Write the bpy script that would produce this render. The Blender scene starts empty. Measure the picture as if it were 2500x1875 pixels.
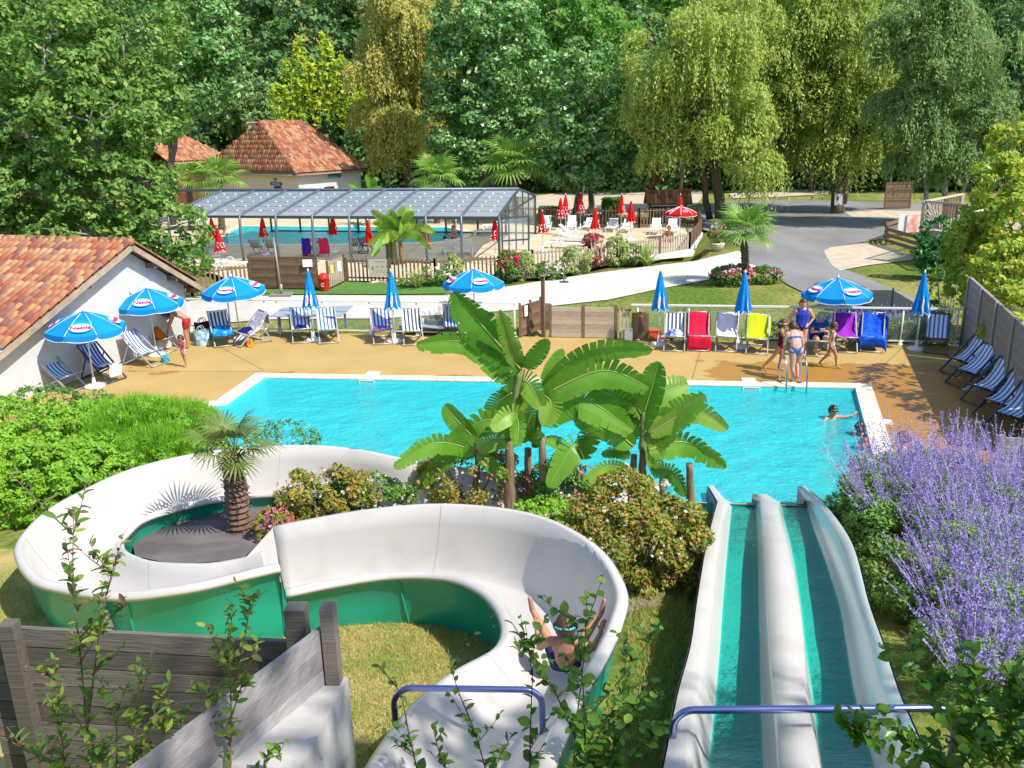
import bpy, bmesh, math, random
import numpy as np
from mathutils import Vector, Matrix, geometry
R = math.radians
rnd = random.Random(7)
nr = np.random.default_rng(11)
S = bpy.context.scene
COL = S.collection
# ------------------------------------------------------------------ camera
F, PITCH, ROLL, CH = 2100.0, R(16.75), 0.022, 6.7
right0 = Vector((1, 0, 0)); up0 = Vector((0, math.sin(PITCH), math.cos(PITCH))); fwd = Vector((0, math.cos(PITCH), -math.sin(PITCH)))
cr = right0 * math.cos(ROLL) - up0 * math.sin(ROLL); cu = right0 * math.sin(ROLL) + up0 * math.cos(ROLL)
camd = bpy.data.cameras.new('camera'); cam = bpy.data.objects.new('camera', camd); COL.objects.link(cam)
camd.sensor_width = 36; camd.lens = F / 2500 * 36; camd.clip_start = 0.05; camd.clip_end = 2000
m = Matrix((cr, cu, -fwd)).transposed().to_4x4(); m.translation = (0, 0, CH); cam.matrix_world = m
S.camera = cam
# ------------------------------------------------------------------ light
SUNV = Vector((0.68, -0.46, 1.0)).normalized()          # towards the sun
w = bpy.data.worlds.new('World'); S.world = w; w.use_nodes = True
nt = w.node_tree; bg = nt.nodes['Background']; sky = nt.nodes.new('ShaderNodeTexSky')
sky.sky_type = 'NISHITA'; sky.sun_disc = False; sky.sun_elevation = math.asin(SUNV.z); sky.sun_rotation = math.atan2(SUNV.x, SUNV.y)
sky.air_density = 1.0; sky.dust_density = 0.6
nt.links.new(sky.outputs[0], bg.inputs[0]); bg.inputs[1].default_value = 0.15
sl = bpy.data.lights.new('sun', 'SUN'); sl.energy = 4.3; sl.angle = R(0.55); sl.color = (1.0, 0.95, 0.87)
so = bpy.data.objects.new('sun', sl); COL.objects.link(so); so.rotation_euler = (-SUNV).to_track_quat('-Z', 'Y').to_euler()
S.view_settings.view_transform = 'Standard'; S.view_settings.look = 'None'; S.view_settings.exposure = 0.60; S.view_settings.gamma = 1
S.cycles.max_bounces = 6; S.cycles.transparent_max_bounces = 24; S.cycles.diffuse_bounces = 3; S.cycles.glossy_bounces = 3
S.cycles.transmission_bounces = 4; S.cycles.caustics_reflective = False; S.cycles.caustics_refractive = False
S.cycles.use_denoising = True
# ------------------------------------------------------------------ helpers
def P(px, py, z=0.0):                                    # a point of the place seen at a photo position, on the level z
    u = px - 1250; v = py - 937.5
    d = cr * (u / F) - cu * (v / F) + fwd
    t = (z - CH) / d.z
    return Vector((t * d.x, t * d.y, z))
def PY(px, py, y):                                       # the same on the upright plane at distance y
    u = px - 1250; v = py - 937.5
    d = cr * (u / F) - cu * (v / F) + fwd
    t = y / d.y
    return Vector((t * d.x, y, CH + t * d.z))
def lin(h):
    h = h.lstrip('#'); o = []
    for i in (0, 2, 4):
        c = int(h[i:i + 2], 16) / 255
        o.append(c / 12.92 if c <= 0.04045 else ((c + 0.055) / 1.055) ** 2.4)
    return tuple(o)
def col4(c): return (*(lin(c) if isinstance(c, str) else c), 1)
MATS = {}
def mat(name, c, c2=None, rough=0.6, scale=4.0, detail=6, bump=0.0, bscale=40, metal=0.0, spec=0.4, contrast=(0.35, 0.65), coat=0.0, stretch=None, extra=None, trans=0.0, alpha=None):
    """plain or two-colour noise material on object coordinates, optional fine relief"""
    if name in MATS: return MATS[name]
    m = bpy.data.materials.new(name); m.use_nodes = True; MATS[name] = m
    n = m.node_tree.nodes; L = m.node_tree.links; b = n['Principled BSDF']
    b.inputs['Roughness'].default_value = rough; b.inputs['Metallic'].default_value = metal
    b.inputs['Specular IOR Level'].default_value = spec; b.inputs['Coat Weight'].default_value = coat
    b.inputs['Base Color'].default_value = col4(c)
    tc = n.new('ShaderNodeTexCoord'); vec = tc.outputs['Object']
    if stretch:
        mp = n.new('ShaderNodeMapping'); mp.inputs['Scale'].default_value = stretch; L.new(vec, mp.inputs[0]); vec = mp.outputs[0]
    if c2 is not None:
        t = n.new('ShaderNodeTexNoise'); t.inputs['Scale'].default_value = scale; t.inputs['Detail'].default_value = detail
        L.new(vec, t.inputs['Vector'])
        r = n.new('ShaderNodeValToRGB'); r.color_ramp.elements[0].position, r.color_ramp.elements[1].position = contrast
        r.color_ramp.elements[0].color = col4(c); r.color_ramp.elements[1].color = col4(c2)
        L.new(t.outputs['Fac'], r.inputs[0]); L.new(r.outputs[0], b.inputs['Base Color'])
    if bump:
        t2 = n.new('ShaderNodeTexNoise'); t2.inputs['Scale'].default_value = bscale; t2.inputs['Detail'].default_value = 5
        L.new(vec, t2.inputs['Vector'])
        bp = n.new('ShaderNodeBump'); bp.inputs['Strength'].default_value = bump; bp.inputs['Distance'].default_value = 0.02
        L.new(t2.outputs['Fac'], bp.inputs['Height']); L.new(bp.outputs[0], b.inputs['Normal'])
    if trans: b.inputs['Transmission Weight'].default_value = trans
    if alpha is not None: b.inputs['Alpha'].default_value = alpha
    return m
def leafmat(name, cols, trans=0.35, rough=0.5, spec=0.35):
    """leaf colour picked per leaf, part of the light shines through"""
    if name in MATS: return MATS[name]
    m = bpy.data.materials.new(name); m.use_nodes = True; MATS[name] = m
    n = m.node_tree.nodes; L = m.node_tree.links; b = n['Principled BSDF']; out = n['Material Output']
    b.inputs['Roughness'].default_value = rough; b.inputs['Specular IOR Level'].default_value = spec
    g = n.new('ShaderNodeNewGeometry'); r = n.new('ShaderNodeValToRGB')
    e = r.color_ramp.elements
    for i, c in enumerate(cols):
        p = i / max(1, len(cols) - 1)
        if i < 2: e[i].position = p; e[i].color = col4(c)
        else:
            q = e.new(p); q.color = col4(c)
    if len(cols) > 2: e[1].position = 1 / (len(cols) - 1)
    L.new(g.outputs['Random Per Island'], r.inputs[0]); L.new(r.outputs[0], b.inputs['Base Color'])
    t = n.new('ShaderNodeBsdfTranslucent'); L.new(r.outputs[0], t.inputs[0])
    mx = n.new('ShaderNodeMixShader'); mx.inputs[0].default_value = trans
    L.new(b.outputs[0], mx.inputs[1]); L.new(t.outputs[0], mx.inputs[2]); L.new(mx.outputs[0], out.inputs[0])
    return m
def link(o, parent=None, world=False):
    COL.objects.link(o)
    if parent is not None:
        o.parent = parent
        if world:
            o.matrix_parent_inverse = (Matrix.Translation(parent.location) @ parent.rotation_euler.to_matrix().to_4x4()).inverted()
    return o
def tag(o, label, cat, group=None):
    o['label'] = label; o['category'] = cat
    if group: o['group'] = group
    return o
def thing(name, label, cat, loc=(0, 0, 0), rz=0.0, group=None):
    o = bpy.data.objects.new(name, None); COL.objects.link(o); o.empty_display_size = 0.1
    o.location = loc; o.rotation_euler = (0, 0, rz)
    return tag(o, label, cat, group)
def structure(o): o['kind'] = 'structure'; return o
def copy_tree(o, parent=None):
    c = o.copy(); COL.objects.link(c)
    if parent is not None:
        c.parent = parent; c.matrix_parent_inverse = o.matrix_parent_inverse.copy()
    for ch in o.children: copy_tree(ch, c)
    return c
class MB:
    def __init__(s): s.v = []; s.f = []
    def add(s, vs, fs):
        k = len(s.v); s.v += [tuple(v) for v in vs]; s.f += [tuple(i + k for i in f) for f in fs]; return s
    def quad(s, *p): return s.add(p, [tuple(range(len(p)))])
    def box(s, c, d, rot=None):
        x, y, z = d[0] / 2, d[1] / 2, d[2] / 2
        vs = [Vector((a * x, b * y, e * z)) for a in (-1, 1) for b in (-1, 1) for e in (-1, 1)]
        if rot is not None: vs = [rot @ v for v in vs]
        c = Vector(c)
        return s.add([v + c for v in vs], [(0, 1, 3, 2), (4, 6, 7, 5), (0, 4, 5, 1), (2, 3, 7, 6), (0, 2, 6, 4), (1, 5, 7, 3)])
    def bar(s, a, b, w, h, up=(0, 0, 1)):                # a box from a to b: w across, h along up
        a, b = Vector(a), Vector(b); y = (b - a); l = y.length
        if l < 1e-6: return s
        y /= l; x = y.cross(Vector(up))
        if x.length < 1e-4: x = y.cross(Vector((1, 0, 0)))
        x.normalize(); z = x.cross(y)
        return s.box((a + b) / 2, (w, l, h), Matrix((x, y, z)).transposed())
    def tube(s, pts, r, n=8, caps=True, flat=1.0, up=None):
        pts = [Vector(p) for p in pts]; N = len(pts)
        if not hasattr(r, '__len__'): r = [r] * N
        t = (pts[1] - pts[0]).normalized(); ref = Vector(up) if up else (Vector((0, 0, 1)) if abs(t.z) < 0.9 else Vector((1, 0, 0)))
        x = t.cross(ref).normalized(); k = len(s.v); vs = []
        for i, p in enumerate(pts):
            t = (pts[min(i + 1, N - 1)] - pts[max(i - 1, 0)]).normalized()
            x = (x - t * x.dot(t))
            x = x.normalized() if x.length > 1e-5 else t.orthogonal().normalized()
            y = t.cross(x)
            for j in range(n):
                a = 2 * math.pi * j / n; vs.append(p + (x * math.cos(a) + y * math.sin(a) * flat) * r[i])
        fs = [(i * n + j, i * n + (j + 1) % n, (i + 1) * n + (j + 1) % n, (i + 1) * n + j) for i in range(N - 1) for j in range(n)]
        if caps: fs += [tuple(range(n))[::-1], tuple((N - 1) * n + j for j in range(n))]
        return s.add(vs, fs)
    def lathe(s, prof, n=16, o=(0, 0, 0), caps=True):
        o = Vector(o); vs = [o + Vector((r * math.cos(2 * math.pi * j / n), r * math.sin(2 * math.pi * j / n), z)) for r, z in prof for j in range(n)]
        N = len(prof)
        fs = [(i * n + j, i * n + (j + 1) % n, (i + 1) * n + (j + 1) % n, (i + 1) * n + j) for i in range(N - 1) for j in range(n)]
        if caps: fs += [tuple(range(n))[::-1], tuple((N - 1) * n + j for j in range(n))]
        return s.add(vs, fs)
    def ball(s, c, r, n=10, rings=7):
        rx, ry, rz = r if hasattr(r, '__len__') else (r, r, r); c = Vector(c); vs = []
        for i in range(rings + 1):
            a = math.pi * (i + 0.02) / (rings + 0.04)
            for j in range(n):
                b = 2 * math.pi * j / n; vs.append(c + Vector((rx * math.sin(a) * math.cos(b), ry * math.sin(a) * math.sin(b), rz * math.cos(a))))
        return s.add(vs, [(i * n + j, (i + 1) * n + j, (i + 1) * n + (j + 1) % n, i * n + (j + 1) % n) for i in range(rings) for j in range(n)])
    def grid(s, f, nu, nv):
        vs = [f(i / nu, j / nv) for i in range(nu + 1) for j in range(nv + 1)]
        return s.add(vs, [(i * (nv + 1) + j, (i + 1) * (nv + 1) + j, (i + 1) * (nv + 1) + j + 1, i * (nv + 1) + j + 1) for i in range(nu) for j in range(nv)])
    def prism(s, poly, z0, z1):                          # outline in plan, between two levels
        n = len(poly); vs = [(p[0], p[1], z0) for p in poly] + [(p[0], p[1], z1) for p in poly]
        return s.add(vs, [tuple(range(n))[::-1], tuple(range(n, 2 * n))] + [(i, (i + 1) % n, n + (i + 1) % n, n + i) for i in range(n)])
    def mesh(s, name, mt, smooth=False):
        me = bpy.data.meshes.new(name); me.from_pydata(s.v, [], s.f); me.update()
        if mt: me.materials.append(mt)
        if smooth: me.shade_smooth()
        return me
    def build(s, name, mt, parent=None, smooth=False, world=False):
        return link(bpy.data.objects.new(name, s.mesh(name, mt, smooth)), parent, world)
def inst(name, me, parent=None, loc=(0, 0, 0), rot=(0, 0, 0), sc=(1, 1, 1)):
    o = bpy.data.objects.new(name, me); COL.objects.link(o); o.location = loc; o.rotation_euler = rot; o.scale = sc
    if parent is not None: o.parent = parent
    return o
def quadmesh(name, V, mt, k=4, smooth=False):            # V: (n, k, 3) separate faces
    V = np.asarray(V, dtype=np.float32); n = V.shape[0]
    me = bpy.data.meshes.new(name); me.vertices.add(n * k); me.vertices.foreach_set('co', V.reshape(-1))
    me.loops.add(n * k); me.loops.foreach_set('vertex_index', np.arange(n * k, dtype=np.int32))
    me.polygons.add(n); me.polygons.foreach_set('loop_start', np.arange(0, n * k, k, dtype=np.int32))
    try: me.polygons.foreach_set('loop_total', np.full(n, k, dtype=np.int32))
    except Exception: pass
    me.update(calc_edges=True); me.materials.append(mt)
    if smooth: me.shade_smooth()
    return me
def unit(a): return a / (np.linalg.norm(a, axis=-1, keepdims=True) + 1e-9)
def leaves(C, N, size, asp=0.55, droop=0.0, spread=0.9):  # rhombic leaves at C, roughly facing N
    n = len(C); N = unit(N + nr.normal(0, spread, (n, 3)))
    A = unit(np.cross(N, nr.normal(0, 1, (n, 3)))); A[:, 2] -= droop; A = unit(A); B = unit(np.cross(N, A))
    s = (size * nr.uniform(0.45, 1.55, (n, 1)))
    return np.stack([C - A * s, C + B * s * asp - N * s * .12, C + A * s, C - B * s * asp - N * s * .12], axis=1)
def sheet(name, poly, z, mt, hole=None, sub=0):
    loops = [[Vector((p[0], p[1], 0)) for p in poly]]
    if hole: loops.append([Vector((p[0], p[1], 0)) for p in hole])
    tr = geometry.tessellate_polygon(loops); vs = [v for l in loops for v in l]
    b = MB(); b.add([(v.x, v.y, z) for v in vs], [tuple(t) for t in tr])
    o = b.build(name, mt)
    for p in o.data.polygons:
        if p.normal.z < 0: p.flip()
    return structure(o)
def smoothline(pts, n=6):                                # Catmull-Rom through points
    pts = [Vector(p) for p in pts]; out = []
    for i in range(len(pts) - 1):
        a, b, c, d = pts[max(i - 1, 0)], pts[i], pts[i + 1], pts[min(i + 2, len(pts) - 1)]
        for k in range(n):
            t = k / n; out.append(0.5 * (2 * b + (c - a) * t + (2 * a - 5 * b + 4 * c - d) * t * t + (3 * b - a - 3 * c + d) * t ** 3))
    out.append(pts[-1]); return out
def text_mesh(txt, size, mt, depth=0.0, bold=0.0):
    c = bpy.data.curves.new('lettering', 'FONT'); c.body = txt; c.size = size; c.align_x = 'CENTER'; c.align_y = 'CENTER'; c.extrude = depth; c.offset = bold; c.resolution_u = 3
    o = bpy.data.objects.new('lettering', c); COL.objects.link(o)
    me = bpy.data.meshes.new_from_object(o.evaluated_get(bpy.context.evaluated_depsgraph_get()))
    bpy.data.objects.remove(o); bpy.data.curves.remove(c); me.materials.clear(); me.materials.append(mt); return me
def gz(x, y):                                            # ground level
    z = float(np.interp(y, [-12, -5, 0, 1.8, 4.2, 6, 7.8, 9.6, 12, 14.6, 400], [5.1, 5.05, 4.7, 3.9, 2.1, 1.2, .72, .38, .1, -.03, -.03]))
    yb = 100 + max(0, x - 4) * .2
    if y > yb: z += (y - yb) * .40
    return z
def lerp(a, b, t): return a + (b - a) * t
def translucent(m, k=.3):
    n = m.node_tree.nodes; L = m.node_tree.links; b = n['Principled BSDF']; out = n['Material Output']; t = n.new('ShaderNodeBsdfTranslucent'); s = b.inputs['Base Color']
    if s.is_linked: L.new(s.links[0].from_socket, t.inputs[0])
    else: t.inputs[0].default_value = s.default_value
    mx = n.new('ShaderNodeMixShader'); mx.inputs[0].default_value = k; L.new(b.outputs[0], mx.inputs[1]); L.new(t.outputs[0], mx.inputs[2]); L.new(mx.outputs[0], out.inputs[0])
# ================================================================== the setting
def groundmat():
    m = bpy.data.materials.new('grass_ground'); m.use_nodes = True; n = m.node_tree.nodes; L = m.node_tree.links; b = n['Principled BSDF']
    b.inputs['Roughness'].default_value = 0.9; b.inputs['Specular IOR Level'].default_value = 0.15
    tc = n.new('ShaderNodeTexCoord')
    def noise(sc, d=5):
        t = n.new('ShaderNodeTexNoise'); t.inputs['Scale'].default_value = sc; t.inputs['Detail'].default_value = d; L.new(tc.outputs['Object'], t.inputs['Vector']); return t
    a, f2 = noise(0.22, 6), noise(6, 8)
    r = n.new('ShaderNodeValToRGB'); r.color_ramp.elements[0].position = .38; r.color_ramp.elements[1].position = .64
    r.color_ramp.elements[0].color = (0.12, 0.20, 0.03, 1); r.color_ramp.elements[1].color = (0.34, 0.31, 0.10, 1)
    L.new(a.outputs['Fac'], r.inputs[0])
    r2 = n.new('ShaderNodeValToRGB'); r2.color_ramp.elements[0].position = .3; r2.color_ramp.elements[1].position = .7
    r2.color_ramp.elements[0].color = (0.45, 0.5, 0.4, 1); r2.color_ramp.elements[1].color = (1.25, 1.2, 1.1, 1)
    L.new(f2.outputs['Fac'], r2.inputs[0])
    mx = n.new('ShaderNodeMix'); mx.data_type = 'RGBA'; mx.blend_type = 'MULTIPLY'; mx.inputs[0].default_value = 1
    L.new(r.outputs[0], mx.inputs[6]); L.new(r2.outputs[0], mx.inputs[7]); L.new(mx.outputs[2], b.inputs['Base Color'])
    t3 = noise(60, 4); bp = n.new('ShaderNodeBump'); bp.inputs['Strength'].default_value = .7; bp.inputs['Distance'].default_value = .04
    L.new(t3.outputs['Fac'], bp.inputs['Height']); L.new(bp.outputs[0], b.inputs['Normal'])
    return m
M_grass = groundmat()
xs = np.concatenate([np.linspace(-600, -40, 8)[:-1], np.linspace(-40, 60, 68), np.linspace(60, 600, 8)[1:]])
ys = np.concatenate([np.linspace(-60, -6, 5)[:-1], np.linspace(-6, 16, 45), np.linspace(16, 110, 60)[1:], np.linspace(110, 900, 8)[1:]])
POOL_PX = [(645, 923), (2088, 949)]
pool = [P(645, 923), P(2088, 949), P(2165, 1240), P(1600, 1222), Vector((-1.1, 15.2, 0)), Vector((-2.0, 16.1, 0)), Vector((-10.2, 16.4, 0)), Vector((-10.3, 20.3, 0)), P(552, 990)]
def inside(poly, x, y):
    c = False; n = len(poly)
    for i in range(n):
        a, b = poly[i], poly[i - 1]
        if (a[1] > y) != (b[1] > y) and x < (b[0] - a[0]) * (y - a[1]) / (b[1] - a[1]) + a[0]: c = not c
    return c
RA, RB = P(462, 808), P(2349, 845)                       # back rail line
rdir = (RB - RA).normalized(); rnor = Vector((-rdir.y, rdir.x, 0))
FB0 = P(2347, 845); fdir = (P(2500, 801, 2.08) - P(2362, 675, 2.08)).normalized(); FB1 = FB0 + fdir * 9.6   # foot of the timber fence on the right
deck_poly = [RA - rdir * 3.2 + rnor * .15, RB + rdir * .7 + rnor * .15, FB1 + Vector((.6, 0, 0)), Vector((9.6, 13.3, 0)), pool[2] + Vector((.6, -.1, 0)), pool[2] + Vector((.02, -.04, 0)), P(1600, 1222) + Vector((0, -.04, 0)), Vector((-1.1, 14.8, 0)), Vector((-2.2, 15.7, 0)), Vector((-10.9, 16.0, 0)), Vector((-15.5, 15.8, 0)), Vector((-14.5, 27, 0))]
def px(*l): return [P(*q) for q in l]
terr = px((380, 655), (520, 668), (616, 704), (802, 705), (842, 685), (1060, 690), (1300, 680), (1520, 642), (1692, 626), (1712, 575), (1700, 545), (1560, 553), (1270, 543), (1240, 520), (1150, 508), (500, 500), (380, 510))
b = MB(); nx, ny = len(xs), len(ys)
pool2 = [P(*q) for q in [(536, 592), (560, 597), (800, 597), (1060, 592), (1105, 587), (1130, 578), (1132, 569), (1116, 561), (1085, 556), (590, 553), (556, 570)]]
b.add([(x, y, gz(x, y) - (1.9 if 10 < y < 30 and inside(deck_poly, x, y) else 0) - (1.4 if 38 < y < 75 and inside(terr, x, y) else 0)) for y in ys for x in xs],
      [(j * nx + i, j * nx + i + 1, (j + 1) * nx + i + 1, (j + 1) * nx + i) for j in range(ny - 1) for i in range(nx - 1)])
ground = structure(b.build('ground', M_grass, smooth=True))
# ---- deck round the pool: ochre concrete, wet where people climb out
def deckmat():
    m = bpy.data.materials.new('deck_concrete'); m.use_nodes = True; n = m.node_tree.nodes; L = m.node_tree.links; b = n['Principled BSDF']
    tc = n.new('ShaderNodeTexCoord')
    def noise(sc, d=5):
        t = n.new('ShaderNodeTexNoise'); t.inputs['Scale'].default_value = sc; t.inputs['Detail'].default_value = d; L.new(tc.outputs['Object'], t.inputs['Vector']); return t
    r = n.new('ShaderNodeValToRGB'); r.color_ramp.elements[0].position = .3; r.color_ramp.elements[1].position = .7
    r.color_ramp.elements[0].color = (0.40, 0.265, 0.08, 1); r.color_ramp.elements[1].color = (0.46, 0.315, 0.105, 1)
    L.new(noise(0.7, 8).outputs['Fac'], r.inputs[0])
    # the wet part: right end of the pool, an irregular edge, plus splashes near the coping
    sx = n.new('ShaderNodeSeparateXYZ'); L.new(tc.outputs['Object'], sx.inputs[0])
    wn = noise(0.9, 6); wadd = n.new('ShaderNodeMath'); wadd.operation = 'MULTIPLY_ADD'; wadd.inputs[1].default_value = 2.6; L.new(wn.outputs['Fac'], wadd.inputs[0]); L.new(sx.outputs['X'], wadd.inputs[2])
    w1 = n.new('ShaderNodeMapRange'); w1.inputs['From Min'].default_value = 6.85; w1.inputs['From Max'].default_value = 6.95; L.new(wadd.outputs[0], w1.inputs['Value'])
    # dry again near the back rail
    yn = n.new('ShaderNodeMath'); yn.operation = 'MULTIPLY_ADD'; yn.inputs[1].default_value = 0.14; L.new(sx.outputs['X'], yn.inputs[0]); L.new(sx.outputs['Y'], yn.inputs[2])
    wn2 = noise(2.2, 5); yn2 = n.new('ShaderNodeMath'); yn2.operation = 'MULTIPLY_ADD'; yn2.inputs[1].default_value = 1.6; L.new(wn2.outputs['Fac'], yn2.inputs[0]); L.new(yn.outputs[0], yn2.inputs[2])
    w2 = n.new('ShaderNodeMapRange'); w2.inputs['From Min'].default_value = 25.75; w2.inputs['From Max'].default_value = 25.65; L.new(yn2.outputs[0], w2.inputs['Value'])
    ml = n.new('ShaderNodeMath'); ml.operation = 'MULTIPLY'; L.new(w1.outputs[0], ml.inputs[0]); L.new(w2.outputs[0], ml.inputs[1])
    # splash marks close to the pool edge
    sp = noise(1.15, 7); dq = n.new('ShaderNodeMath'); dq.operation = 'SUBTRACT'; dq.inputs[1].default_value = 22.85; L.new(yn.outputs[0], dq.inputs[0])
    ab = n.new('ShaderNodeMath'); ab.operation = 'ABSOLUTE'; L.new(dq.outputs[0], ab.inputs[0])
    ys_ = n.new('ShaderNodeMath'); ys_.operation = 'MULTIPLY_ADD'; ys_.inputs[1].default_value = -0.3; L.new(ab.outputs[0], ys_.inputs[0]); L.new(sp.outputs['Fac'], ys_.inputs[2])
    w3 = n.new('ShaderNodeMapRange'); w3.inputs['From Min'].default_value = .53; w3.inputs['From Max'].default_value = .55; L.new(ys_.outputs[0], w3.inputs['Value'])
    mxx = n.new('ShaderNodeMath'); mxx.operation = 'MAXIMUM'; L.new(ml.outputs[0], mxx.inputs[0]); L.new(w3.outputs[0], mxx.inputs[1])
    mx = n.new('ShaderNodeMix'); mx.data_type = 'RGBA'; L.new(mxx.outputs[0], mx.inputs[0]); L.new(r.outputs[0], mx.inputs[6]); mx.inputs[7].default_value = (0.37, 0.18, 0.03, 1)
    L.new(mx.outputs[2], b.inputs['Base Color'])
    ro = n.new('ShaderNodeMapRange'); ro.inputs['To Min'].default_value = .75; ro.inputs['To Max'].default_value = .38; L.new(mxx.outputs[0], ro.inputs['Value']); L.new(ro.outputs[0], b.inputs['Roughness'])
    bp = n.new('ShaderNodeBump'); bp.inputs['Strength'].default_value = .25; bp.inputs['Distance'].default_value = .01; L.new(noise(45, 4).outputs['Fac'], bp.inputs['Height']); L.new(bp.outputs[0], b.inputs['Normal'])
    return m
for a_, c_ in ((P(645, 905), P(520, 838)), (P(1180, 908), P(1190, 828)), (P(1690, 925), P(1712, 848)), (P(2112, 935), P(2200, 852)), (P(640, 908), P(240, 905)), (P(2170, 1075), P(2330, 1065))):
    jb = MB(); jb.bar(a_ + Vector((0, 0, .003)), c_ + Vector((0, 0, .003)), .018, .003); structure(jb.build('deck_joint', mat('joint_sealant', (.16, .11, .05), rough=.9)))
sheet('pool_deck', deck_poly, 0.0, deckmat(), hole=pool)
# ---- basin, water, coping of the outdoor pool
M_liner = mat('pool_liner', (0.07, 0.74, 0.80), (0.05, 0.68, 0.76), rough=.5, scale=.6)
def basin(name, poly, z0, z1, mt):
    b = MB(); n = len(poly)
    b.add([(p.x, p.y, z0) for p in poly] + [(p.x, p.y, z1) for p in poly], [(i, (i + 1) % n, n + (i + 1) % n, n + i) for i in range(n)])
    tr = geometry.tessellate_polygon([[Vector((p.x, p.y, 0)) for p in poly]]); b.f += [tuple(i for i in t) for t in tr]
    return structure(b.build(name, mt))
basin('pool_basin', pool, -0.85, 0.0, M_liner)
def watermat(name, tint, scale, strength, body=.6):
    m = bpy.data.materials.new(name); m.use_nodes = True; n = m.node_tree.nodes; L = m.node_tree.links
    for x in list(n): 
        if x.type != 'OUTPUT_MATERIAL': n.remove(x)
    out = [x for x in n if x.type == 'OUTPUT_MATERIAL'][0]
    tc = n.new('ShaderNodeTexCoord'); mp = n.new('ShaderNodeMapping'); mp.inputs['Scale'].default_value = (1, 1.25, 1); L.new(tc.outputs['Object'], mp.inputs[0])
    nz = n.new('ShaderNodeTexNoise'); nz.inputs['Scale'].default_value = scale; nz.inputs['Detail'].default_value = 5; nz.inputs['Distortion'].default_value = 1.1; L.new(mp.outputs[0], nz.inputs['Vector'])
    n2 = n.new('ShaderNodeTexNoise'); n2.inputs['Scale'].default_value = scale * .28; n2.inputs['Detail'].default_value = 2; L.new(mp.outputs[0], n2.inputs['Vector'])
    ad = n.new('ShaderNodeMath'); ad.operation = 'MULTIPLY_ADD'; ad.inputs[1].default_value = 2.0; L.new(n2.outputs['Fac'], ad.inputs[0]); L.new(nz.outputs['Fac'], ad.inputs[2])
    bp = n.new('ShaderNodeBump'); bp.inputs['Strength'].default_value = strength; bp.inputs['Distance'].default_value = .11; L.new(ad.outputs[0], bp.inputs['Height'])
    gl = n.new('ShaderNodeBsdfGlossy'); gl.inputs['Roughness'].default_value = .06; L.new(bp.outputs[0], gl.inputs['Normal'])
    rf = n.new('ShaderNodeBsdfTransparent'); rf.inputs[0].default_value = (*tint, 1)
    df = n.new('ShaderNodeBsdfDiffuse'); df.inputs[0].default_value = (.045, .60, .64, 1); L.new(bp.outputs[0], df.inputs['Normal']); mb = n.new('ShaderNodeMixShader'); mb.inputs[0].default_value = body; L.new(rf.outputs[0], mb.inputs[1]); L.new(df.outputs[0], mb.inputs[2])
    fr = n.new('ShaderNodeFresnel'); fr.inputs['IOR'].default_value = 1.33; L.new(bp.outputs[0], fr.inputs['Normal'])
    mx = n.new('ShaderNodeMixShader'); L.new(fr.outputs[0], mx.inputs[0]); L.new(mb.outputs[0], mx.inputs[1]); L.new(gl.outputs[0], mx.inputs[2]); L.new(mx.outputs[0], out.inputs[0])
    return m
M_water = watermat('pool_water', (0.80, 0.99, 1.0), 4.2, .7)
sheet('pool_water', pool, -0.09, M_water)
M_coping = mat('coping_stone', (0.72, 0.66, 0.52), (0.62, 0.55, 0.40), rough=.8, scale=5, bump=.2)
def coping(name, poly, wd, idx, closed=True, z=0.03, tile=0.5, mt=M_coping):
    base = bpy.data.objects.new(name, None); COL.objects.link(base); base['kind'] = 'structure'
    n = len(poly); offs = []
    for i in range(n):                                   # mitred offset outwards
        a, p, c = poly[i - 1], poly[i], poly[(i + 1) % n]
        d1 = (p - a).normalized(); d2 = (c - p).normalized(); n1 = Vector((d1.y, -d1.x, 0)); n2 = Vector((d2.y, -d2.x, 0))
        q = (n1 + n2).normalized(); offs.append(q * (wd / max(.45, q.dot(n1))))
    sgn = 1 if sum((poly[i].x - poly[i - 1].x) * (poly[i].y + poly[i - 1].y) for i in range(n)) < 0 else -1
    k = 0
    for i in idx:
        a, c = poly[i], poly[(i + 1) % n]; oa, oc = offs[i] * sgn, offs[(i + 1) % n] * sgn; N = max(1, round((c - a).length / tile))
        for j in range(N):
            g = .006 / max(.2, (c - a).length); t0, t1 = j / N + g, (j + 1) / N - g
            p0, p1, q0, q1 = a.lerp(c, t0), a.lerp(c, t1), (a + oa).lerp(c + oc, t0), (a + oa).lerp(c + oc, t1)
            zz = z + rnd.uniform(-.003, .003)
            b = MB(); b.add([(p0.x, p0.y, -.02), (p1.x, p1.y, -.02), (q1.x, q1.y, -.02), (q0.x, q0.y, -.02), (p0.x, p0.y, zz), (p1.x, p1.y, zz), (q1.x, q1.y, zz), (q0.x, q0.y, zz)], [(4, 5, 6, 7), (0, 1, 5, 4), (1, 2, 6, 5), (2, 3, 7, 6), (3, 0, 4, 7)])
            b.build('coping_stone', mt, base)
    return base
coping('pool_coping', pool, .42, [0, 1, 7, 8, 6])
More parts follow.
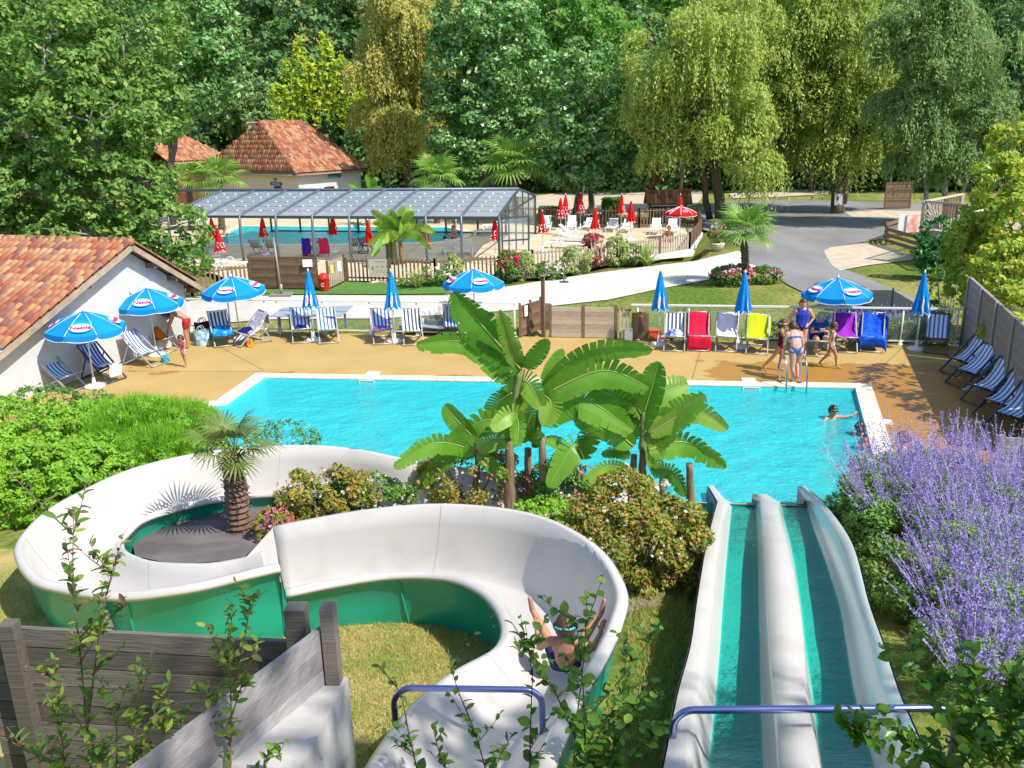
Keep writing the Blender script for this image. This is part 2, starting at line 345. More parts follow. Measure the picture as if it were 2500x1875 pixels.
# ---- paths, road, lawns
M_gravel = mat('white_gravel', (0.62, 0.58, 0.52), (0.54, 0.49, 0.42), rough=.95, scale=1.2, detail=10, bump=.5, bscale=70)
M_sand = mat('pale_gravel', (0.56, 0.47, 0.36), (0.44, 0.36, 0.26), rough=.95, scale=1.5, detail=10, bump=.5, bscale=60)
M_road = mat('asphalt', (0.17, 0.165, 0.16), (0.24, 0.235, 0.23), rough=.9, scale=.35, detail=8, bump=.3, bscale=80, stretch=(1, .4, 1))
M_turf = mat('artificial_turf', (0.065, 0.16, 0.02), (0.10, 0.21, 0.035), rough=.95, scale=3, bump=.6, bscale=120)
M_terr = mat('terrace_concrete', (0.58, 0.49, 0.33), (0.49, 0.40, 0.25), rough=.85, scale=.8, detail=7)
def px(*l): return [P(*q) for q in l]
sheet('gravel_path', px((380, 726), (603, 723), (766, 721), (960, 722), (1087, 722), (1200, 706), (1326, 686), (1453, 667), (1580, 651), (1694, 638), (1738, 627), (1801, 613), (1840, 630), (1860, 650), (1744, 673), (1732, 683), (1611, 705), (1485, 732), (1358, 746), (1254, 758), (929, 778), (831, 778), (656, 780), (400, 800)), 0.010, M_gravel)
sheet('road', px((2330, 790), (2260, 735), (2181, 707), (2082, 665), (2029, 646), (2017, 626), (2012, 612), (2030, 604), (2065, 598), (2158, 583), (2260, 560), (2380, 556), (2380, 500), (2230, 497), (2050, 490), (1880, 488), (1750, 494), (1700, 510), (1702, 556), (1760, 575), (1812, 604), (1815, 640), (1850, 650), (1890, 672), (1926, 697), (1985, 725), (2050, 745), (2120, 800)), 0.014, M_road)
sheet('gravel_bay', px((2029, 646), (2017, 626), (2012, 612), (2030, 604), (2090, 596), (2150, 596), (2230, 628), (2225, 636), (2120, 648), (2050, 661)), 0.019, M_sand)
sheet('gravel_verge', px((2062, 518), (2140, 514), (2250, 516), (2260, 532), (2150, 536), (2080, 530)), 0.020, M_sand)
sheet('gravel_yard', px((1270, 506), (1310, 478), (1480, 458), (1700, 452), (1720, 475), (1700, 500), (1600, 524), (1290, 526)), 0.012, M_sand)
sheet('gravel_lane', px((1780, 473), (1900, 462), (2030, 463), (2020, 474), (1880, 482), (1790, 484)), 0.022, M_sand)
sheet('putting_turf', px((575, 722), (616, 706), (803, 708), (843, 688), (978, 690), (1083, 702), (1087, 717), (960, 719), (766, 718)), 0.014, M_turf)
sheet('terrace', terr, 0.006, M_terr, hole=pool2)
basin('lap_pool_basin', pool2, -1.1, 0.006, M_liner)
sheet('lap_pool_water', pool2, -0.06, watermat('lap_pool_water', (0.78, .99, 1), 3.5, .5))
coping('lap_pool_coping', pool2, .5, range(len(pool2)), z=.035, tile=1.2)
# ================================================================== water slides
M_white = mat('slide_gelcoat', (0.53, 0.50, 0.465), (0.42, 0.39, 0.35), rough=.3, scale=1.6, detail=12, coat=.3, contrast=(.5, .85), bump=.05, bscale=9)
M_green = mat('slide_green_shell', (0.012, 0.40, 0.26), (0.010, 0.33, 0.21), rough=.35, scale=1.2, coat=.3)
M_steel = mat('stainless_steel', (0.55, 0.56, 0.60), rough=.22, metal=1.0)
M_bolt = mat('bolt_head', (0.5, 0.5, 0.5), rough=.4, metal=.8)
SA = [((880, 1940), 2.35, (1310, 1940), 2.35, 1.95), ((897, 1869), 2.05, (1346, 1864), 2.1, 1.68), ((1002, 1723), 1.6, (1413, 1704), 1.75, 1.28), ((1106, 1638), 1.4, (1470, 1610), 1.6, 1.08), ((1211, 1577), 1.3, (1512, 1520), 1.62, .98), ((1225, 1511), 1.2, (1523, 1430), 1.6, .9), ((1179, 1445), 1.1, (1450, 1325), 1.6, .82), ((1094, 1408), 1.02, (1300, 1253), 1.55, .74), ((964, 1402), .96, (1090, 1229), 1.5, .68), ((821, 1421), .92, (880, 1245), 1.4, .62), ((697, 1446), .9, (667, 1284), 1.25, .58)]
SB = [((683, 1382), 1.25, (640, 1345), 1.05, .58), ((590, 1404), 1.23, (586, 1362), .95, .54), ((488, 1429), 1.18, (509, 1374), .88, .5), ((386, 1445), 1.12, (427, 1374), .82, .47), ((305, 1453), 1.06, (366, 1368), .77, .44), ((224, 1447), 1.03, (325, 1354), .73, .42), ((142, 1433), 1.0, (306, 1342), .70, .39), ((81, 1413), 1.0, (300, 1330), .67, .36), ((43, 1365), 1.0, (300, 1316), .63, .33), ((43, 1319), .98, (309, 1303), .60, .3), ((102, 1254), .95, (338, 1274), .57, .27), ((183, 1205), .92, (370, 1258), .54, .25), ((325, 1142), .90, (407, 1246), .52, .22), ((508, 1101), .9, (488, 1225), .48, .18), ((692, 1086), .88, (600, 1208), .45, .14), ((854, 1093), .86, (720, 1205), .42, .1), ((998, 1121), .80, (860, 1215), .4, .07)]
def rims(T): return [(P(*l, zl * 1.2), P(*r, zr * 1.2), zf * 1.2) for l, zl, r, zr, zf in T]
ra, rb = rims(SA), rims(SB)
rb += [(Vector((-1.1, 14.75, .72)), Vector((-1.6, 13.4, .45)), .06), (Vector((0.1, 14.6, .5)), Vector((-.25, 13.2, .43)), .05), (Vector((1.1, 14.75, .43)), Vector((1.35, 13.5, .4)), .04), (Vector((1.8, 15.3, .38)), Vector((2.6, 14.3, .38)), .02), (Vector((2.2, 15.95, .22)), Vector((3.1, 15.2, .22)), -.06)]
def trough(rs, name, parent, nsub=5):
    Ls = smoothline([r[0] for r in rs], nsub); Rs = smoothline([r[1] for r in rs], nsub); zf = [p.x for p in smoothline([Vector((r[2], 0, 0)) for r in rs], nsub)]
    white, green = MB(), MB(); NW = 15; rows = []; grow = []
    for L, Rr, z in zip(Ls, Rs, zf):
        ax = (Rr - L); ax.z = 0; ax.normalize(); row = []; lip = .13; L = L + ax * .10; Rr = Rr - ax * .10; wd = (Rr - L).xy.length
        def prof(u, off=0.0):                             # u -1..1 across the channel
            h = (L.z if u < 0 else Rr.z) - z
            c = (L + Rr) / 2; q = c + ax * (u * (wd / 2)); hh = max(0, (abs(u) - .30) / .70)
            q.z = z + h * (hh ** 1.75) - off; return q
        row.append(L - ax * lip + Vector((0, 0, -.075))); row.append(L - ax * lip + Vector((0, 0, -.03))); row.append(L - ax * lip * .7 + Vector((0, 0, .004))); row.append(L - ax * lip * .3 + Vector((0, 0, .012)))
        us = [-1 + 2 * k / NW for k in range(NW + 1)]
        row += [prof(math.copysign(abs(u) ** .85, u)) for u in us]
        row.append(Rr + ax * lip * .3 + Vector((0, 0, .012))); row.append(Rr + ax * lip * .7 + Vector((0, 0, .004))); row.append(Rr + ax * lip + Vector((0, 0, -.03))); row.append(Rr + ax * lip + Vector((0, 0, -.075)))
        rows.append(row)
        g = []
        for e_, sd_ in ((L, -1), (Rr, 1)):
            zg = min(gz(e_.x, e_.y) - .08, z - .05); h_ = e_.z - .07 - zg; o_ = ax * sd_
            row_ = [e_ + o_ * (lip - .012) + Vector((0, 0, -.07)), e_ + o_ * .03 + Vector((0, 0, -.07 - h_ * .10)), e_ - o_ * .03 + Vector((0, 0, -.07 - h_ * .55)), e_ - o_ * .12 + Vector((0, 0, -.07 - h_))]
            g += row_ if sd_ < 0 else row_[::-1]
        grow.append(g)
    for B_, rw in ((white, rows), (green, grow)):
        n = len(rw[0]); B_.add([v for r_ in rw for v in r_], [(i * n + j, (i + 1) * n + j, (i + 1) * n + j + 1, i * n + j + 1) for i in range(len(rw) - 1) for j in range(n - 1) if not (B_ is green and j == 3)])
    w_ = white.build(name, M_white, parent, True, True)
    sd = w_.modifiers.new('thick', 'SOLIDIFY'); sd.thickness = .018; sd.offset = 1
    gg = green.build('green_shell', M_green, parent, True, True)
    return rows, grow
cslide = thing('water_slide', 'winding white fibreglass water slide with green underside curling round the grass', 'water slide', (-2.5, 8.5, 0))
rowsA, growA = trough(ra, 'upper_trough', cslide)
rowsB, growB = trough(rb, 'lower_trough', cslide)
# moulded joints: flanges with bolts on the shell, seams inside, the end plate at the step between the two runs
def flange(row, grow_, name='joint_flange'):
    for gg_ in (grow_[:4], grow_[4:]):
        b = MB(); b.tube(gg_, .018, 5); b.build(name, M_green, cslide, False, True)
    s = MB(); s.tube([v + Vector((0, 0, .002)) for v in row[2:-2]], .0035, 4); s.build('seam', mat('slide_seam', (.33, .32, .3), rough=.6), cslide, False, True)
for k in (18, 40): flange(rowsA[k], growA[k])
for k in (20, 45, 70, 90): flange(rowsB[k], growB[k])
def bolts(g0, g1, n):
    for i in range(n):
        b = MB(); p = g0.lerp(g1, (i + .5) / n); b.ball(p, .016, 6, 4); b.build('bolt', M_bolt, cslide, True, True)
for k in (30,): bolts(growA[k][1], growA[k][2], 3)
for k in (45, 62): bolts(growB[k][-2], growB[k][-3], 3)
ep = MB(); r0 = rowsA[-1]; r1 = rowsB[0]                 # plates closing the step
ep.add([r0[0], r0[3], r1[3], r1[0]], [(0, 1, 2, 3)]); ep.add([growA[-1][0], growA[-1][3], growB[0][3], growB[0][0]], [(0, 1, 2, 3)])
ep.build('step_plate', M_green, cslide, False, True)
rp = MB(); rp.add([rowsA[-1][-4], rowsA[-1][-9], rowsB[0][-9], rowsB[4][-4]], [(0, 1, 2, 3)]); rp.build('wall_gusset', M_white, cslide, False, True)
for q in (rowsA[-1][1], rowsA[24][1], rowsB[24][1]):
    b = MB(); b.box((q.x + .04, q.y + .06, (gz(q.x, q.y) + q.z - .2) / 2), (.07, .07, max(.2, q.z - .2 - gz(q.x, q.y)))); b.build('support_post', mat('galvanised', (.42, .42, .42), rough=.5, metal=.6), cslide, False, True)
# ---- double lane slide
ST = [  # y px, floor z, outer left, lane 1, divider top, lane 2, right wall inner foot, right top inner, right top outer
    (1225, -.12, 1752, 1787, 1844, 1858, 1895, 1905, 1968, 1990, 2010), (1285, .2, 1736, 1781, 1847, 1863, 1909, 1918, 1984, 2034, 2056), (1347, .48, 1722, 1775, 1850, 1870, 1925, 1933, 2007, 2066, 2088),
    (1470, .74, 1702, 1765, 1852, 1876, 1950, 1954, 2047, 2100, 2120), (1575, .9, 1687, 1758, 1855, 1881, 1962, 1966, 2066, 2135, 2157), (1691, 1.1, 1656, 1748, 1857, 1892, 1966, 1982, 2086, 2160, 2195),
    (1850, 1.5, 1625, 1732, 1862, 1906, 1998, 2004, 2129, 2235, 2262), (2050, 2.3, 1580, 1712, 1868, 1922, 2030, 2040, 2180, 2290, 2325)]
lsl = thing('lane_slide', 'straight double lane slide with turquoise lanes and white walls running down into the pool', 'water slide', (4.0, 8.5, 0))
fly = sorted((P(1800, r_[0], r_[1]).y, r_[1]) for r_ in ST)
def zfl(y): return float(np.interp(y, [f_[0] for f_ in fly], [f_[1] for f_ in fly]))
secs = []
for yp, z, oL, a0, a1, d0, d1, b0, b1, r0, r1 in ST:
    Y0 = P(1800, yp, z).y
    hk = {1225: .5, 1285: .72}.get(yp, .88)
    def X(px_, dz, back=0):
        dz = dz * hk if dz > .01 else dz
        q = P(px_, yp, z + dz)
        for _ in range(6):
            zz = zfl(q.y) + dz; q = P(px_, yp, zz)
        return q
    secs.append([X(oL, .36), X(lerp(oL, a0, .40), .37), X(lerp(oL, a0, .62), .30), X(lerp(oL, a0, .86), .09), X(a0, .004), X(a1, .004), X(lerp(a1, d0, .35), .14), X(lerp(a1, d0, .75), .36), X(d0, .42), X(d1, .42), X(lerp(d1, b0, .5), .25), X(b0, .004), X(b1, .004), X(lerp(b1, r0, .25), .12), X(lerp(b1, r0, .48), .32), X(lerp(b1, r0, .62), .36), X(r0, .60), X(r1, .62)])
ends = [v + Vector((0, .12, -.22)) for v in secs[0]]
ncol = len(secs[0]); cols = [smoothline([s_[j] for s_ in secs], 6) for j in range(ncol)]
# walls run on past the pool edge, lower and lower
tip = {0: .95, 1: .95, 2: .55, 3: .4, 8: .55, 9: .55, 7: .5, 10: .5, 16: .9, 17: .9, 15: .55, 14: .5}
for j in range(ncol):
    e = cols[j][0] + Vector((.05 if j < 4 else 0, tip.get(j, .25), -.10 if j in (0, 1, 8, 9, 16, 17) else -.16)); cols[j].insert(0, e)
def strip(js, name, mt, smooth=True):
    b = MB(); n = len(js); k = len(cols[0]); b.add([cols[j][i] for i in range(k) for j in js], [(i * n + j, i * n + j + 1, (i + 1) * n + j + 1, (i + 1) * n + j) for i in range(k - 1) for j in range(n - 1)])
    return b.build(name, mt, lsl, smooth, True)
M_lane = mat('lane_turquoise', (0.009, 0.40, 0.31), (0.015, 0.48, 0.385), rough=.42, scale=90, detail=2, bump=.12, bscale=160)
strip([0, 1, 2, 3, 4], 'side_wall', M_white); strip([4, 5], 'lane', M_lane); strip([5, 6, 7, 8, 9, 10, 11], 'divider', M_white); strip([11, 12], 'lane', M_lane); strip([12, 13, 14, 15, 16, 17], 'side_wall', mat('slide_gelcoat_grey', (0.62, 0.66, 0.64), (.54, .60, .58), rough=.25, scale=1.1, detail=6, coat=.4))
M_film = watermat('slide_water_film', (.98, 1, 1), 9.0, .09, .0)
for j0, j1 in ((4, 5), (11, 12)):
    b = MB(); k = len(cols[0]); b.add([cols[j][i] + Vector(((.02 if j == j0 else -.02), 0, .007)) for i in range(k) for j in (j0, j1)], [(i * 2, i * 2 + 1, i * 2 + 3, i * 2 + 2) for i in range(k - 1)]); wf_ = b.build('water_film', M_film, lsl, True, True); wf_.data.flip_normals() if wf_.data.polygons[0].normal.z < 0 else None
b = MB(); k = len(cols[0])
for j, dx in ((0, -.02), (17, .02)):
    b.add([cols[j][i] + Vector((dx, 0, -.01)) for i in range(k)] + [Vector((cols[j][i].x + dx * 2, cols[j][i].y, min(cols[j][i].z - .3, gz(cols[j][i].x, cols[j][i].y) - .2))) for i in range(k)], [(i, i + 1, k + i + 1, k + i) for i in range(k - 1)])
b.build('side_skirt', mat('slide_skirt', (.30, .31, .36), rough=.6), lsl, True, True)
b = MB()
for j0, j1 in ((0, 4), (4, 9), (9, 12), (12, 17)):
    b.add([cols[j][0] for j in range(j0, j1 + 1)] + [cols[j][0] + Vector((0, -.02, -.35)) for j in range(j0, j1 + 1)], [(i, i + 1, (j1 - j0 + 1) + i + 1, (j1 - j0 + 1) + i) for i in range(j1 - j0)])
b.build('end_plate', M_white, lsl, False, True)
# ---- handrails over the starts
def rail(name, label, pts, r):
    t = thing(name, label, 'handrail', pts[0])
    b = MB(); b.tube(pts, r, 10); b.build('bar', mat('steel_sky_tint', (.34, .37, .66), rough=.2, metal=1.0), t, True, True)  # blue base colour paints the sky's reflection into the plain steel
    for e in (pts[0], pts[-1]):
        f = MB(); f.box(e + Vector((0, 0, .004)), (.13, .09, .012)); f.build('foot_plate', M_steel, t, False, True)
def arch(a, b, h, r=.16):
    a, b = Vector(a), Vector(b); d = (b - a); d.z = 0; d.normalize(); pts = [a]
    for k in range(7): an = math.pi / 2 * k / 6; pts.append(a + Vector((0, 0, h - r)) + d * (r * (1 - math.cos(an))) + Vector((0, 0, r * math.sin(an))))
    for k in range(7): an = math.pi / 2 * k / 6; pts.append(b + Vector((0, 0, h - r)) - d * (r * (1 - math.sin(an))) + Vector((0, 0, r * math.cos(an))))
    return pts + [b]
Y1 = 5.7; a_ = PY(1640, 1860, Y1); b_ = PY(2320, 1860, Y1 - .05)
top = PY(1900, 1728, Y1).z
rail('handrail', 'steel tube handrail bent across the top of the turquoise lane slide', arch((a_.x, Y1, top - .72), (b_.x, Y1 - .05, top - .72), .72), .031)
Y2 = 6.25; a_ = PY(945, 1800, Y2); b_ = PY(1325, 1830, Y2)
top = PY(1100, 1680, Y2).z
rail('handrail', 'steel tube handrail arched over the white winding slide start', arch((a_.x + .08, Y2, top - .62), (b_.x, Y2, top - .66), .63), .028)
# ---- plank fence at the lower left, plank screen on a concrete string beside the slide start
M_wood = [mat('dark_plank_%d' % i, c, c2, rough=.85, scale=3, detail=8, stretch=(.5, 8, 8), bump=.35, bscale=6, contrast=(.25, .75)) for i, (c, c2) in enumerate([((.115, .10, .085), (.19, .165, .14)), ((.085, .073, .062), (.145, .124, .10)), ((.14, .118, .098), (.215, .185, .155))])]
M_grey = [mat('weathered_plank_%d' % i, c, c2, rough=.85, scale=3, detail=8, stretch=(8, .5, 8), bump=.4, bscale=6, contrast=(.25, .75)) for i, (c, c2) in enumerate([((.22, .20, .20), (.36, .33, .32)), ((.19, .17, .17), (.30, .27, .26)), ((.26, .24, .25), (.40, .37, .36))])]
pf = thing('plank_fence', 'dark weathered plank fence below the winding slide at the bottom corner', 'fence', (-2.7, 6.0, 1.2))
fa, fb = PY(-60, 1528, 6.1), PY(716, 1557, 5.85); fd = (fb - fa); fd.z = 0
for i in range(11):
    h = .165; z = lerp(fa.z, fb.z, .5) - h * (i + .5) - i * .013
    b = MB(); jt = rnd.uniform(-.004, .004); b.bar((fa.x, fa.y + jt, z + .02), (fb.x, fb.y + jt, z - .03), .04, h); b.build('plank', M_wood[i % 3], pf, False, True)
pp = PY(20, 1520, 5.98)
b = MB(); b.box((pp.x, 5.98, pp.z - 1.2), (.12, .12, 2.4)); b.build('post', M_wood[1], pf, False, True)
ps = thing('plank_screen', 'weathered grey plank screen with square posts on a white concrete string', 'fence', (-1.8, 5.5, 1.2))
pt = PY(745, 1480, 4.62); pt2 = PY(806, 1480, 4.52)
for q, w_, hh in ((PY(722, 1480, 5.72), .155, .0), (PY(800, 1478, 5.55), .10, .0)):
    b = MB(); b.box((q.x, q.y, (q.z + 1.2) / 2), (w_, .14, q.z - 1.2)); b.build('post', M_wood[0 if w_ > .1 else 2], ps, False, True)
e0 = PY(790, 1530, 5.6); e1 = Vector((e0.x - .5, 3.55, e0.z + .5))
for i in range(6):
    b = MB(); dz = -.165 * i; b.bar((e0.x + .0, e0.y, e0.z - .07 + dz), (e1.x, e1.y, e1.z - .07 + dz), .04, .157); b.build('plank', M_grey[i % 3], ps, False, True)
kn = mat('wood_knot', (.06, .05, .06), (.12, .1, .1), rough=.9, scale=20)
b = MB()
c0 = PY(815, 1690, 5.5); 
b.add([(c0.x - .10, 5.66, c0.z + .02), (c0.x + .08, 5.66, c0.z + .02), (c0.x + .10, 3.1, c0.z + .74), (c0.x - .75, 3.1, c0.z + .74), (c0.x - .10, 5.66, .3), (c0.x + .09, 5.66, .3), (c0.x + .12, 3.1, .3), (c0.x - .75, 3.1, .3)], [(0, 1, 2, 3), (1, 5, 6, 2), (0, 4, 5, 1), (3, 2, 6, 7)])
b.build('concrete_string', mat('painted_concrete', (.52, .50, .47), (.36, .34, .32), rough=.8, scale=3, detail=9, bump=.2), ps, False, True)
# ================================================================== buildings, fences, rails
def proj(v):
    d = Vector(v) - Vector((0, 0, CH)); w_ = d.dot(fwd); return (1250 + F * d.dot(cr) / w_, 937.5 - F * d.dot(cu) / w_)
def PN(px_, py_, p0, n):                                 # ray through a photo position onto a plane
    d = cr * ((px_ - 1250) / F) - cu * ((py_ - 937.5) / F) + fwd; o = Vector((0, 0, CH)); t = (Vector(p0) - o).dot(n) / d.dot(n); return o + d * t
def pick(l): return rnd.choice(l)
M_tile = [mat('roof_tile_%d' % i, c, tuple(x * .72 for x in c), rough=.8, scale=7, detail=8, bump=.25, bscale=25, contrast=(.4, .75)) for i, c in enumerate([(.40, .16, .075), (.35, .10, .05), (.44, .22, .10), (.23, .085, .06), (.40, .18, .085), (.46, .27, .14), (.29, .13, .09)])]
def tilemesh(w_, l, mt):
    b = MB(); n = 7
    for t, s_ in ((0, 1.0), (1, .86)):
        pass
    top = [Vector((math.cos(math.pi * k / n) * w_ * .54, 0, math.sin(math.pi * k / n) * w_ * .42)) for k in range(n + 1)]
    bot = [Vector((v.x * .86, l, v.z * .86 + .0)) for v in top]; low = [v * .82 + Vector((0, 0, -.004)) for v in top]
    k = n + 1; b.add(top + bot + low, [(i, i + 1, k + i + 1, k + i) for i in range(n)] + [(i, 2 * k + i, 2 * k + i + 1, i + 1) for i in range(n)])
    return b.mesh('roof_tile', mt, True)
_tm = {}
def roof_tiles(parent, o, along, down, W, D, cw, rl, inside_f=None, limit=300):
    """barrel tiles on a slope: o upper corner, unit vectors along the ridge and down the slope"""
    along, down = along.normalized(), down.normalized(); nrm = along.cross(down)
    if nrm.z < 0: nrm = -nrm
    spots = []
    for r_ in range(int(D / rl) + 1):
        for c in range(int(W / cw) + 1):
            a, d = (c + .5) * cw, (r_ + 1) * rl
            if d > D + rl * .3 or a > W: continue
            if inside_f and not inside_f(a, d - rl * .5): continue
            p = o + along * a + down * d; q = proj(p)
            spots.append((not (-30 < q[0] < 2530 and -30 < q[1] < 1900), (p - cam.location).length, p))
    spots.sort(key=lambda s: (s[0], s[1])); M3 = Matrix((along, -down, nrm)).transposed()
    if M3.determinant() < 0: M3 = Matrix((-along, -down, nrm)).transposed()
    rest = {}
    for k, (_, _, p) in enumerate(spots):
        mi = rnd.randrange(len(M_tile)); key = (cw, rl, mi)
        if key not in _tm: _tm[key] = tilemesh(cw, rl * 1.22, M_tile[mi])
        mm = Matrix.Translation(p + nrm * .045) @ (M3 @ Matrix.Rotation(rnd.uniform(-.03, .03) + .055, 3, 'X') @ Matrix.Rotation(rnd.uniform(-.02, .02), 3, 'Z')).to_4x4()
        if k < limit:
            t = bpy.data.objects.new('roof_tile', _tm[key]); COL.objects.link(t); t.parent = parent; t.matrix_parent_inverse = (Matrix.Translation(parent.location)).inverted(); t.matrix_basis = mm
        else: rest.setdefault(mi, []).append((mm, _tm[key]))
    if rest:
        b = MB(); mi_l = []; 
        for mi, L_ in rest.items():
            for mm, me in L_:
                b.add([mm @ v.co for v in me.vertices], [tuple(pl.vertices) for pl in me.polygons]); mi_l += [mi] * len(me.polygons)
        ob = b.build('roof_tiling', None, parent, True, True); ob['kind'] = 'stuff'
        for mt in M_tile: ob.data.materials.append(mt)
        ob.data.polygons.foreach_set('material_index', mi_l)
M_plaster = mat('white_render', (.58, .57, .555), (.51, .50, .49), rough=.9, scale=2.2, detail=8, bump=.12, bscale=30)
M_timber = mat('roof_timber', (.16, .09, .055), (.25, .15, .09), rough=.8, scale=4, stretch=(1, 6, 1))
# ---- white gable house at the left
hA = P(468, 828); hd = (P(190, 927) - hA).normalized(); hn = Vector((-hd.y, hd.x, 0)); hn = hn if hn.x > 0 else -hn
OV = .38
ap = PN(320, 594, hA + hn * OV, hn); er = PN(494, 699, hA + hn * OV, hn)
sa = (ap - hA).dot(hd); se = (er - hA).dot(hd); slope = (ap.z - er.z) / (sa - se)
span = sa - se; KL = 1.95; el = PN(0, 857, hA + hn * OV, hn); el = ap + (el - ap) * 1.12; slopeL = (ap.z - el.z) / (el - ap).dot(hd); KL = (el - ap).dot(hd) / span
house = thing('pool_house', 'white rendered gable house with red barrel tile roof beside the pool deck', 'building', hA)
wa = sa - .0; hw = span - .45                              # wall half width
def wallpt(s_, z): q = hA + hd * s_; return Vector((q.x, q.y, z))
zt = ap.z - .16
b = MB(); hl = span * KL - .45; p = [wallpt(sa - hw, -.1), wallpt(sa + hl, -.1), wallpt(sa + hl, zt - slopeL * hl), wallpt(sa, zt), wallpt(sa - hw, zt - slope * hw)]
b.add(p + [v - hn * 9 for v in p], [(0, 1, 2, 3, 4), (0, 4, 9, 5), (1, 6, 7, 2)]); b.build('wall', M_plaster, house, False, True)
for sgn in (1, -1):                                      # roof boards, rake boards, purlin ends
    b = MB(); e_ = el.copy() if sgn > 0 else er.copy(); dn = (e_ - ap); th = Vector((0, 0, -.10))
    q0, q1 = ap, e_; q2, q3 = e_ - hn * 9.4, ap - hn * 9.4
    b.add([q0, q1, q2, q3, q0 + th, q1 + th, q2 + th, q3 + th], [(0, 1, 2, 3), (4, 7, 6, 5), (0, 4, 5, 1), (1, 5, 6, 2)]); b.build('roof_deck', M_timber, house, False, True)
    b = MB(); b.bar(ap + hn * .02 + Vector((0, 0, -.12)), e_ + hn * .02 + Vector((0, 0, -.12)), .04, .16); b.build('rake_board', mat('rake_board', (.42, .33, .24), (.3, .22, .15), rough=.8, scale=3), house, False, True)
    for t in (.32, .62, .93):
        q = ap.lerp(e_, t) + Vector((0, 0, -.22)) - hn * .15; b = MB(); b.bar(q - hn * .3, q + hn * .12, .14, .17); b.build('purlin_end', M_timber, house, False, True)
roof_tiles(house, ap - Vector((0, 0, .0)) + hn * .06, -hn, (el - ap), 8.5, (el - ap).length, .235, .36)
roof_tiles(house, ap + hn * .06, -hn, (er - ap), .5, (er - ap).length, .235, .36, limit=60)
for k in range(20):
    b = MB(); q = ap - hn * (k * .4 - .05); b.tube([q + Vector((0, 0, .03)), q - hn * .44 + Vector((0, 0, .045))], [.13, .12], 8); b.build('ridge_tile', M_tile[(k * 3) % 7], house, True, True)
b = MB(); q = PN(1010 / 3.16, 550 + 515 / 3.16, hA, hn); b.ball(q + hn * .06, (.09, .09, .11), 8, 6); b.build('wall_lamp', mat('lamp_glass', (.7, .7, .68), rough=.3), house, True, True)
# ---- hipped house behind the covered pool
EZ = 3.3; E1, E2 = P(490, 421, EZ), P(724, 427, EZ); ed = (E2 - E1); wdt = ed.length; ed.normalize(); es = Vector((-ed.y, ed.x, 0)); es = es if es.y > 0 else -es
mid = (E1 + E2) / 2
def along_to(o_, x, lo=.5, hi=60):                       # how far back along the house a photo column lies
    while lo < hi and proj(o_ + es * lo)[0] < x: lo += .1
    return lo
T1 = along_to(mid, 645); R1 = mid + es * T1; R1.z = PN(645, 299, R1, Vector((0, 1, 0))).z
T2 = along_to(R1 - es * T1, 752); LS = along_to(E2, 900); LS = max(LS, T1 + 2); T2 = min(max(T2, T1 + 1.5), LS - 1.5)
R2 = R1 + es * (T2 - T1); E3 = E2 + es * LS; E4 = E1 + es * LS
h2 = thing('hipped_house', 'cream house with steep hipped tile roof behind the covered pool', 'building', (mid.x, mid.y, 0))
b = MB(); b.add([E1, E2, E3, E4, R1, R2], [(0, 1, 4), (1, 2, 5, 4), (2, 3, 5), (3, 0, 4, 5), (0, 3, 2, 1)]); b.build('roof', M_timber, h2, False, True)
def hip_in(a0, a1, top0, top1, D):                       # inside a trapezoid: widths shrink up the slope
    return lambda a, d: lerp(top0, a0, d / D) <= a <= lerp(top1, a1, d / D)
L1 = (mid - R1).length
# front hip: ridge end above the middle; longest width at the eave
dn = Vector((mid.x - R1.x, mid.y - R1.y, EZ - R1.z)); D1 = dn.length
roof_tiles(h2, R1 - ed * (wdt / 2), ed, dn, wdt, D1, .30, .42, hip_in(0, wdt, wdt / 2, wdt / 2, D1), 150)
f0 = R1 + (E2 - R1) - (E2 - R1); dn2 = ed * (wdt / 2) + Vector((0, 0, EZ - R1.z)); D2 = dn2.length; len2 = LS
roof_tiles(h2, R1 - es * T1, es, dn2, len2, D2, .30, .42, hip_in(0, len2, T1, T2, D2), 150)
for q0, q1 in ((R1, R2), (R1, E2), (R1, E1), (R2, E3)):
    b = MB(); n_ = int((q1 - q0).length / .45)
    for k in range(n_): b.tube([q0.lerp(q1, k / n_) + Vector((0, 0, .06)), q0.lerp(q1, (k + 1.1) / n_) + Vector((0, 0, .05))], .12, 6)
    b.build('hip_ridge', M_tile[3], h2, True, True)
M_cream = mat('cream_render', (.56, .47, .33), (.50, .42, .29), rough=.9, scale=1.5)
wi = .55; W1, W2, W3 = E1 + (ed + es) * wi, E2 + (es - ed) * wi, E3 + (-es - ed) * wi
b = MB(); b.quad((W1.x, W1.y, -.1), (W2.x, W2.y, -.1), (W2.x, W2.y, EZ), (W1.x, W1.y, EZ)); b.build('wall', M_cream, h2, False, True)
b = MB(); b.quad((W2.x, W2.y, -.1), (W3.x, W3.y, -.1), (W3.x, W3.y, EZ), (W2.x, W2.y, EZ)); b.build('wall', M_plaster, h2, False, True)
for q0, q1 in ((E1, E2), (E2, E3)):
    b = MB(); b.tube([q0 + Vector((0, 0, -.06)), q1 + Vector((0, 0, -.06))], .07, 6); b.build('gutter', mat('zinc_gutter', (.25, .2, .15), rough=.5), h2, True, True)
M_blue = mat('sign_blue', (.02, .03, .25), rough=.4); M_ink = mat('sign_white', (.85, .85, .85), rough=.5)
fn = -es
q = PN(674, 449, W2 + fn * .03, fn); sg = MB(); sg.box(q, (1.45, .04, .24), Matrix((ed, es, Vector((0, 0, 1)))).transposed()); so_ = sg.build('exit_sign', M_blue, h2, False, True)
tx = inst('lettering', text_mesh('Sortie - Exit', .19, M_ink), so_, q + fn * .026, (R(90), 0, math.atan2(ed.y, ed.x)))
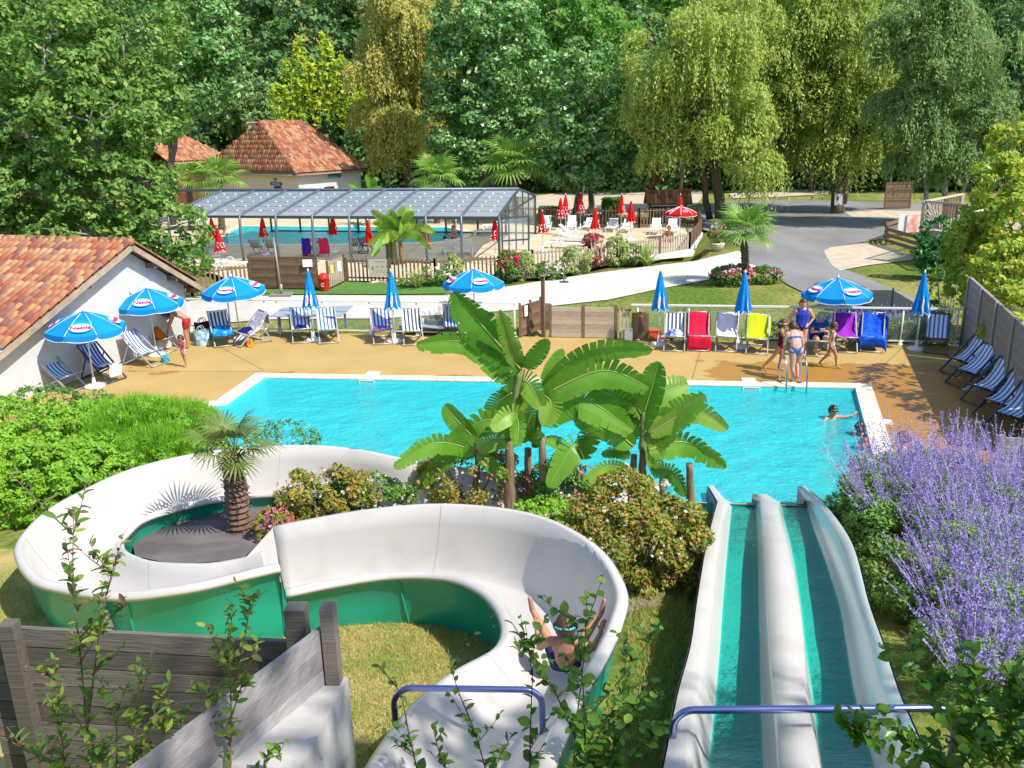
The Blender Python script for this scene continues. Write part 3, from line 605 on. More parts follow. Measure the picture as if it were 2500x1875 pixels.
tx.matrix_parent_inverse = Matrix.Translation(h2.location).inverted() @ Matrix.Translation(h2.location) if False else Matrix.Translation(-h2.location) if False else Matrix.Identity(4)
so_.matrix_parent_inverse = Matrix.Translation(h2.location).inverted()
b = MB(); q = PN(678, 459, W2 + fn * .02, fn); b.box(q, (.95, .04, .28), Matrix((ed, es, Vector((0, 0, 1)))).transposed()); b.build('service_hatch', mat('dark_opening', (.015, .012, .03), rough=.5), h2, False, True)
b = MB(); q = PN(672, 439, W2 + fn * .06, fn); b.ball(q, (.15, .1, .15), 10, 6); b.build('bulkhead_lamp', mat('lamp_brown', (.3, .2, .1), rough=.4), h2, True, True)
sn = ed
def onside(px_, py_): return PN(px_, py_, W2 + sn * .03, sn)
q = onside(803, 448); b = MB(); b.box((q.x, q.y, 1.05), (.06, 1.1, 2.2), Matrix((ed, es, Vector((0, 0, 1)))).transposed()); b.build('door', mat('door_dark', (.05, .02, .02), rough=.5), h2, False, True)
for px_ in (789, 819):
    q = onside(px_, 449); b = MB(); b.box((q.x, q.y, 1.6), (.03, .6, 1.2), Matrix((ed, es, Vector((0, 0, 1)))).transposed()); po = b.build('poster', mat('poster_paper', (.7, .72, .7), rough=.7), h2, False, True)
    b = MB(); b.box((q.x + .03, q.y, 1.45), (.02, .2, .3)); b.build('poster_mark', mat('poster_teal', (.02, .25, .22), rough=.6), h2, False, True)
q = onside(801, 431); b = MB(); b.tube([q + sn * .05, q + sn * .05 + es * 1.3], .14, 8); b.build('awning_roll', mat('awning_teal', (.02, .3, .25), rough=.6), h2, True, True)
b = MB(); b.box(R1 + es * .6 - ed * 1.6 + Vector((0, 0, -.5)), (.8, .8, 1.0)); b.box(R1 + es * .6 - ed * 1.6 + Vector((0, 0, .04)), (1.0, 1.0, .1)); b.build('chimney', M_cream, h2, False, True)
# ---- the smaller roof left of it
c0, c1 = PY(415, 397, 83), PY(572, 379, 89); c0.z = c1.z = 3.9; dd = (c1 - c0).normalized(); ds = Vector((-dd.y, dd.x, 0)); ds = ds if ds.y > 0 else -ds
h3 = thing('tiled_shed', 'low red tiled shed half hidden by the big tree, next to the hipped house', 'building', (c0.x, c0.y, 0))
rr0 = c0.lerp(c1, .70) + ds * 5.5; rr0.z = PN(549, 323, rr0, Vector((0, 1, 0))).z; rr00 = c0 + ds * 5.5; rr00.z = rr0.z
b = MB(); b.add([c0, c1, c1 + ds * 9, c0 + ds * 9, rr00, rr0], [(0, 1, 5, 4), (1, 2, 5), (2, 3, 4, 5)]); b.build('roof', M_tile[1], h3, False, True)
roof_tiles(h3, rr00, dd, c0 - rr00, (c1 - c0).length, (c0 - rr00).length, .30, .42, hip_in(0, (c1 - c0).length, 0, (rr0 - rr00).length, (c0 - rr00).length), 120)
b = MB(); b.prism([c0 + (ds + dd) * .5, c1 + (ds - dd) * .5, c1 + ds * 8, c0 + ds * 8], 0, 3.5); b.build('wall', mat('shed_boards', (.10, .035, .02), (.16, .06, .035), rough=.8, scale=2), h3, False, True)
b = MB(); b.tube([c0, c1], .07, 6); b.build('gutter', MATS['zinc_gutter'], h3, True, True)
# ---- pool enclosure: telescopic roof on arched ribs
EE = 2.35; e1, e2, e0 = P(1218, 531, EE), P(1306, 480, EE), P(441, 528, EE); le = (e1 - e0).normalized(); e0 = e1 - le * 22.6; we = (e2 - e1); mg = e1 + we / 2
rdg = PN(1260, 465, mg, Vector((0, 1, 0))).z; rv = we / 2
enc = thing('pool_enclosure', 'long blue grey glazed pool enclosure with arched ribs over the lap pool', 'pool enclosure', (e0.x, e0.y, 0))
M_alu = mat('grey_aluminium', (.13, .16, .20), rough=.4, metal=.3); M_alud = mat('slate_aluminium', (.05, .07, .09), rough=.45)
def glassy(name, c, op, rough=.15):
    if name in MATS: return MATS[name]
    m = bpy.data.materials.new(name); m.use_nodes = True; MATS[name] = m; n = m.node_tree.nodes; L = m.node_tree.links; bb = n['Principled BSDF']
    bb.inputs['Base Color'].default_value = (*c, 1); bb.inputs['Roughness'].default_value = rough; bb.inputs['Alpha'].default_value = op; return m
M_poly = glassy('tinted_polycarbonate', (.50, .58, .69), .82, .3); translucent(M_poly, .5); M_pane = glassy('clear_glass', (.55, .62, .64), .16, .05); M_bronze = glassy('bronze_glass', (.30, .32, .30), .30, .08)
ribx = [441 - 30, 498, 585, 673, 762, 852, 941, 1039, 1126, 1218]
ribp = []
for xx in ribx:
    q = PN(xx, 530, e1, Vector((-le.y, le.x, 0)) if True else None); t = (q - e0).dot(le); ribp.append(e0 + le * t)
def crown(t, base):                                      # roof section, 0 front eave .. 1 ridge
    q = base + rv * t; q.z = EE + (rdg - EE) * (1 - (1 - t) ** 1.18); return q
for i, bs in enumerate(ribp):
    pts = [Vector((bs.x, bs.y, 0)) - rv * .012, Vector((bs.x, bs.y, .9)) - rv * .016, Vector((bs.x, bs.y, 1.6)) - rv * .012] + [crown(t, bs) + Vector((0, 0, .04)) for t in (0, .06, .2, .4, .6, .8, 1)]
    pts += [crown(t, bs + we) if False else Vector((*(bs + we - rv * t).xy, crown(t, bs).z + .04)) for t in (.8, .4, .1, 0)] + [Vector((*(bs + we).xy, 0))]
    b = MB(); b.tube(pts, .075, 6); b.build('arch_rib', M_alud if i == len(ribp) - 1 else M_alu, enc, True, True)
    for yy in (0, 1):
        f = MB(); f.box((bs + we * yy).xy.to_3d() + Vector((0, 0, .02)), (.3, .3, .03)); f.build('rib_foot', M_alud, enc, False, True)
NB = len(ribp) - 1
for i in range(NB):
    a, c = ribp[i], ribp[i + 1]; ts = [0, .04, .12, .3, .5, .75, 1]
    for side in (0, 1):
        b = MB()
        def rp_(bs, t):
            q = crown(t, bs)
            if side: q = Vector((*(bs + we - rv * t).xy, q.z))
            return q
        b.add([rp_(bs, t) for bs in (a, c) for t in ts], [(k, k + 1, len(ts) + k + 1, len(ts) + k) for k in range(len(ts) - 1)]); b.build('roof_panel', M_poly, enc, True, True)
    for t in (.02, .18, .34, .5, .66, .82):
        b = MB(); b.bar(crown(t, a) + Vector((0, 0, .015)), crown(t, c) + Vector((0, 0, .015)), .02, .012); b.build('purlin', M_alu, enc, False, True)
        if t > .1:
            for u in (.33, .67):
                b = MB(); q = crown(t, a.lerp(c, u)); b.lathe([(.06, 0), (.05, .04)], 8, q + Vector((0, 0, .02))); b.build('roof_dot', M_ink, enc, False, True)  # small raised white dots, set in pairs across each roof panel
    b = MB(); b.bar(a + Vector((0, 0, -.02)), c + Vector((0, 0, -.02)), .09, .12); b.build('eave_beam', M_alud, enc, False, True)
    b = MB(); q0, q1 = a + we, c + we; b.quad((q0.x, q0.y, .95), (q1.x, q1.y, .95), (q1.x, q1.y, EE), (q0.x, q0.y, EE)); b.build('side_pane', M_bronze, enc, False, True)
    b = MB(); b.bar((q0.x, q0.y, .95), (q1.x, q1.y, .95), .06, .08); b.bar((q0.x, q0.y, .08), (q1.x, q1.y, .08), .06, .1); b.build('side_rail', M_alud, enc, False, True)
b = MB(); b.tube([crown(1, e0) + Vector((0, 0, .08)), crown(1, e1) + Vector((0, 0, .08))], .09, 6); b.build('ridge_beam', M_alu, enc, True, True)
# right gable end: mullions, panes and the open leaf
def gz_top(t): return crown(t * 2 if t < .5 else 2 - 2 * t, e1).z
gt = [0, .06, .22, .40, .60, .78, 1]
for i in range(len(gt) - 1):
    t0, t1 = gt[i], gt[i + 1]; q0, q1 = e1 + we * t0, e1 + we * t1
    if i not in (1,):
        b = MB(); b.quad((q0.x, q0.y, .05), (q1.x, q1.y, .05), (q1.x, q1.y, gz_top(t1)), (q0.x, q0.y, gz_top(t0))); b.build('end_pane', M_pane, enc, False, True)
    b = MB(); b.bar((q1.x, q1.y, 0), (q1.x, q1.y, gz_top(t1)), .07, .09, (1, 0, 0)); b.build('mullion', M_alud, enc, False, True)
b = MB(); b.bar(e1 + Vector((0, 0, .0)), e1 + we, .07, .1); b.build('end_transom', M_alud, enc, False, True)
q0 = e1 + we * .06; q1 = q0 + Vector((1.35, .5, 0)); b = MB()
for z in (.06, 1.1, 2.25): b.bar((q0.x, q0.y, z), (q1.x, q1.y, z), .05, .08)
for q in (q0, q1): b.bar((q.x, q.y, 0.05), (q.x, q.y, 2.28), .06, .08, (1, 0, 0))
dr = b.build('end_door', M_alud, enc, False, True)
b = MB(); b.quad((q0.x, q0.y, .1), (q1.x, q1.y, .1), (q1.x, q1.y, 2.2), (q0.x, q0.y, 2.2)); b.build('pane', M_pane, dr, False, False).matrix_parent_inverse = Matrix.Identity(4)
dr_children = None
# ---- glass rails behind the deck
M_wmetal = mat('white_paint_metal', (.78, .78, .76), rough=.35, spec=.5)
def glass_rail(name, label, a, c, posts, gap=None):
    t = thing(name, label, 'railing', a); d = (c - a).normalized(); hh = 1.14
    b = MB(); b.bar(a + Vector((0, 0, hh)), c + Vector((0, 0, hh)), .09, .05); b.build('top_rail', M_wmetal, t, False, True)
    b = MB(); b.bar(a + Vector((0, 0, .13)), c + Vector((0, 0, .13)), .04, .04); b.build('bottom_rail', M_wmetal, t, False, True)
    ps_ = []
    for xx in posts:
        q = PN(xx, 815, a, Vector((-d.y, d.x, 0))); s_ = max(0, min((c - a).length, (q - a).dot(d))); q = a + d * s_; ps_.append(q)
        b = MB(); b.tube([q, q + Vector((0, 0, hh - .02))], .028, 8); po = b.build('post', M_wmetal, t, True, True)
        f = MB(); f.lathe([(.11, 0), (.10, .03), (.05, .06), (.04, .16)], 12, q); f.build('post_foot', M_wmetal, t, True, True)
    for q0, q1 in zip(ps_, ps_[1:]):
        if (q1 - q0).length < .3: continue
        b = MB(); b.quad(q0 + d * .05 + Vector((0, 0, .17)), q1 - d * .05 + Vector((0, 0, .17)), q1 - d * .05 + Vector((0, 0, hh - .04)), q0 + d * .05 + Vector((0, 0, hh - .04))); b.build('glass_pane', M_pane, t, False, True)
rl0, rl1 = RA, RA + rdir * (P(1262, 822) - RA).dot(rdir); rr_0, rr_1 = RA + rdir * (P(1540, 827) - RA).dot(rdir), RB
glass_rail('glass_railing', 'white railing with glass panes between the blue deck chairs and the gravel path', rl0, rl1, (470, 565, 652, 682, 792, 906, 1020, 1140, 1257))
glass_rail('glass_railing', 'white railing with glass panes behind the chairs draped in bright towels', rr_0, rr_1, (1556, 1680, 1800, 1935, 2068, 2200, 2334))
# ---- timber gate and screens between the rails
M_pale = [mat('pale_plank_%d' % i, c, c2, rough=.85, scale=2.5, detail=8, stretch=(.6, 9, 9), bump=.3, bscale=6, contrast=(.25, .75)) for i, (c, c2) in enumerate([((.38, .29, .21), (.52, .42, .33)), ((.42, .34, .26), (.56, .47, .38)), ((.33, .24, .17), (.46, .36, .28))])]
M_brown = [mat('brown_plank_%d' % i, c, c2, rough=.8, scale=2.5, detail=8, stretch=(.6, 9, 9), bump=.3, bscale=6, contrast=(.25, .75)) for i, (c, c2) in enumerate([((.13, .075, .045), (.21, .13, .08)), ((.16, .095, .06), (.25, .16, .10)), ((.10, .06, .035), (.17, .10, .065))])]
def planks(parent, a, c, h, n, mts, thick=.035, z0=.03):
    a, c = Vector(a), Vector(c); ph = (h - z0) / n
    for k in range(n):
        b = MB(); o_ = rnd.uniform(-.003, .003); z = a.z + z0 + ph * (k + .5); b.bar((a.x, a.y + o_, z), (c.x, c.y + o_, z + (c.z - a.z)), thick, ph - .003); b.build('plank', mts[(k * 2 + int(a.x * 3)) % len(mts)], parent, False, True)
def post(parent, q, h, w_=.09, mt=None):
    b = MB(); q = Vector(q); b.box(q + Vector((0, 0, h / 2)), (w_, w_, h)); b.build('post', mt or M_brown[0], parent, False, True)
def onrail(xx, off=0.0):
    q = PN(xx, 820, RA, rnor); return RA + rdir * (q - RA).dot(rdir) + rnor * off
g1 = thing('timber_gate', 'pale plank gate panels between the two glass railings', 'gate', onrail(1420, .1))
for x0, x1 in ((1346, 1419), (1427, 1499)): planks(g1, onrail(x0, .1), onrail(x1, .1), 1.02, 7, M_pale)
for xx in (1343, 1423, 1503): post(g1, onrail(xx, .12), 1.1)
for xx in (1514, 1523, 1533):
    b = MB(); q = onrail(xx, .1); b.box(q + Vector((0, 0, .5)), (.08, .03, .95)); b.build('picket', M_pale[1], g1, False, True)
b = MB(); b.bar(onrail(1503, .1) + Vector((0, 0, .95)), onrail(1540, .1) + Vector((0, 0, .95)), .03, .06); b.build('picket_rail', M_brown[1], g1, False, True)
g2 = thing('timber_screen', 'short angled brown plank screen with white notice beside the shower', 'screen', onrail(1270))
q0, q1, q2 = onrail(1270), onrail(1309, -.0) + rnor * 1.1, onrail(1335, .1) + rnor * .9
planks(g2, q0, q1, 1.05, 8, M_brown); planks(g2, q1, q2, .95, 7, M_pale)
for q in (q0, q0.lerp(q1, .5), q1): post(g2, q, 1.15, .08)
b = MB(); q = q0.lerp(q1, .22) + Vector((.05, -.05, .85)); b.bar(q - (q1 - q0) * .07, q + (q1 - q0) * .07, .012, .36); b.build('notice', M_ink, g2, False, True)
sh = thing('outdoor_shower', 'thin bent steel shower pipe with square head over the gravel path', 'shower', onrail(1327, .1))
base = onrail(1330, .05); tp = 2.15
arm = onrail(1377, .05) - base
b = MB(); b.tube(arch(base, base + arm + Vector((0, 0, 0)), tp, .14)[:-2] + [base + arm + Vector((0, 0, tp - .28))], .02, 8); b.build('pipe', M_steel, sh, True, True)
b = MB(); b.box(base + arm + Vector((0, 0, tp - .30)), (.28, .2, .03)); b.build('shower_head', M_alud, sh, False, True)
b = MB(); b.box(base + rnor * .12 - rdir * .08 + Vector((0, 0, .95)), (.1, .1, 1.9)); b.build('post', mat('brown_post', (.12, .05, .035), rough=.7), sh, False, True)
# ---- tall timber fence along the right side of the deck
tf = thing('timber_fence', 'tall grey timber plank fence with slim posts along the shaded side of the deck', 'fence', FB0)
M_gfence = [mat('grey_plank_%d' % i, c, c2, rough=.85, scale=2.5, detail=9, stretch=(9, .7, 9), bump=.4, bscale=6, contrast=(.25, .75)) for i, (c, c2) in enumerate([((.21, .18, .17), (.34, .30, .28)), ((.18, .15, .14), (.30, .26, .24)), ((.25, .22, .20), (.38, .34, .32)), ((.20, .16, .13), (.36, .30, .25))])]
nb = 5; bl = 9.6 / nb
for i in range(nb):
    q0, q1 = FB0 + fdir * (bl * i + .03), FB0 + fdir * (bl * (i + 1) - .03); planks(tf, q0, q1, 2.08, 14, M_gfence, .04)
    b = MB(); b.tube([q0 + Vector((-.05, 0, 0)), q0 + Vector((-.05, 0, 2.12))], .04, 8); b.build('post', mat('fence_post', (.30, .27, .24), rough=.6), tf, True, True)
    b = MB(); b.bar(q0 + Vector((0, 0, 2.1)), q1 + Vector((0, 0, 2.1)), .08, .03); b.build('cap_board', M_gfence[0], tf, False, True)
cp = thing('plank_fence', 'blue grey plank panel with two posts beside the lavender', 'fence', (9.2, 14.6, 0))
qa = PY(2444, 1066, 15.0); z1 = qa.z
for i in range(12): 
    b = MB(); z = z1 - .08 - i * .155; b.bar((qa.x, 15.0, z), (qa.x + 1.6, 14.6, z), .035, .145); b.build('plank', [mat('bluegrey_plank_%d' % k, c, c2, rough=.85, scale=3, stretch=(.7, 8, 8), bump=.4, bscale=6) for k, (c, c2) in enumerate([((.22, .24, .24), (.36, .38, .37)), ((.27, .29, .28), (.40, .42, .41))])][i % 2], cp, False, True)
for k in (0, .52, 1.55):
    b = MB(); b.box((qa.x + k, 15.0 - k * .25 - .05, z1 / 2 - .0), (.07, .07, z1 + .12)); b.build('post', M_grey[1], cp, False, True)
# ---- picket fences of the lap pool terrace
M_picket = mat('picket_brown', (.16, .10, .065), (.27, .18, .12), rough=.85, scale=3, stretch=(6, 6, .6)); M_picket2 = mat('picket_pale', (.34, .26, .19), (.46, .37, .28), rough=.85, scale=3, stretch=(6, 6, .6))
def picket_fence(label, pts, h=1.08, sp=.19, mt=None, name='picket_fence'):
    mt = mt or M_picket; t = thing(name, label, 'fence', pts[0]); pm = None
    bb = MB(); bb.box((0, 0, h / 2 + .04), (.075, .03, h - .06)); pm = bb.mesh('picket', mt)
    for a, c in zip(pts, pts[1:]):
        d = c - a; L_ = d.length; d.normalize(); rz = math.atan2(d.y, d.x)
        for k in range(int(L_ / sp)):
            q = a + d * (k + .5) * sp; o = inst('picket', pm, t, q - t.location, (0, rnd.uniform(-.012, .012), rz))
        for z in (.2, h - .12):
            b = MB(); b.bar(a + Vector((0, 0, z)) + Vector((d.y, -d.x, 0)) * -.03, c + Vector((0, 0, z)) + Vector((d.y, -d.x, 0)) * -.03, .03, .07); b.build('fence_rail', mt, t, False, True)
        npst = max(1, int(L_ / 1.7))
        for k in range(npst + 1): 
            b = MB(); b.box(a + d * (L_ * k / npst) + Vector((0, 0, h * .52)), (.09, .09, h * 1.06)); b.build('fence_post', M_brown[2], t, False, True)
    return t
picket_fence('picket fence at the leaf covered end of the terrace behind the blue open parasol', px((400, 732), (470, 724), (612, 705)))
picket_fence('picket fence in front of the banana clump and clipped bushes', px((846, 688), (1063, 693), (1222, 682)))
picket_fence('pale picket fence running past the clipped round bushes to the terrace corner', px((1222, 682), (1300, 669), (1440, 656), (1530, 645), (1683, 619)), mt=M_picket2)
picket_fence('picket fence closing the terrace end under the red and white open parasol', px((1683, 619), (1713, 576), (1702, 552)))
picket_fence('long picket fence behind the row of white loungers', px((1698, 553), (1560, 557), (1400, 556), (1262, 548)), 1.25, .21)
b = MB(); b.prism([P(1520, 648), P(1688, 621), P(1716, 577), P(1709, 576), P(1682, 617), P(1520, 644)], 0, .25); structure(b.build('terrace_kerb', M_plaster))
scr = thing('plank_screen', 'brown horizontal plank screen with pinned papers behind the red bin', 'screen', P(615, 705))
planks(scr, P(617, 704), P(680, 705), 1.42, 11, M_brown); planks(scr, P(686, 705), P(774, 706), 1.42, 11, M_brown)
for xx in (615, 683, 777): post(scr, P(xx, 705), 1.5, .09, M_brown[2])
pl = thing('notice_sheet', 'white notice sheets pinned on the brown plank screen', 'notice', P(757, 706) + Vector((0, 0, 1.2)))
b = MB(); b.box(P(757, 706) + Vector((0, -.06, 1.15)), (.42, .02, .32)); b.build('paper', M_ink, pl, False, True)
b = MB(); b.box(P(751, 706) + Vector((0, -.075, 1.15)), (.16, .012, .26)); b.build('printed_text', mat('print_grey', (.45, .45, .47), (.8, .8, .8), scale=25), pl, False, True)
gt_ = picket_fence('slanting picket gate with yellow and white signs beside the artificial turf', px((803, 707), (843, 688)), 1.2, .2, M_picket2, 'picket_gate')
for (xx, yy, c, w_) in ((812, 702, (.75, .6, .08), .35), (829, 694, (.8, .78, .76), .45)):
    b = MB(); q = P(xx, yy) + Vector((-.02, -.08, .82)); b.box(q, (w_ * .8, .02, w_), Matrix.Rotation(.5, 3, 'Z')); b.build('sign', mat('sign_%d' % xx, c, rough=.5), gt_, False, True)
bo = thing('information_board', 'pale printed information board hung on the picket fence', 'sign', P(932, 690))
b = MB(); q = P(930, 690) + Vector((0, -.09, .68)); b.box(q, (.98, .03, .78)); b.build('board', mat('board_paper', (.50, .43, .35), (.44, .38, .31), rough=.6), bo, False, True)
for k, (tx_, sz, dx, dz) in enumerate((('PROGRAMME', .085, 0, .29), ('lundi  mardi', .06, .1, .12), ('jeudi  samedi', .06, .1, .0), ('mini golf', .07, -.1, -.14))[:1]):
    inst('lettering', text_mesh(tx_, sz, mat('sign_ink', (.08, .08, .09))), bo, q + Vector((dx, -.018, dz)) - bo.location, (R(90), 0, 0))
b = MB()
for k in range(9): b.box(q + Vector((-.32 + .08 * k, -.018, -.12 if k % 2 else -.2)), (.06, .004, .018))
for k in range(3): b.box(q + Vector((-.1 + .22 * k, -.018, .06)), (.09, .004, .04))
b.add([q + Vector((-.36, -.018, -.06)), q + Vector((-.28, -.018, -.06)), q + Vector((-.32, -.018, .16))], [(0, 1, 2)])
b.build('printed_marks', mat('board_ink', (.12, .11, .10), rough=.6), bo, False, True)
# ---- tiled well, far plank screens, balcony with sunburst railing, slatted barrier
yw = 61.0; w0, w1 = PY(1586, 545, yw), PY(1672, 545, yw)
wl = thing('tiled_well', 'small timber well shelter with red tiled roof behind the long picket fence', 'shelter', ((w0.x + w1.x) / 2, yw, 0))
for q in (w0, w1):
    b = MB(); b.box((q.x, yw, 1.05), (.16, .16, 2.1)); b.build('post', M_brown[2], wl, False, True)
b = MB(); b.box(((w0.x + w1.x) / 2, yw, .5), (2.1, 1.3, 1.0)); b.build('well_body', M_brown[0], wl, False, True)
zt_ = PY(1630, 500, yw - .5).z; zr_ = PY(1630, 468, yw).z
for sg_ in (-1, 1):
    o_ = Vector((w0.x - .35, yw, zr_)); dv = Vector((0, sg_ * .75, zt_ - zr_))
    b = MB(); Wd = w1.x - w0.x + .7; b.add([o_, o_ + Vector((Wd, 0, 0)), o_ + Vector((Wd, 0, 0)) + dv, o_ + dv], [(0, 1, 2, 3)]); b.build('roof_board', M_brown[1], wl, False, True)
    roof_tiles(wl, o_, Vector((1, 0, 0)), dv, Wd, dv.length, .26, .36, limit=60)
b = MB(); b.tube([(w0.x - .4, yw, zr_ + .05), (w1.x + .4, yw, zr_ + .05)], .11, 7); b.build('ridge_tile', M_tile[2], wl, True, True)
fs = thing('plank_shed', 'dark plank windbreak in the shade under the far willow', 'screen', PY(2160, 495, 66))
q0, q1 = PY(2160, 493, 66), PY(2222, 493, 66); q0.z = q1.z = 0
for k in range(9): 
    b = MB(); b.bar((q0.x, 66, .15 + k * .22), (q1.x, 66, .15 + k * .22), .05, .2); b.build('plank', M_brown[k % 3], fs, False, True)
post(fs, q0, 2.1); post(fs, q1, 2.1)
bal = thing('balcony_deck', 'raised timber balcony with sunburst railing beside the yellow tree', 'balcony', P(2245, 645))
by = P(2245, 640).y; A0 = PY(2246, 590, by); zb = PY(2246, 560, by).z; zt2 = PY(2246, 492, by).z
B0 = Vector((A0.x, by, zb)); B1 = PY(2335, 570, by - 1.6); B1.z = zb; B2 = PY(2372, 570, by - 3.4); B2.z = zb; C0 = PY(2350, 480, by + 3.5); C0.z = zb
b = MB(); b.prism([B0, B1, B2, Vector((B2.x + 3, B2.y, 0)), Vector((C0.x + 3, C0.y, 0)), C0], zb - .25, zb); b.build('floor', M_pale[2], bal, False, True)
for q in (B0, B1, B2, C0): post(bal, (q.x, q.y, 0), zt2 + .04, .14, M_pale[1])
for k in range(5):
    b = MB(); q = B0.lerp(B1, k * .07); b.box((q.x, q.y, zb / 2), (.13, .05, zb)); b.build('skirt_board', M_pale[k % 3], bal, False, True)
for q0, q1 in ((B0, B1), (B1, B2), (B0, C0)):
    b = MB(); up_ = Vector((0, 0, zt2 - zb)); b.bar(q0 + up_, q1 + up_, .06, .1); b.bar(q0 + Vector((0, 0, .12)), q1 + Vector((0, 0, .12)), .05, .08); b.build('hand_rail', M_pale[1], bal, False, True)
    L_ = (q1 - q0).length; n_ = 9
    for k in range(n_):                                  # rays of the sun from one lower corner
        an = R(8 + 74 * k / (n_ - 1)); hh = zt2 - zb - .17; tx2 = min(L_ * .48, hh / math.tan(an)); d = (q1 - q0).normalized(); e_ = q0 + d * (L_ * .5 - tx2) if (q1 - q0).x > 3 else q1 - d * (tx2)
        s0 = q0 + d * L_ * .5 + Vector((0, 0, .15)); s1 = s0 - d * min(L_ * .48, hh / math.tan(an)) + Vector((0, 0, min(hh, math.tan(an) * L_ * .48)))
        b = MB(); b.bar(s0, s1, .03, .045); b.build('ray_slat', M_pale[0], bal, False, True)
    for k in range(6):
        b = MB(); q = q0.lerp(q1, .55 + .075 * k); b.bar(q + Vector((0, 0, .15)), q + up_, .03, .06, (1, 0, 0)); b.build('baluster', M_brown[1], bal, False, True)
b = MB(); q = C0.lerp(B0, .45); b.bar(q + Vector((.6, -.4, .25)), C0 + Vector((1.0, -.6, .25)), .03, .9); b.build('white_panel', M_wmetal, bal, False, True)
lb = thing('slatted_barrier', 'low slatted timber barrier with white notice by the gravel bay', 'barrier', P(2165, 590))
lp = [P(2240, 625), P(2163, 600), P(2160, 588), P(2195, 575), P(2245, 572)]
for a, c in zip(lp, lp[1:]):
    for z in (.3, .6, .9):
        b = MB(); b.bar(a + Vector((0, 0, z)), c + Vector((0, 0, z)), .05, .18); b.build('slat', M_brown[1], lb, False, True)
for q in lp: post(lb, q, 1.1, .1)
for xx, c in ((2212, (.75, .76, .8)), (2232, (.8, .3, .2))):
    b = MB(); q = P(xx, 600) + Vector((0, .4, 1.15)); b.box(q, (.75, .04, .95)); b.build('notice', mat('notice_%d' % xx, c, (.8, .8, .8), scale=3), lb, False, True)
# ---- ping-pong tables
M_tt = mat('table_top_grey', (.30, .36, .43), rough=.35); M_ttleg = mat('table_leg', (.12, .13, .16), rough=.5)
def pp_table(label, cs, tz=.76):
    q = [P(x, y, tz) for x, y in cs]; c = sum(q, Vector()) / 4; t = thing('table_tennis_table', label, 'table', (c.x, c.y, 0), group='table tennis tables on the gravel')
    b = MB(); b.prism(q, tz - .03, tz); b.build('table_top', M_tt, t, False, True)
    b = MB(); m0, m1 = q[0].lerp(q[2], .5) , None; a = q[0].lerp(q[1], .5); e = q[3].lerp(q[2], .5)
    n0, n1 = q[0].lerp(q[3], .5), q[1].lerp(q[2], .5); b.bar(n0 + Vector((0, 0, .07)), n1 + Vector((0, 0, .07)), .03, .14); b.build('net', M_wmetal, t, False, True)
    for q_ in q:
        l = q_.lerp(c, .22); b = MB(); b.box((l.x, l.y, tz / 2 - .015), (.07, .07, tz - .03)); b.build('leg', M_ttleg, t, False, True)
pp_table('grey table tennis table behind the left glass railing under a closed blue parasol', [(658, 772), (690, 751), (862, 746), (833, 771)])
pp_table('low grey play table half hidden by the purple sage behind the railing', [(962, 792), (984, 782), (1098, 783), (1082, 802)], .34)
# ================================================================== chairs, parasols, loungers and small things
def stripemat(name, c1, c2, freq, off=0.0, duty=.5, rough=.8):
    if name in MATS: return MATS[name]
    m = bpy.data.materials.new(name); m.use_nodes = True; MATS[name] = m; n = m.node_tree.nodes; L = m.node_tree.links; bb = n['Principled BSDF']; bb.inputs['Roughness'].default_value = rough; bb.inputs['Specular IOR Level'].default_value = .2
    tc = n.new('ShaderNodeTexCoord'); sx = n.new('ShaderNodeSeparateXYZ'); L.new(tc.outputs['Object'], sx.inputs[0])
    a = n.new('ShaderNodeMath'); a.operation = 'MULTIPLY_ADD'; a.inputs[1].default_value = freq; a.inputs[2].default_value = off + 20; L.new(sx.outputs['X'], a.inputs[0])
    f = n.new('ShaderNodeMath'); f.operation = 'FRACT'; L.new(a.outputs[0], f.inputs[0]); g = n.new('ShaderNodeMath'); g.operation = 'GREATER_THAN'; g.inputs[1].default_value = duty; L.new(f.outputs[0], g.inputs[0])
    mx = n.new('ShaderNodeMix'); mx.data_type = 'RGBA'; L.new(g.outputs[0], mx.inputs[0]); mx.inputs[6].default_value = col4(c1); mx.inputs[7].default_value = col4(c2); L.new(mx.outputs[2], bb.inputs['Base Color']); return m
ST_blue = stripemat('stripe_blue', (.05, .13, .42), (.75, .77, .80), 9.0); ST_black = stripemat('stripe_slate', (.05, .065, .10), (.74, .74, .72), 9.0); ST_navy = stripemat('stripe_navy', (.03, .06, .25), (.55, .6, .72), 10.0, 0, .6)
M_frame = mat('chair_frame_grey', (.42, .42, .42), rough=.4, metal=.4); M_framed = mat('chair_frame_dark', (.07, .08, .10), rough=.4, metal=.3)
def sling_pt(v, dx=0.0, lift=0.0):                       # 0 top bar .. 1 front bar, in the side view (y, z)
    a, bq, c = Vector((.43, .93)), Vector((.04, .16)), Vector((-.50, .44)); q = a * (1 - v) ** 2 + bq * 2 * v * (1 - v) + c * v * v; return q + Vector((0, lift))
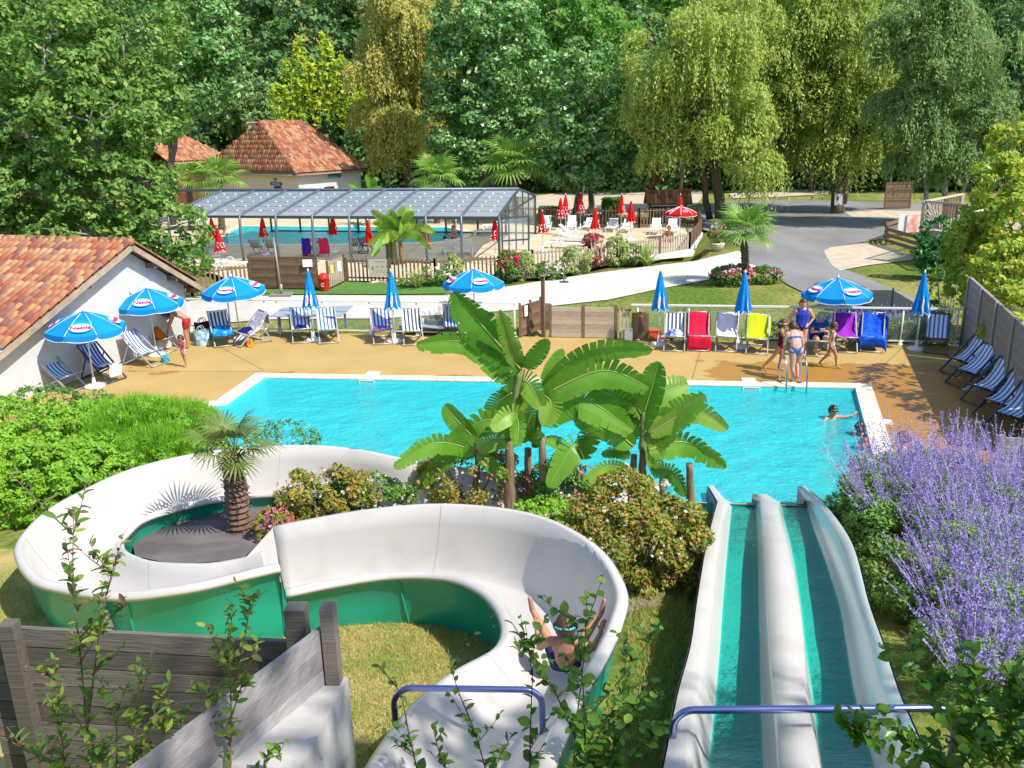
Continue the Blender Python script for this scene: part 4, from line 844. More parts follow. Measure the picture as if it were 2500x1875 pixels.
def make_chair(sm, fm):
    t = bpy.data.objects.new('deck_chair', None); COL.objects.link(t); hw_ = .29
    for s_ in (-1, 1):
        b = MB(); b.bar((s_ * hw_, .45, .97), (s_ * hw_, -.55, .03), .03, .04); b.build('long_rail', fm, t)
        b = MB(); b.bar((s_ * (hw_ - .04), .52, .03), (s_ * (hw_ - .04), -.52, .46), .03, .04); b.build('seat_rail', fm, t)
        b = MB(); b.bar((s_ * (hw_ - .015), .16, .69), (s_ * (hw_ - .015), .50, .05), .022, .03); b.build('prop', fm, t)
    for y, z in ((.44, .95), (-.54, .03), (.51, .03), (-.51, .45)):
        b = MB(); b.tube([(-hw_, y, z), (hw_, y, z)], .017, 8); b.build('cross_bar', fm, t, True)
    b = MB(); b.grid(lambda u, v: (lerp(-.265, .265, u), *sling_pt(v, 0, -.018 * math.sin(math.pi * u) * math.sin(math.pi * v))), 8, 14); b.build('sling', sm, t, True)
    return t
protos = {k: make_chair(sm, fm) for k, sm, fm in (('blue', ST_blue, M_frame), ('black', ST_black, M_frame), ('navy', ST_navy, M_framed), ('bluedark', stripemat('stripe_pale', (.10, .19, .52), (.74, .77, .84), 9.0, 0, .42), M_framed))}
used = set()
def place(proto_d, key, loc, rz, label, cat, group, sc=1.0):
    p0 = proto_d[key]
    if (id(proto_d), key) in used: o = copy_tree(p0)
    else: o = p0; used.add((id(proto_d), key))
    o.location = loc; o.rotation_euler = (0, 0, rz); o.scale = (sc,) * 3; tag(o, label, cat, group); return o
def face(dx, dy): return math.atan2(dx, -dy) if False else math.atan2(dy, dx) + math.pi / 2   # local -Y looks along (dx, dy)
GC = 'deck chairs round the pool'
CH_ = [  # px, py, facing, kind, label
    (150, 950, (.95, -.3), 'blue', 'blue striped deck chair lowest against the white gable wall, half behind the hedge'),
    (252, 926, (.9, -.45), 'navy', 'dark framed navy striped deck chair with white towel under the front blue parasol'),
    (352, 889, (.95, -.35), 'blue', 'blue and white striped deck chair in front of the red clad toddler'),
    (385, 857, (.95, -.35), 'blue', 'blue striped deck chair holding the orange and blue cushions'),
    (543, 838, (.45, -.9), 'black', 'slate striped deck chair with blue patterned towel beside the blue beach bag'),
    (618, 838, (-.75, -.66), 'blue', 'blue striped deck chair turned left with a white towel over its back'),
    (738, 829, (0.02, -1), 'blue', 'blue and white deck chair left of the first closed blue parasol, navy cloth on it'),
    (802, 830, (.05, -1), 'blue', 'empty blue and white deck chair right of the first closed blue parasol'),
    (934, 832, (.05, -1), 'blue', 'blue and white deck chair with purple navy towel by the second closed blue parasol'),
    (1008, 834, (.05, -1), 'black', 'empty slate and white deck chair right of the second closed blue parasol'),
    (1108, 823, (.03, -1), 'navy', 'navy striped deck chair partly hidden by the tallest banana leaf'),
    (1646, 848, (0, -1), 'black', 'slate striped deck chair with crumpled blue towel on its seat'),
    (1704, 847, (.02, -1), 'black', 'deck chair fully covered by the crimson towel'),
    (1772, 849, (.02, -1), 'black', 'deck chair draped with the white and pink towel'),
    (1847, 855, (.02, -1), 'black', 'deck chair draped with the lime yellow towel'),
    (1992, 860, (.05, -1), 'blue', 'deck chair under the seated man in blue shirt'),
    (2060, 851, (.15, -1), 'black', 'deck chair draped with the purple towel'),
    (2127, 850, (.05, -1), 'black', 'deck chair draped with the royal blue towel'),
    (2283, 854, (.05, -1), 'bluedark', 'blue and white deck chair alone in the shaded corner by the timber fence'),
    (2358, 910, (-.96, -.25), 'bluedark', 'shaded blue deck chair along the timber fence, farthest of the five'),
    (2374, 938, (-.96, -.25), 'bluedark', 'shaded blue deck chair along the timber fence, second of the five'),
    (2415, 980, (-.94, -.3), 'bluedark', 'shaded blue deck chair along the timber fence, middle of the five'),
    (2447, 1016, (-.93, -.3), 'bluedark', 'shaded blue deck chair along the timber fence, fourth of the five'),
    (2475, 1048, (-.92, -.35), 'bluedark', 'shaded blue deck chair along the timber fence, nearest of the five')]
chairs = {}
for x, y, f_, k, lb_ in CH_: chairs[(x, y)] = place(protos, k, P(x, y), face(f_[0] - (P(x, y).x / P(x, y).y if abs(f_[0]) < .2 else 0), f_[1]), lb_, 'deck chair', GC, 1.06)
for x, y, k, lb_ in ((503, 607, 'black', 'slate striped deck chair at the leafy end of the lap pool'), (627, 621, 'black', 'slate striped deck chair left of the second red parasol by the lap pool'), (663, 621, 'black', 'slate striped deck chair right of the second red parasol by the lap pool'),
                    (773, 622, 'black', 'striped chair hung with pink and white towels by the lap pool'), (868, 617, 'black', 'slate striped deck chair by the lap pool, just left of the banana clump'), (893, 617, 'navy', 'navy deck chair touching the banana clump leaves at the lap pool')):
    place(protos, k, P(x, y), face(.1, 1) if k == 'black' else face(.2, 1), lb_, 'deck chair', 'deck chairs by the lap pool', .92)
# ---- towels on chairs
def towel(name, label, ch, mt, v0, v1, w_=.62, over=.35, seed=0, mt2=None, front=0.0):
    """a cloth lying on the sling of a chair and hanging over the top bar"""
    r_ = random.Random(seed); ph = [r_.uniform(0, 6) for _ in range(6)]; b = MB(); base = ch; nv = 22
    def f(u, v):
        x = lerp(-w_ / 2, w_ / 2, u); s_ = v * (over + (v1 - v0) * 1.15 + front)
        if s_ < over: q = Vector((.47 + .03 * (over - s_), .97 - (over - s_)))
        elif s_ < over + (v1 - v0) * 1.15: q = sling_pt(v0 + (s_ - over) / 1.15, 0, .03)
        else: q = sling_pt(v1) + Vector((-.05, -(s_ - over - (v1 - v0) * 1.15) + .02))
        rip = .014 * math.sin(9 * x + ph[0] + 3 * v) + .012 * math.sin(17 * v + ph[1] + 5 * x) + .01 * math.sin(23 * x + ph[2])
        side = max(0, abs(x) - .29); return (x + .02 * math.sin(7 * v + ph[3]), q.x - rip * .5, q.y + rip + .012 - side * 1.6)
    b.grid(f, 12, nv); o = b.build(name, mt, None, True); o.location = base.location; o.rotation_euler = base.rotation_euler; o.scale = base.scale
    sd = o.modifiers.new('thick', 'SOLIDIFY'); sd.thickness = .012
    return tag(o, label, 'towel', 'towels on the deck chairs')
def cloth(name, c, c2=None, sc=8): return mat(name, c, c2, rough=.9, scale=sc, bump=.4, bscale=60, spec=.1)
C_ = lambda x, y: chairs[(x, y)]
towel('towel', 'crimson towel covering a whole deck chair', C_(1704, 847), cloth('towel_crimson', (.62, .015, .05)), 0, .98, .66, .55, 1, front=.42)
towel('towel', 'white towel with pale pink and navy print on a deck chair', C_(1772, 849), cloth('towel_white', (.70, .60, .68), (.78, .76, .78), 5), 0, .75, .62, .3, 2)
towel('towel', 'lime yellow towel over a deck chair back', C_(1847, 855), cloth('towel_lime', (.50, .60, .015)), 0, .7, .66, .55, 3)
towel('towel', 'purple towel over the chair beside the running girl', C_(2060, 851), cloth('towel_purple', (.32, .03, .42)), 0, .95, .64, .45, 4)
towel('towel', 'royal blue towel heaped over the chair right of the purple one', C_(2127, 850), cloth('towel_royal', (.01, .05, .55), (.02, .14, .65)), 0, 1.0, .74, .6, 5, front=.3)
towel('towel', 'white flowered towel over the back of the left turned chair', C_(618, 838), cloth('towel_flower', (.74, .70, .75), (.30, .22, .42), 14), 0, .7, .64, .4, 6)
towel('towel', 'blue hibiscus patterned towel on the seat of the slate chair', C_(543, 838), cloth('towel_hibiscus', (.01, .06, .35), (.02, .42, .65), 9), .4, 1.0, .66, 0, 7, front=.12)
towel('towel', 'white towel hanging from the front of the dark framed chair', C_(252, 926), cloth('towel_plain', (.68, .68, .66)), .62, 1.0, .4, 0, 8, front=.32)
towel('towel', 'purple and navy towel on the chair by the second closed blue parasol', C_(934, 832), cloth('towel_plum', (.05, .03, .22), (.25, .12, .35), 7), .5, 1.0, .6, 0, 9)
towel('towel', 'navy cloth on the seat left of the first closed blue parasol', C_(738, 829), cloth('towel_navy', (.015, .03, .2)), .5, .78, .3, 0, 10)
def heap(name, label, cat, loc, r, mt, seed, group=None):
    r_ = random.Random(seed); b = MB(); ph = [r_.uniform(0, 6) for _ in range(9)]
    def f(u, v):
        a, e = u * 2 * math.pi, v * math.pi / 2 * 1.02; k = 1 + .13 * math.sin(3 * a + ph[0]) + .1 * math.sin(5 * a + ph[1] + 4 * e) + .08 * math.sin(9 * e + ph[2] + 2 * a)
        return (r[0] * k * math.cos(a) * math.cos(e), r[1] * k * math.sin(a) * math.cos(e), r[2] * (math.sin(e) * k))
    b.grid(f, 24, 9); o = b.build(name, mt, None, True); o.location = loc; return tag(o, label, cat, group)
def onseat(ch, dy=0.0, dz=.0): return ch.location + Matrix.Rotation(ch.rotation_euler.z, 3, 'Z') @ Vector((0, -.12 + dy, .38 + dz))
heap('towel_heap', 'crumpled blue and white towel on the slate striped chair', 'towel', onseat(C_(1646, 848)), (.25, .2, .2), cloth('towel_heap_blue', (.02, .10, .55), (.7, .75, .8), 5), 1)
heap('cushion', 'orange cushion on the striped chair by the white wall', 'cushion', onseat(C_(385, 857), .05), (.24, .17, .34), cloth('cushion_orange', (.70, .13, .01)), 2)
heap('cushion', 'royal blue cushion behind the orange one', 'cushion', onseat(C_(385, 857), .28, .06), (.24, .16, .3), cloth('cushion_blue', (.02, .03, .45)), 3)
heap('towel_heap', 'dark blue towel bundle on the chair turned left', 'towel', onseat(C_(618, 838), -.05), (.3, .24, .17), cloth('towel_ink', (.01, .015, .12)), 4)
heap('beach_ball', 'small red and yellow ball under the chair turned left', 'ball', P(612, 846) + Vector((0, 0, .02)), (.13, .13, .22), cloth('ball_red', (.55, .03, .02), (.6, .4, .02), 4), 5)
heap('shoe_pair', 'teal bag on the deck under the striped chair', 'bag', P(404, 884), (.13, .1, .2), cloth('teal_bag', (.01, .28, .38)), 6)
heap('shoes', 'white shoes under the shaded chairs by the fence', 'shoes', P(2370, 950), (.26, .12, .08), cloth('shoe_white', (.6, .58, .55), (.3, .3, .3), 12), 7)
heap('clothes_pile', 'small heap of clothes and sandals on the artificial turf', 'clothes', P(925, 690), (.55, .15, .1), cloth('clothes_mix', (.65, .6, .55), (.5, .12, .15), 6), 8)
def bag(label, loc, s_, mt, seed):
    t = thing('beach_bag', label, 'bag', loc); r_ = random.Random(seed); b = MB(); ph = r_.uniform(0, 6)
    b.grid(lambda u, v: ((s_[0] * (.5 + .08 * v + .04 * math.sin(8 * u + ph))) * math.cos(u * 2 * math.pi), s_[1] * (.5 + .05 * math.sin(5 * v)) * math.sin(u * 2 * math.pi), s_[2] * v * (1 + .06 * math.sin(4 * math.pi * u))), 20, 8); b.build('body', mt, t, True)
    for y in (-.3, .3):
        b = MB(); b.tube(smoothline([(-s_[0] * .25, y * s_[1], s_[2] * .95), (-s_[0] * .12, y * s_[1], s_[2] * 1.25), (s_[0] * .12, y * s_[1], s_[2] * 1.25), (s_[0] * .25, y * s_[1], s_[2] * .95)], 4), .012, 6); b.build('handle', mt, t, True)
bag('turquoise and white beach bag on the deck at the corner of the white house', P(494, 843), (.46, .28, .5), cloth('bag_turq', (.02, .30, .50), (.7, .78, .8), 7), 1)
bag('dark red bag standing behind the slate chair', P(498, 826), (.5, .3, .55), cloth('bag_maroon', (.12, .01, .02), (.03, .03, .04), 3), 2)
# ---- parasols
M_nblue = mat('parasol_blue', (.008, .27, .76), (.008, .32, .82), rough=.7, scale=3, spec=.2); M_valance = mat('parasol_trim', (.62, .72, .80), rough=.7); M_pole = mat('parasol_pole', (.70, .70, .68), rough=.35)
M_red = mat('parasol_red', (.66, .012, .012), (.58, .01, .01), rough=.7, scale=4, spec=.2); M_mag = mat('logo_magenta', (.40, .01, .16), rough=.6); M_cyan = mat('logo_cyan', (.03, .45, .80), rough=.6); M_cloth_w = mat('logo_white', (.80, .80, .82), rough=.7)
for m_ in (M_nblue, M_red): translucent(m_)
CRAD, CRIM, CTIP = 1.02, 1.70, 2.14
def make_open(mt, logo, rad=CRAD, rim=CRIM, tip=CTIP, stripes=False):
    t = bpy.data.objects.new('parasol', None); COL.objects.link(t)
    b = MB(); b.tube([(0, 0, .05), (0, 0, tip + .02)], .021, 10); b.build('pole', M_pole, t, True)
    b = MB(); b.lathe([(.27, 0), (.27, .05), (.20, .09), (.05, .11), (.04, .30), (.025, .31)], 20); b.build('base', M_pole, t, True)
    b = MB(); b.lathe([(.035, tip), (.03, tip + .05), (.012, tip + .10)], 10); b.build('finial', M_pole, t, True)
    hz = lambda r_: tip - (tip - rim) * (r_ ** 1.35)
    a2 = math.pi / 8; b = MB(); n_ = 8
    def f(u, v):
        an = (u * 2 - 1) * a2; chord = rad * v * math.cos(a2) / math.cos(an); sag = .02 * v * math.cos(an / a2 * math.pi / 2); return (chord * math.cos(an), chord * math.sin(an), hz(v) - sag)
    b.grid(f, 6, n_); pm = b.mesh('canopy_panel', mt, True)
    v_ = MB(); v_.grid(lambda u, v: (f(u, 1)[0] + .012 * v, f(u, 1)[1], f(u, 1)[2] - v * (.13 + .03 * math.sin(math.pi * u) - (.05 if u < .03 or u > .97 else 0))), 8, 2); vm = v_.mesh('valance', mt, True)
    tr_ = MB(); tr_.tube([Vector(f(k / 8, 1)) + Vector((.02, 0, -.135 - .03 * math.sin(math.pi * k / 8))) for k in range(9)], .011, 5); tm_ = tr_.mesh('trim', M_cloth_w if stripes else M_valance, True)
    sm_ = MB(); sm_.tube([Vector(f(1, v / 8)) + Vector((0, 0, .006)) for v in range(1, 9)], .022 if stripes else .008, 5); se_ = sm_.mesh('seam', M_cloth_w if stripes else M_valance, True)
    rb_ = MB(); rb_.tube([(0.03, 0, tip - .14), (rad * .55, 0, hz(.55) - .06), (rad * .95, 0, hz(1) - .05)], .008, 5); rbm = rb_.mesh('rib', M_pole, True)
    ring, text, disc = None, None, None
    if logo:
        r0 = .70 * rad; z0 = hz(.70) - .018; sl_ = math.atan2(hz(.60) - hz(.80), .20 * rad)
        def ell(w_, h_, nm, mt_):
            bb = MB(); bb.add([(w_ * math.cos(2 * math.pi * k / 28), h_ * math.sin(2 * math.pi * k / 28), 0) for k in range(28)], [tuple(range(28))]); return bb.mesh(nm, mt_)
        disc = ell(.275, .15, 'logo_disc', M_cloth_w); ring = ell(.295, .195, 'logo_ring', M_cyan); text = text_mesh('Nestlé', .195, M_mag, 0, .009)
        loc = lambda o_: (r0 + math.sin(sl_) * o_, 0, z0 + math.cos(sl_) * o_)
        LM = Matrix(((0, -math.cos(sl_), math.sin(sl_)), (1, 0, 0), (0, math.sin(sl_), math.cos(sl_))))   # text x along the rim, y up the slope
        eul = LM.to_euler()
    for k in range(8):
        rz = k * math.pi / 4
        p_ = inst('canopy_panel', pm, t, (0, 0, 0), (0, 0, rz)); inst('valance', vm, p_); inst('trim', tm_, p_); inst('seam', se_, p_)
        inst('rib', rbm, t, (0, 0, 0), (0, 0, rz + a2))
        if logo and k % 2 == 0:
            inst('logo_ring', ring, p_, loc(.024), eul); q = inst('logo_disc', disc, p_, loc(.029), eul); q.location = Vector(loc(.029)) + LM @ Vector((0, -.018, 0)); q = inst('logo_lettering', text, p_, loc(.034), eul); q.location = Vector(loc(.034)) + LM @ Vector((0, -.02, 0))
        if stripes and k % 2 == 0:
            bb = MB(); bb.tube([(rad * .68 + .10 * math.cos(an), .14 * math.sin(an), hz(.68 + .1 * math.cos(an) / rad) + .008) for an in [2 * math.pi * j / 16 for j in range(17)]], .018, 5); inst('emblem', bb.mesh('emblem', M_cloth_w, True), p_)
    return t
def make_closed(mt, h0=1.14, h1=2.32, r1=.225, logo=None):
    t = bpy.data.objects.new('closed_parasol', None); COL.objects.link(t)
    b = MB(); b.tube([(0, 0, .05), (0, 0, h1 + .02)], .021, 10); b.build('pole', M_pole, t, True)
    b = MB(); b.lathe([(.27, 0), (.27, .05), (.20, .09), (.05, .11), (.04, .30), (.025, .31)], 20); b.build('base', M_pole, t, True)
    b = MB(); b.lathe([(.03, h1 - .03), (.028, h1 + .04), (.012, h1 + .09)], 10); b.build('finial', M_pole, t, True)
    def f(u, v):
        a = u * 2 * math.pi; r_ = .03 + (r1 - .03) * (v ** .8); r_ *= 1 + (.26 * v) * math.sin(8 * a) * (1 if True else 0) + .06 * math.sin(3 * a + 5 * v); z = lerp(h1, h0, v) - .05 * v * math.sin(8 * a); return (r_ * math.cos(a), r_ * math.sin(a), z)
    b = MB(); b.grid(f, 64, 14); can = b.build('canopy', mt, t, True)
    b = MB(); b.tube([Vector(f(k / 64, 1)) for k in range(65)], .009, 4); b.build('trim', M_cloth_w if logo == 'mark' else M_valance, can, True)
    for a0 in ((-1.2, -2.0, -.4, .4) if logo == 'name' else (-1.4, -.5, -2.3, .6)):
        def onc(du, v): a = a0 + du; u = (a / (2 * math.pi)) % 1; q = Vector(f(u, v)); d = Vector((q.x, q.y, 0)).normalized(); return q + d * .012
        if logo == 'name':
            bb = MB(); bb.grid(lambda u, v: onc((u - .5) * .42 * math.sin(math.pi * min(.97, max(.03, v))) ** .5, lerp(.62, .92, v)), 6, 8); bb.build('logo_disc', M_cloth_w, can, True)
            bb = MB()
            for j in range(4): bb.grid(lambda u, v: onc((u - .5) * .25, lerp(.69 + j * .045, .715 + j * .045, v)) + onc(0, .77).xy.to_3d().normalized() * .006, 3, 1)
            bb.build('logo_lettering', M_mag, can, True)
            bb = MB(); bb.grid(lambda u, v: onc((u - .5) * .4, lerp(.53, .60, v)), 5, 2); bb.build('logo_band', M_cyan, can, True)
        elif logo == 'mark':
            bb = MB(); bb.tube([onc(.28 * math.cos(an), .70 + .10 * math.sin(an)) for an in [R(50) + R(260) * j / 10 for j in range(11)]], .017, 4); bb.build('emblem', M_cloth_w, can, True)
            bb = MB(); bb.grid(lambda u, v: onc((u - .5) * .22, lerp(.88, .93, v)), 3, 1); bb.build('emblem_bar', M_cloth_w, can, True)
    return t
PP = {'open': make_open(M_nblue, True), 'closed': make_closed(M_nblue, logo='name')}
PR = {'open': make_open(M_red, False, .98, 1.60, 1.98, True), 'closed': make_closed(M_red, 1.02, 2.18, .24, 'mark')}
OB = [(231, 945, -.02, .03, .3, 'open blue branded parasol in front of the white gable wall, nearest the hedge'), (383, 868, 0, .03, .15, 'open blue branded parasol shading the bending person by the white wall'), (588, 828, .02, .06, .0, 'open blue branded parasol tilted over the slate deck chair by the house corner'),
      (1160, 812, 0, 0, .35, 'open blue branded parasol behind the tallest banana leaf'), (2031, 850, 0, 0, .25, 'open blue branded parasol behind the seated man and purple towel'), (-75, 1010, 0, 0, .2, 'open blue branded parasol cut off by the picture edge above the hedge')]
for x, y, tx_, ty_, rz, lb_ in OB:
    o = place(PP, 'open', P(x, y), 0, lb_, 'parasol', 'open blue parasols on the deck'); o.rotation_euler = (tx_, ty_, -math.pi / 2 + rz)
for x, y, rz, lb_ in ((767, 832, 0, 'closed blue parasol between two striped chairs, farthest left of the closed ones'), (964, 835, .5, 'closed blue parasol by the chair with the purple navy towel'), (1608, 842, .2, 'closed blue parasol left of the crumpled blue towel chair'), (1809, 849, .9, 'closed blue parasol left of the lime yellow towel'), (2236, 854, .3, 'closed blue parasol in the corner by the timber fence')):
    place(PP, 'closed', P(x, y), rz, lb_, 'parasol', 'closed blue parasols on the deck')
RC = [(526, 627, 'closed red parasol in front of the leafy end of the lap pool'), (543, 664, 'closed red parasol lower left, beside the plank screen and white lounger'), (649, 623, 'closed red parasol between the two slate chairs at the lap pool'), (818, 617, 'closed red parasol at the lap pool edge right of the towels'), (905, 642, 'closed red parasol left of the banana clump'), (1041, 642, 'closed red parasol right of the banana clump'), (1210, 634, 'closed red parasol at the corner of the enclosure'),
      (1325, 614, 'closed red parasol in front of the stacked white loungers'), (1369, 573, 'closed red parasol left of the overlapping pair'), (1381, 562, 'closed red parasol behind its near twin, first white lounger beside it'), (1417, 558, 'closed red parasol by the twin trunked tree'), (1516, 563, 'closed red parasol in front of the clipped hedge block'), (1453, 603, 'closed red parasol above the red leaved shrub'), (1539, 586, 'closed red parasol in front of the shaded loungers'), (1658, 566, 'closed red parasol behind the open red and white one')]
for i, (x, y, lb_) in enumerate(RC): place(PR, 'closed', P(x, y), i * .7, lb_, 'parasol', 'closed red parasols on the terrace', 1.0 if y > 600 else 1.05)
place(PR, 'open', P(1660, 583), .2, 'open red parasol with white seams at the terrace corner', 'parasol', 'closed red parasols on the terrace', .95)
# ---- white plastic loungers
M_plast = mat('white_plastic', (.80, .80, .79), rough=.35)
def make_lounger(ang):
    t = bpy.data.objects.new('sun_lounger', None); COL.objects.link(t)
    sm_ = MB(); sm_.box((0, 0, 0), (.56, .055, .025)); slm = sm_.mesh('slat', M_plast)
    for k in range(15): inst('slat', slm, t, (0, -.95 + .078 * k, .33))
    for s_ in (-1, 1):
        b = MB(); b.bar((s_ * .30, -1.0, .31), (s_ * .30, .95, .31), .05, .08); b.build('side_rail', M_plast, t)
    bk = MB(); a = R(ang); y0 = .24
    for s_ in (-1, 1): bk.bar((s_ * .27, y0, .34), (s_ * .27, y0 + .75 * math.cos(a), .34 + .75 * math.sin(a)), .05, .04)
    bo_ = bk.build('backrest', M_plast, t)
    for k in range(9):
        s_ = .05 + .08 * k; inst('slat', slm, bo_, (0, y0 + s_ * math.cos(a), .35 + s_ * math.sin(a)), (a, 0, 0))
    for sx_ in (-1, 1):
        for yy in (-.8, .7):
            b = MB(); b.bar((sx_ * .28, yy, .30), (sx_ * .29, yy + (.05 if yy > 0 else -.05), 0), .06, .07); b.build('leg', M_plast, t)
        b = MB(); b.tube(smoothline([(sx_ * .32, .0, .34), (sx_ * .35, .05, .54), (sx_ * .35, .35, .56), (sx_ * .32, .42, .36)], 3), .022, 6); b.build('armrest', M_plast, t, True)
    return t
LO = {'up': make_lounger(62), 'mid': make_lounger(38), 'flat': make_lounger(4)}
for x, y, f_, k, lb_ in ((1335, 562, (-.1, -1), 'up', 'upright white lounger nearest the enclosure door'), (1396, 562, (-.1, -1), 'up', 'white lounger just right of the overlapping red parasols'), (1437, 562, (-.3, -1), 'mid', 'half reclined white lounger, third along the long picket fence'), (1494, 564, (-.3, -1), 'mid', 'shaded white lounger below the hedge block parasol'), (1530, 566, (-.3, -1), 'mid', 'shaded white lounger behind the red parasol in shade'), (1600, 570, (-.3, -1), 'up', 'shaded white lounger left of the well post'), (1640, 572, (-.3, -1), 'up', 'shaded white lounger next to the open red parasol'),
                       (1395, 577, (1, -.35), 'mid', 'low white lounger lying sideways, farthest of the group of three'), (1390, 590, (1, -.35), 'mid', 'low white lounger lying sideways, middle of the group of three'), (1372, 606, (1, -.3), 'flat', 'low white lounger lying sideways, nearest of the group of three'), (1096, 622, (-.2, 1), 'up', 'white lounger seen from behind, left of the enclosure rib'), (1140, 622, (-.1, 1), 'up', 'white lounger seen from behind, right of the enclosure rib'), (565, 655, (1, -.2), 'flat', 'white lounger by the leafy tree left of the plank screen'), (1190, 575, (-1, .1), 'mid', 'white lounger inside the enclosure by the end glazing'), (1210, 560, (-1, .1), 'mid', 'white lounger inside the enclosure, farther along the end glazing')):
    place(LO, k, P(x, y), face(*f_), lb_, 'lounger', 'white loungers on the terrace', .92)
# ---- litter bins, stand, ladder, skimmers, small objects
M_binr = mat('bin_red', (.62, .02, .012), rough=.35)
def bin_(label, loc, s_):
    t = thing('litter_bin', label, 'bin', loc); t.scale = (s_,) * 3
    b = MB(); b.lathe([(.24, 0), (.27, .05), (.28, .62), (.30, .64), (.30, .68)], 20); b.build('body', M_binr, t, True)
    b = MB(); b.lathe([(.31, .66), (.31, .72), (.27, .86), (.17, .96), (.05, 1.0)], 20); b.build('lid', M_binr, t, True)
    b = MB(); b.tube([(.30 * math.cos(a), .30 * math.sin(a), z) for a, z in [(-1.57 + .3 * math.cos(k), .38 + .09 * math.sin(k)) for k in [R(40) + R(280) * j / 10 for j in range(11)]]], .014, 5); b.build('emblem', M_cloth_w, t, True)
bin_('red litter bin with domed lid on the artificial turf by the plank screen', P(792, 710), .78)
bin_('red domed bin on the terrace left of the hung towels', P(746, 625), .62)
ps_ = thing('parasol_stand', 'leaning grey pole in a slab base on the artificial turf', 'stand', P(688, 722))
b = MB(); b.box(P(688, 722) + Vector((0, 0, .06)), (.9, .7, .08)); b.build('slab', mat('slab_grey', (.22, .2, .18), rough=.8), ps_, False, True)
b = MB(); q = P(688, 722); tp_ = PY(667, 580, q.y + .3); b.tube([q + Vector((0, 0, .1)), tp_], .045, 8); b.build('pole', mat('stand_pole', (.28, .24, .21), rough=.5, metal=.4), ps_, True, True)
b = MB(); b.tube([q, q + Vector((0, 0, .5))], .07, 8); b.build('socket', MATS['stand_pole'], ps_, True, True)
la = thing('pool_ladder', 'stainless steel pool ladder at the corner where a woman climbs out', 'ladder', P(1938, 945))
for xx, dy in ((1913, 0), (1962, 2)):
    q = P(xx, 944 + dy); w_ = Vector((0, -.35, 0)); pts = smoothline([q + Vector((0, .35, .0)), q + Vector((0, .33, .55)), q + Vector((0, .12, .78)), q + Vector((0, -.12, .55)), q + Vector((0, -.22, .0)), q + Vector((0, -.22, -.7))], 5)
    b = MB(); b.tube(pts, .024, 8); b.build('rail', M_steel, la, True, True)
    f = MB(); f.lathe([(.07, 0.03), (.06, .05)], 12, q + Vector((0, .35, 0))); f.build('flange', M_alud, la, True, True)
for z in (-.25, -.5):
    b = MB(); b.bar(P(1913, 944) + Vector((0, -.22, z)), P(1962, 946) + Vector((0, -.22, z)), .08, .03); b.build('tread', M_steel, la, False, True)
def skimmer(label, x, y, w_=.42):
    q = P(x, y); d = (pool[1] - pool[0]).normalized(); n_ = Vector((d.y, -d.x, 0)); q = pool[0] + d * (q - pool[0]).dot(d) + n_ * .012; t = thing('skimmer', label, 'skimmer', q)
    b = MB()
    for z in (-.02, -.12): b.bar(q - d * w_ / 2 + Vector((0, 0, z)), q + d * w_ / 2 + Vector((0, 0, z)), .02, .022)
    for s_ in (-1, 1): b.bar(q + d * s_ * w_ / 2 + Vector((0, 0, -.01)), q + d * s_ * w_ / 2 + Vector((0, 0, -.13)), .022, .02, (0, 1, 0))
    b.build('frame', M_wmetal, t, False, True); b = MB(); b.quad(q - d * w_ / 2 + Vector((0, 0, -.12)), q + d * w_ / 2 + Vector((0, 0, -.12)), q + d * w_ / 2 + Vector((0, 0, -.02)), q - d * w_ / 2 + Vector((0, 0, -.02))); b.build('flap', mat('skimmer_flap', (.35, .55, .58), rough=.5), t, False, True)
    b = MB(); b.box(q - n_ * .62 + Vector((0, 0, .012)), (.36, .3, .03), Matrix.Rotation(math.atan2(d.y, d.x), 3, 'Z')); b.build('cover', M_wmetal, t, False, True)
skimmer('white skimmer opening in the back pool wall, far from the ladder', 898, 925); skimmer('white skimmer opening in the back pool wall beside the ladder', 1835, 945)
b = MB(); b.box(P(2156, 1031) + Vector((0, 0, .015)), (.38, .26, .03), Matrix.Rotation(-.15, 3, 'Z')); tag(b.build('skimmer_cover', M_wmetal), 'white square skimmer lid on the deck beside the pool coping', 'lid')
jg = thing('water_jug', 'white plastic jerrycan beside the timber gate', 'jug', onrail(1535, -.25))
b = MB(); b.box((0, 0, .17), (.24, .16, .34)); b.lathe([(.1, .33), (.06, .40), (.045, .46)], 10, (-.03, 0, 0)); b.build('body', M_plast, jg)
b = MB(); b.tube(smoothline([(.02, 0, .40), (.10, 0, .42), (.12, 0, .34)], 4), .02, 6); b.build('handle', M_plast, jg, True)
fb = thing('folded_lounger', 'brown folded lounger leaning on the railing end', 'lounger', onrail(1562, -.1))
for k in range(5):
    b = MB(); b.box((-.22 + .11 * k, .0, .48), (.1, .05, .95 - .03 * abs(k - 2)), Matrix.Rotation(.12, 3, 'X')); b.build('slat', M_brown[k % 3], fb)
b = MB(); b.tube(smoothline([(-.1, -.04, .9), (0, -.09, .98), (.1, -.04, .85), (.0, -.08, .78)], 4), .018, 6); b.build('strap', mat('strap_tan', (.35, .28, .2)), fb, True)
b = MB(); b.box((0, 0, .16), (.36, .3, .3)); b.box((0, 0, .33), (.4, .34, .05)); bx_ = tag(b.build('cool_box', mat('orange_box', (.60, .10, .03), rough=.5)), 'orange cool box on the deck by the railing end', 'box'); bx_.location = onrail(1598, .05)
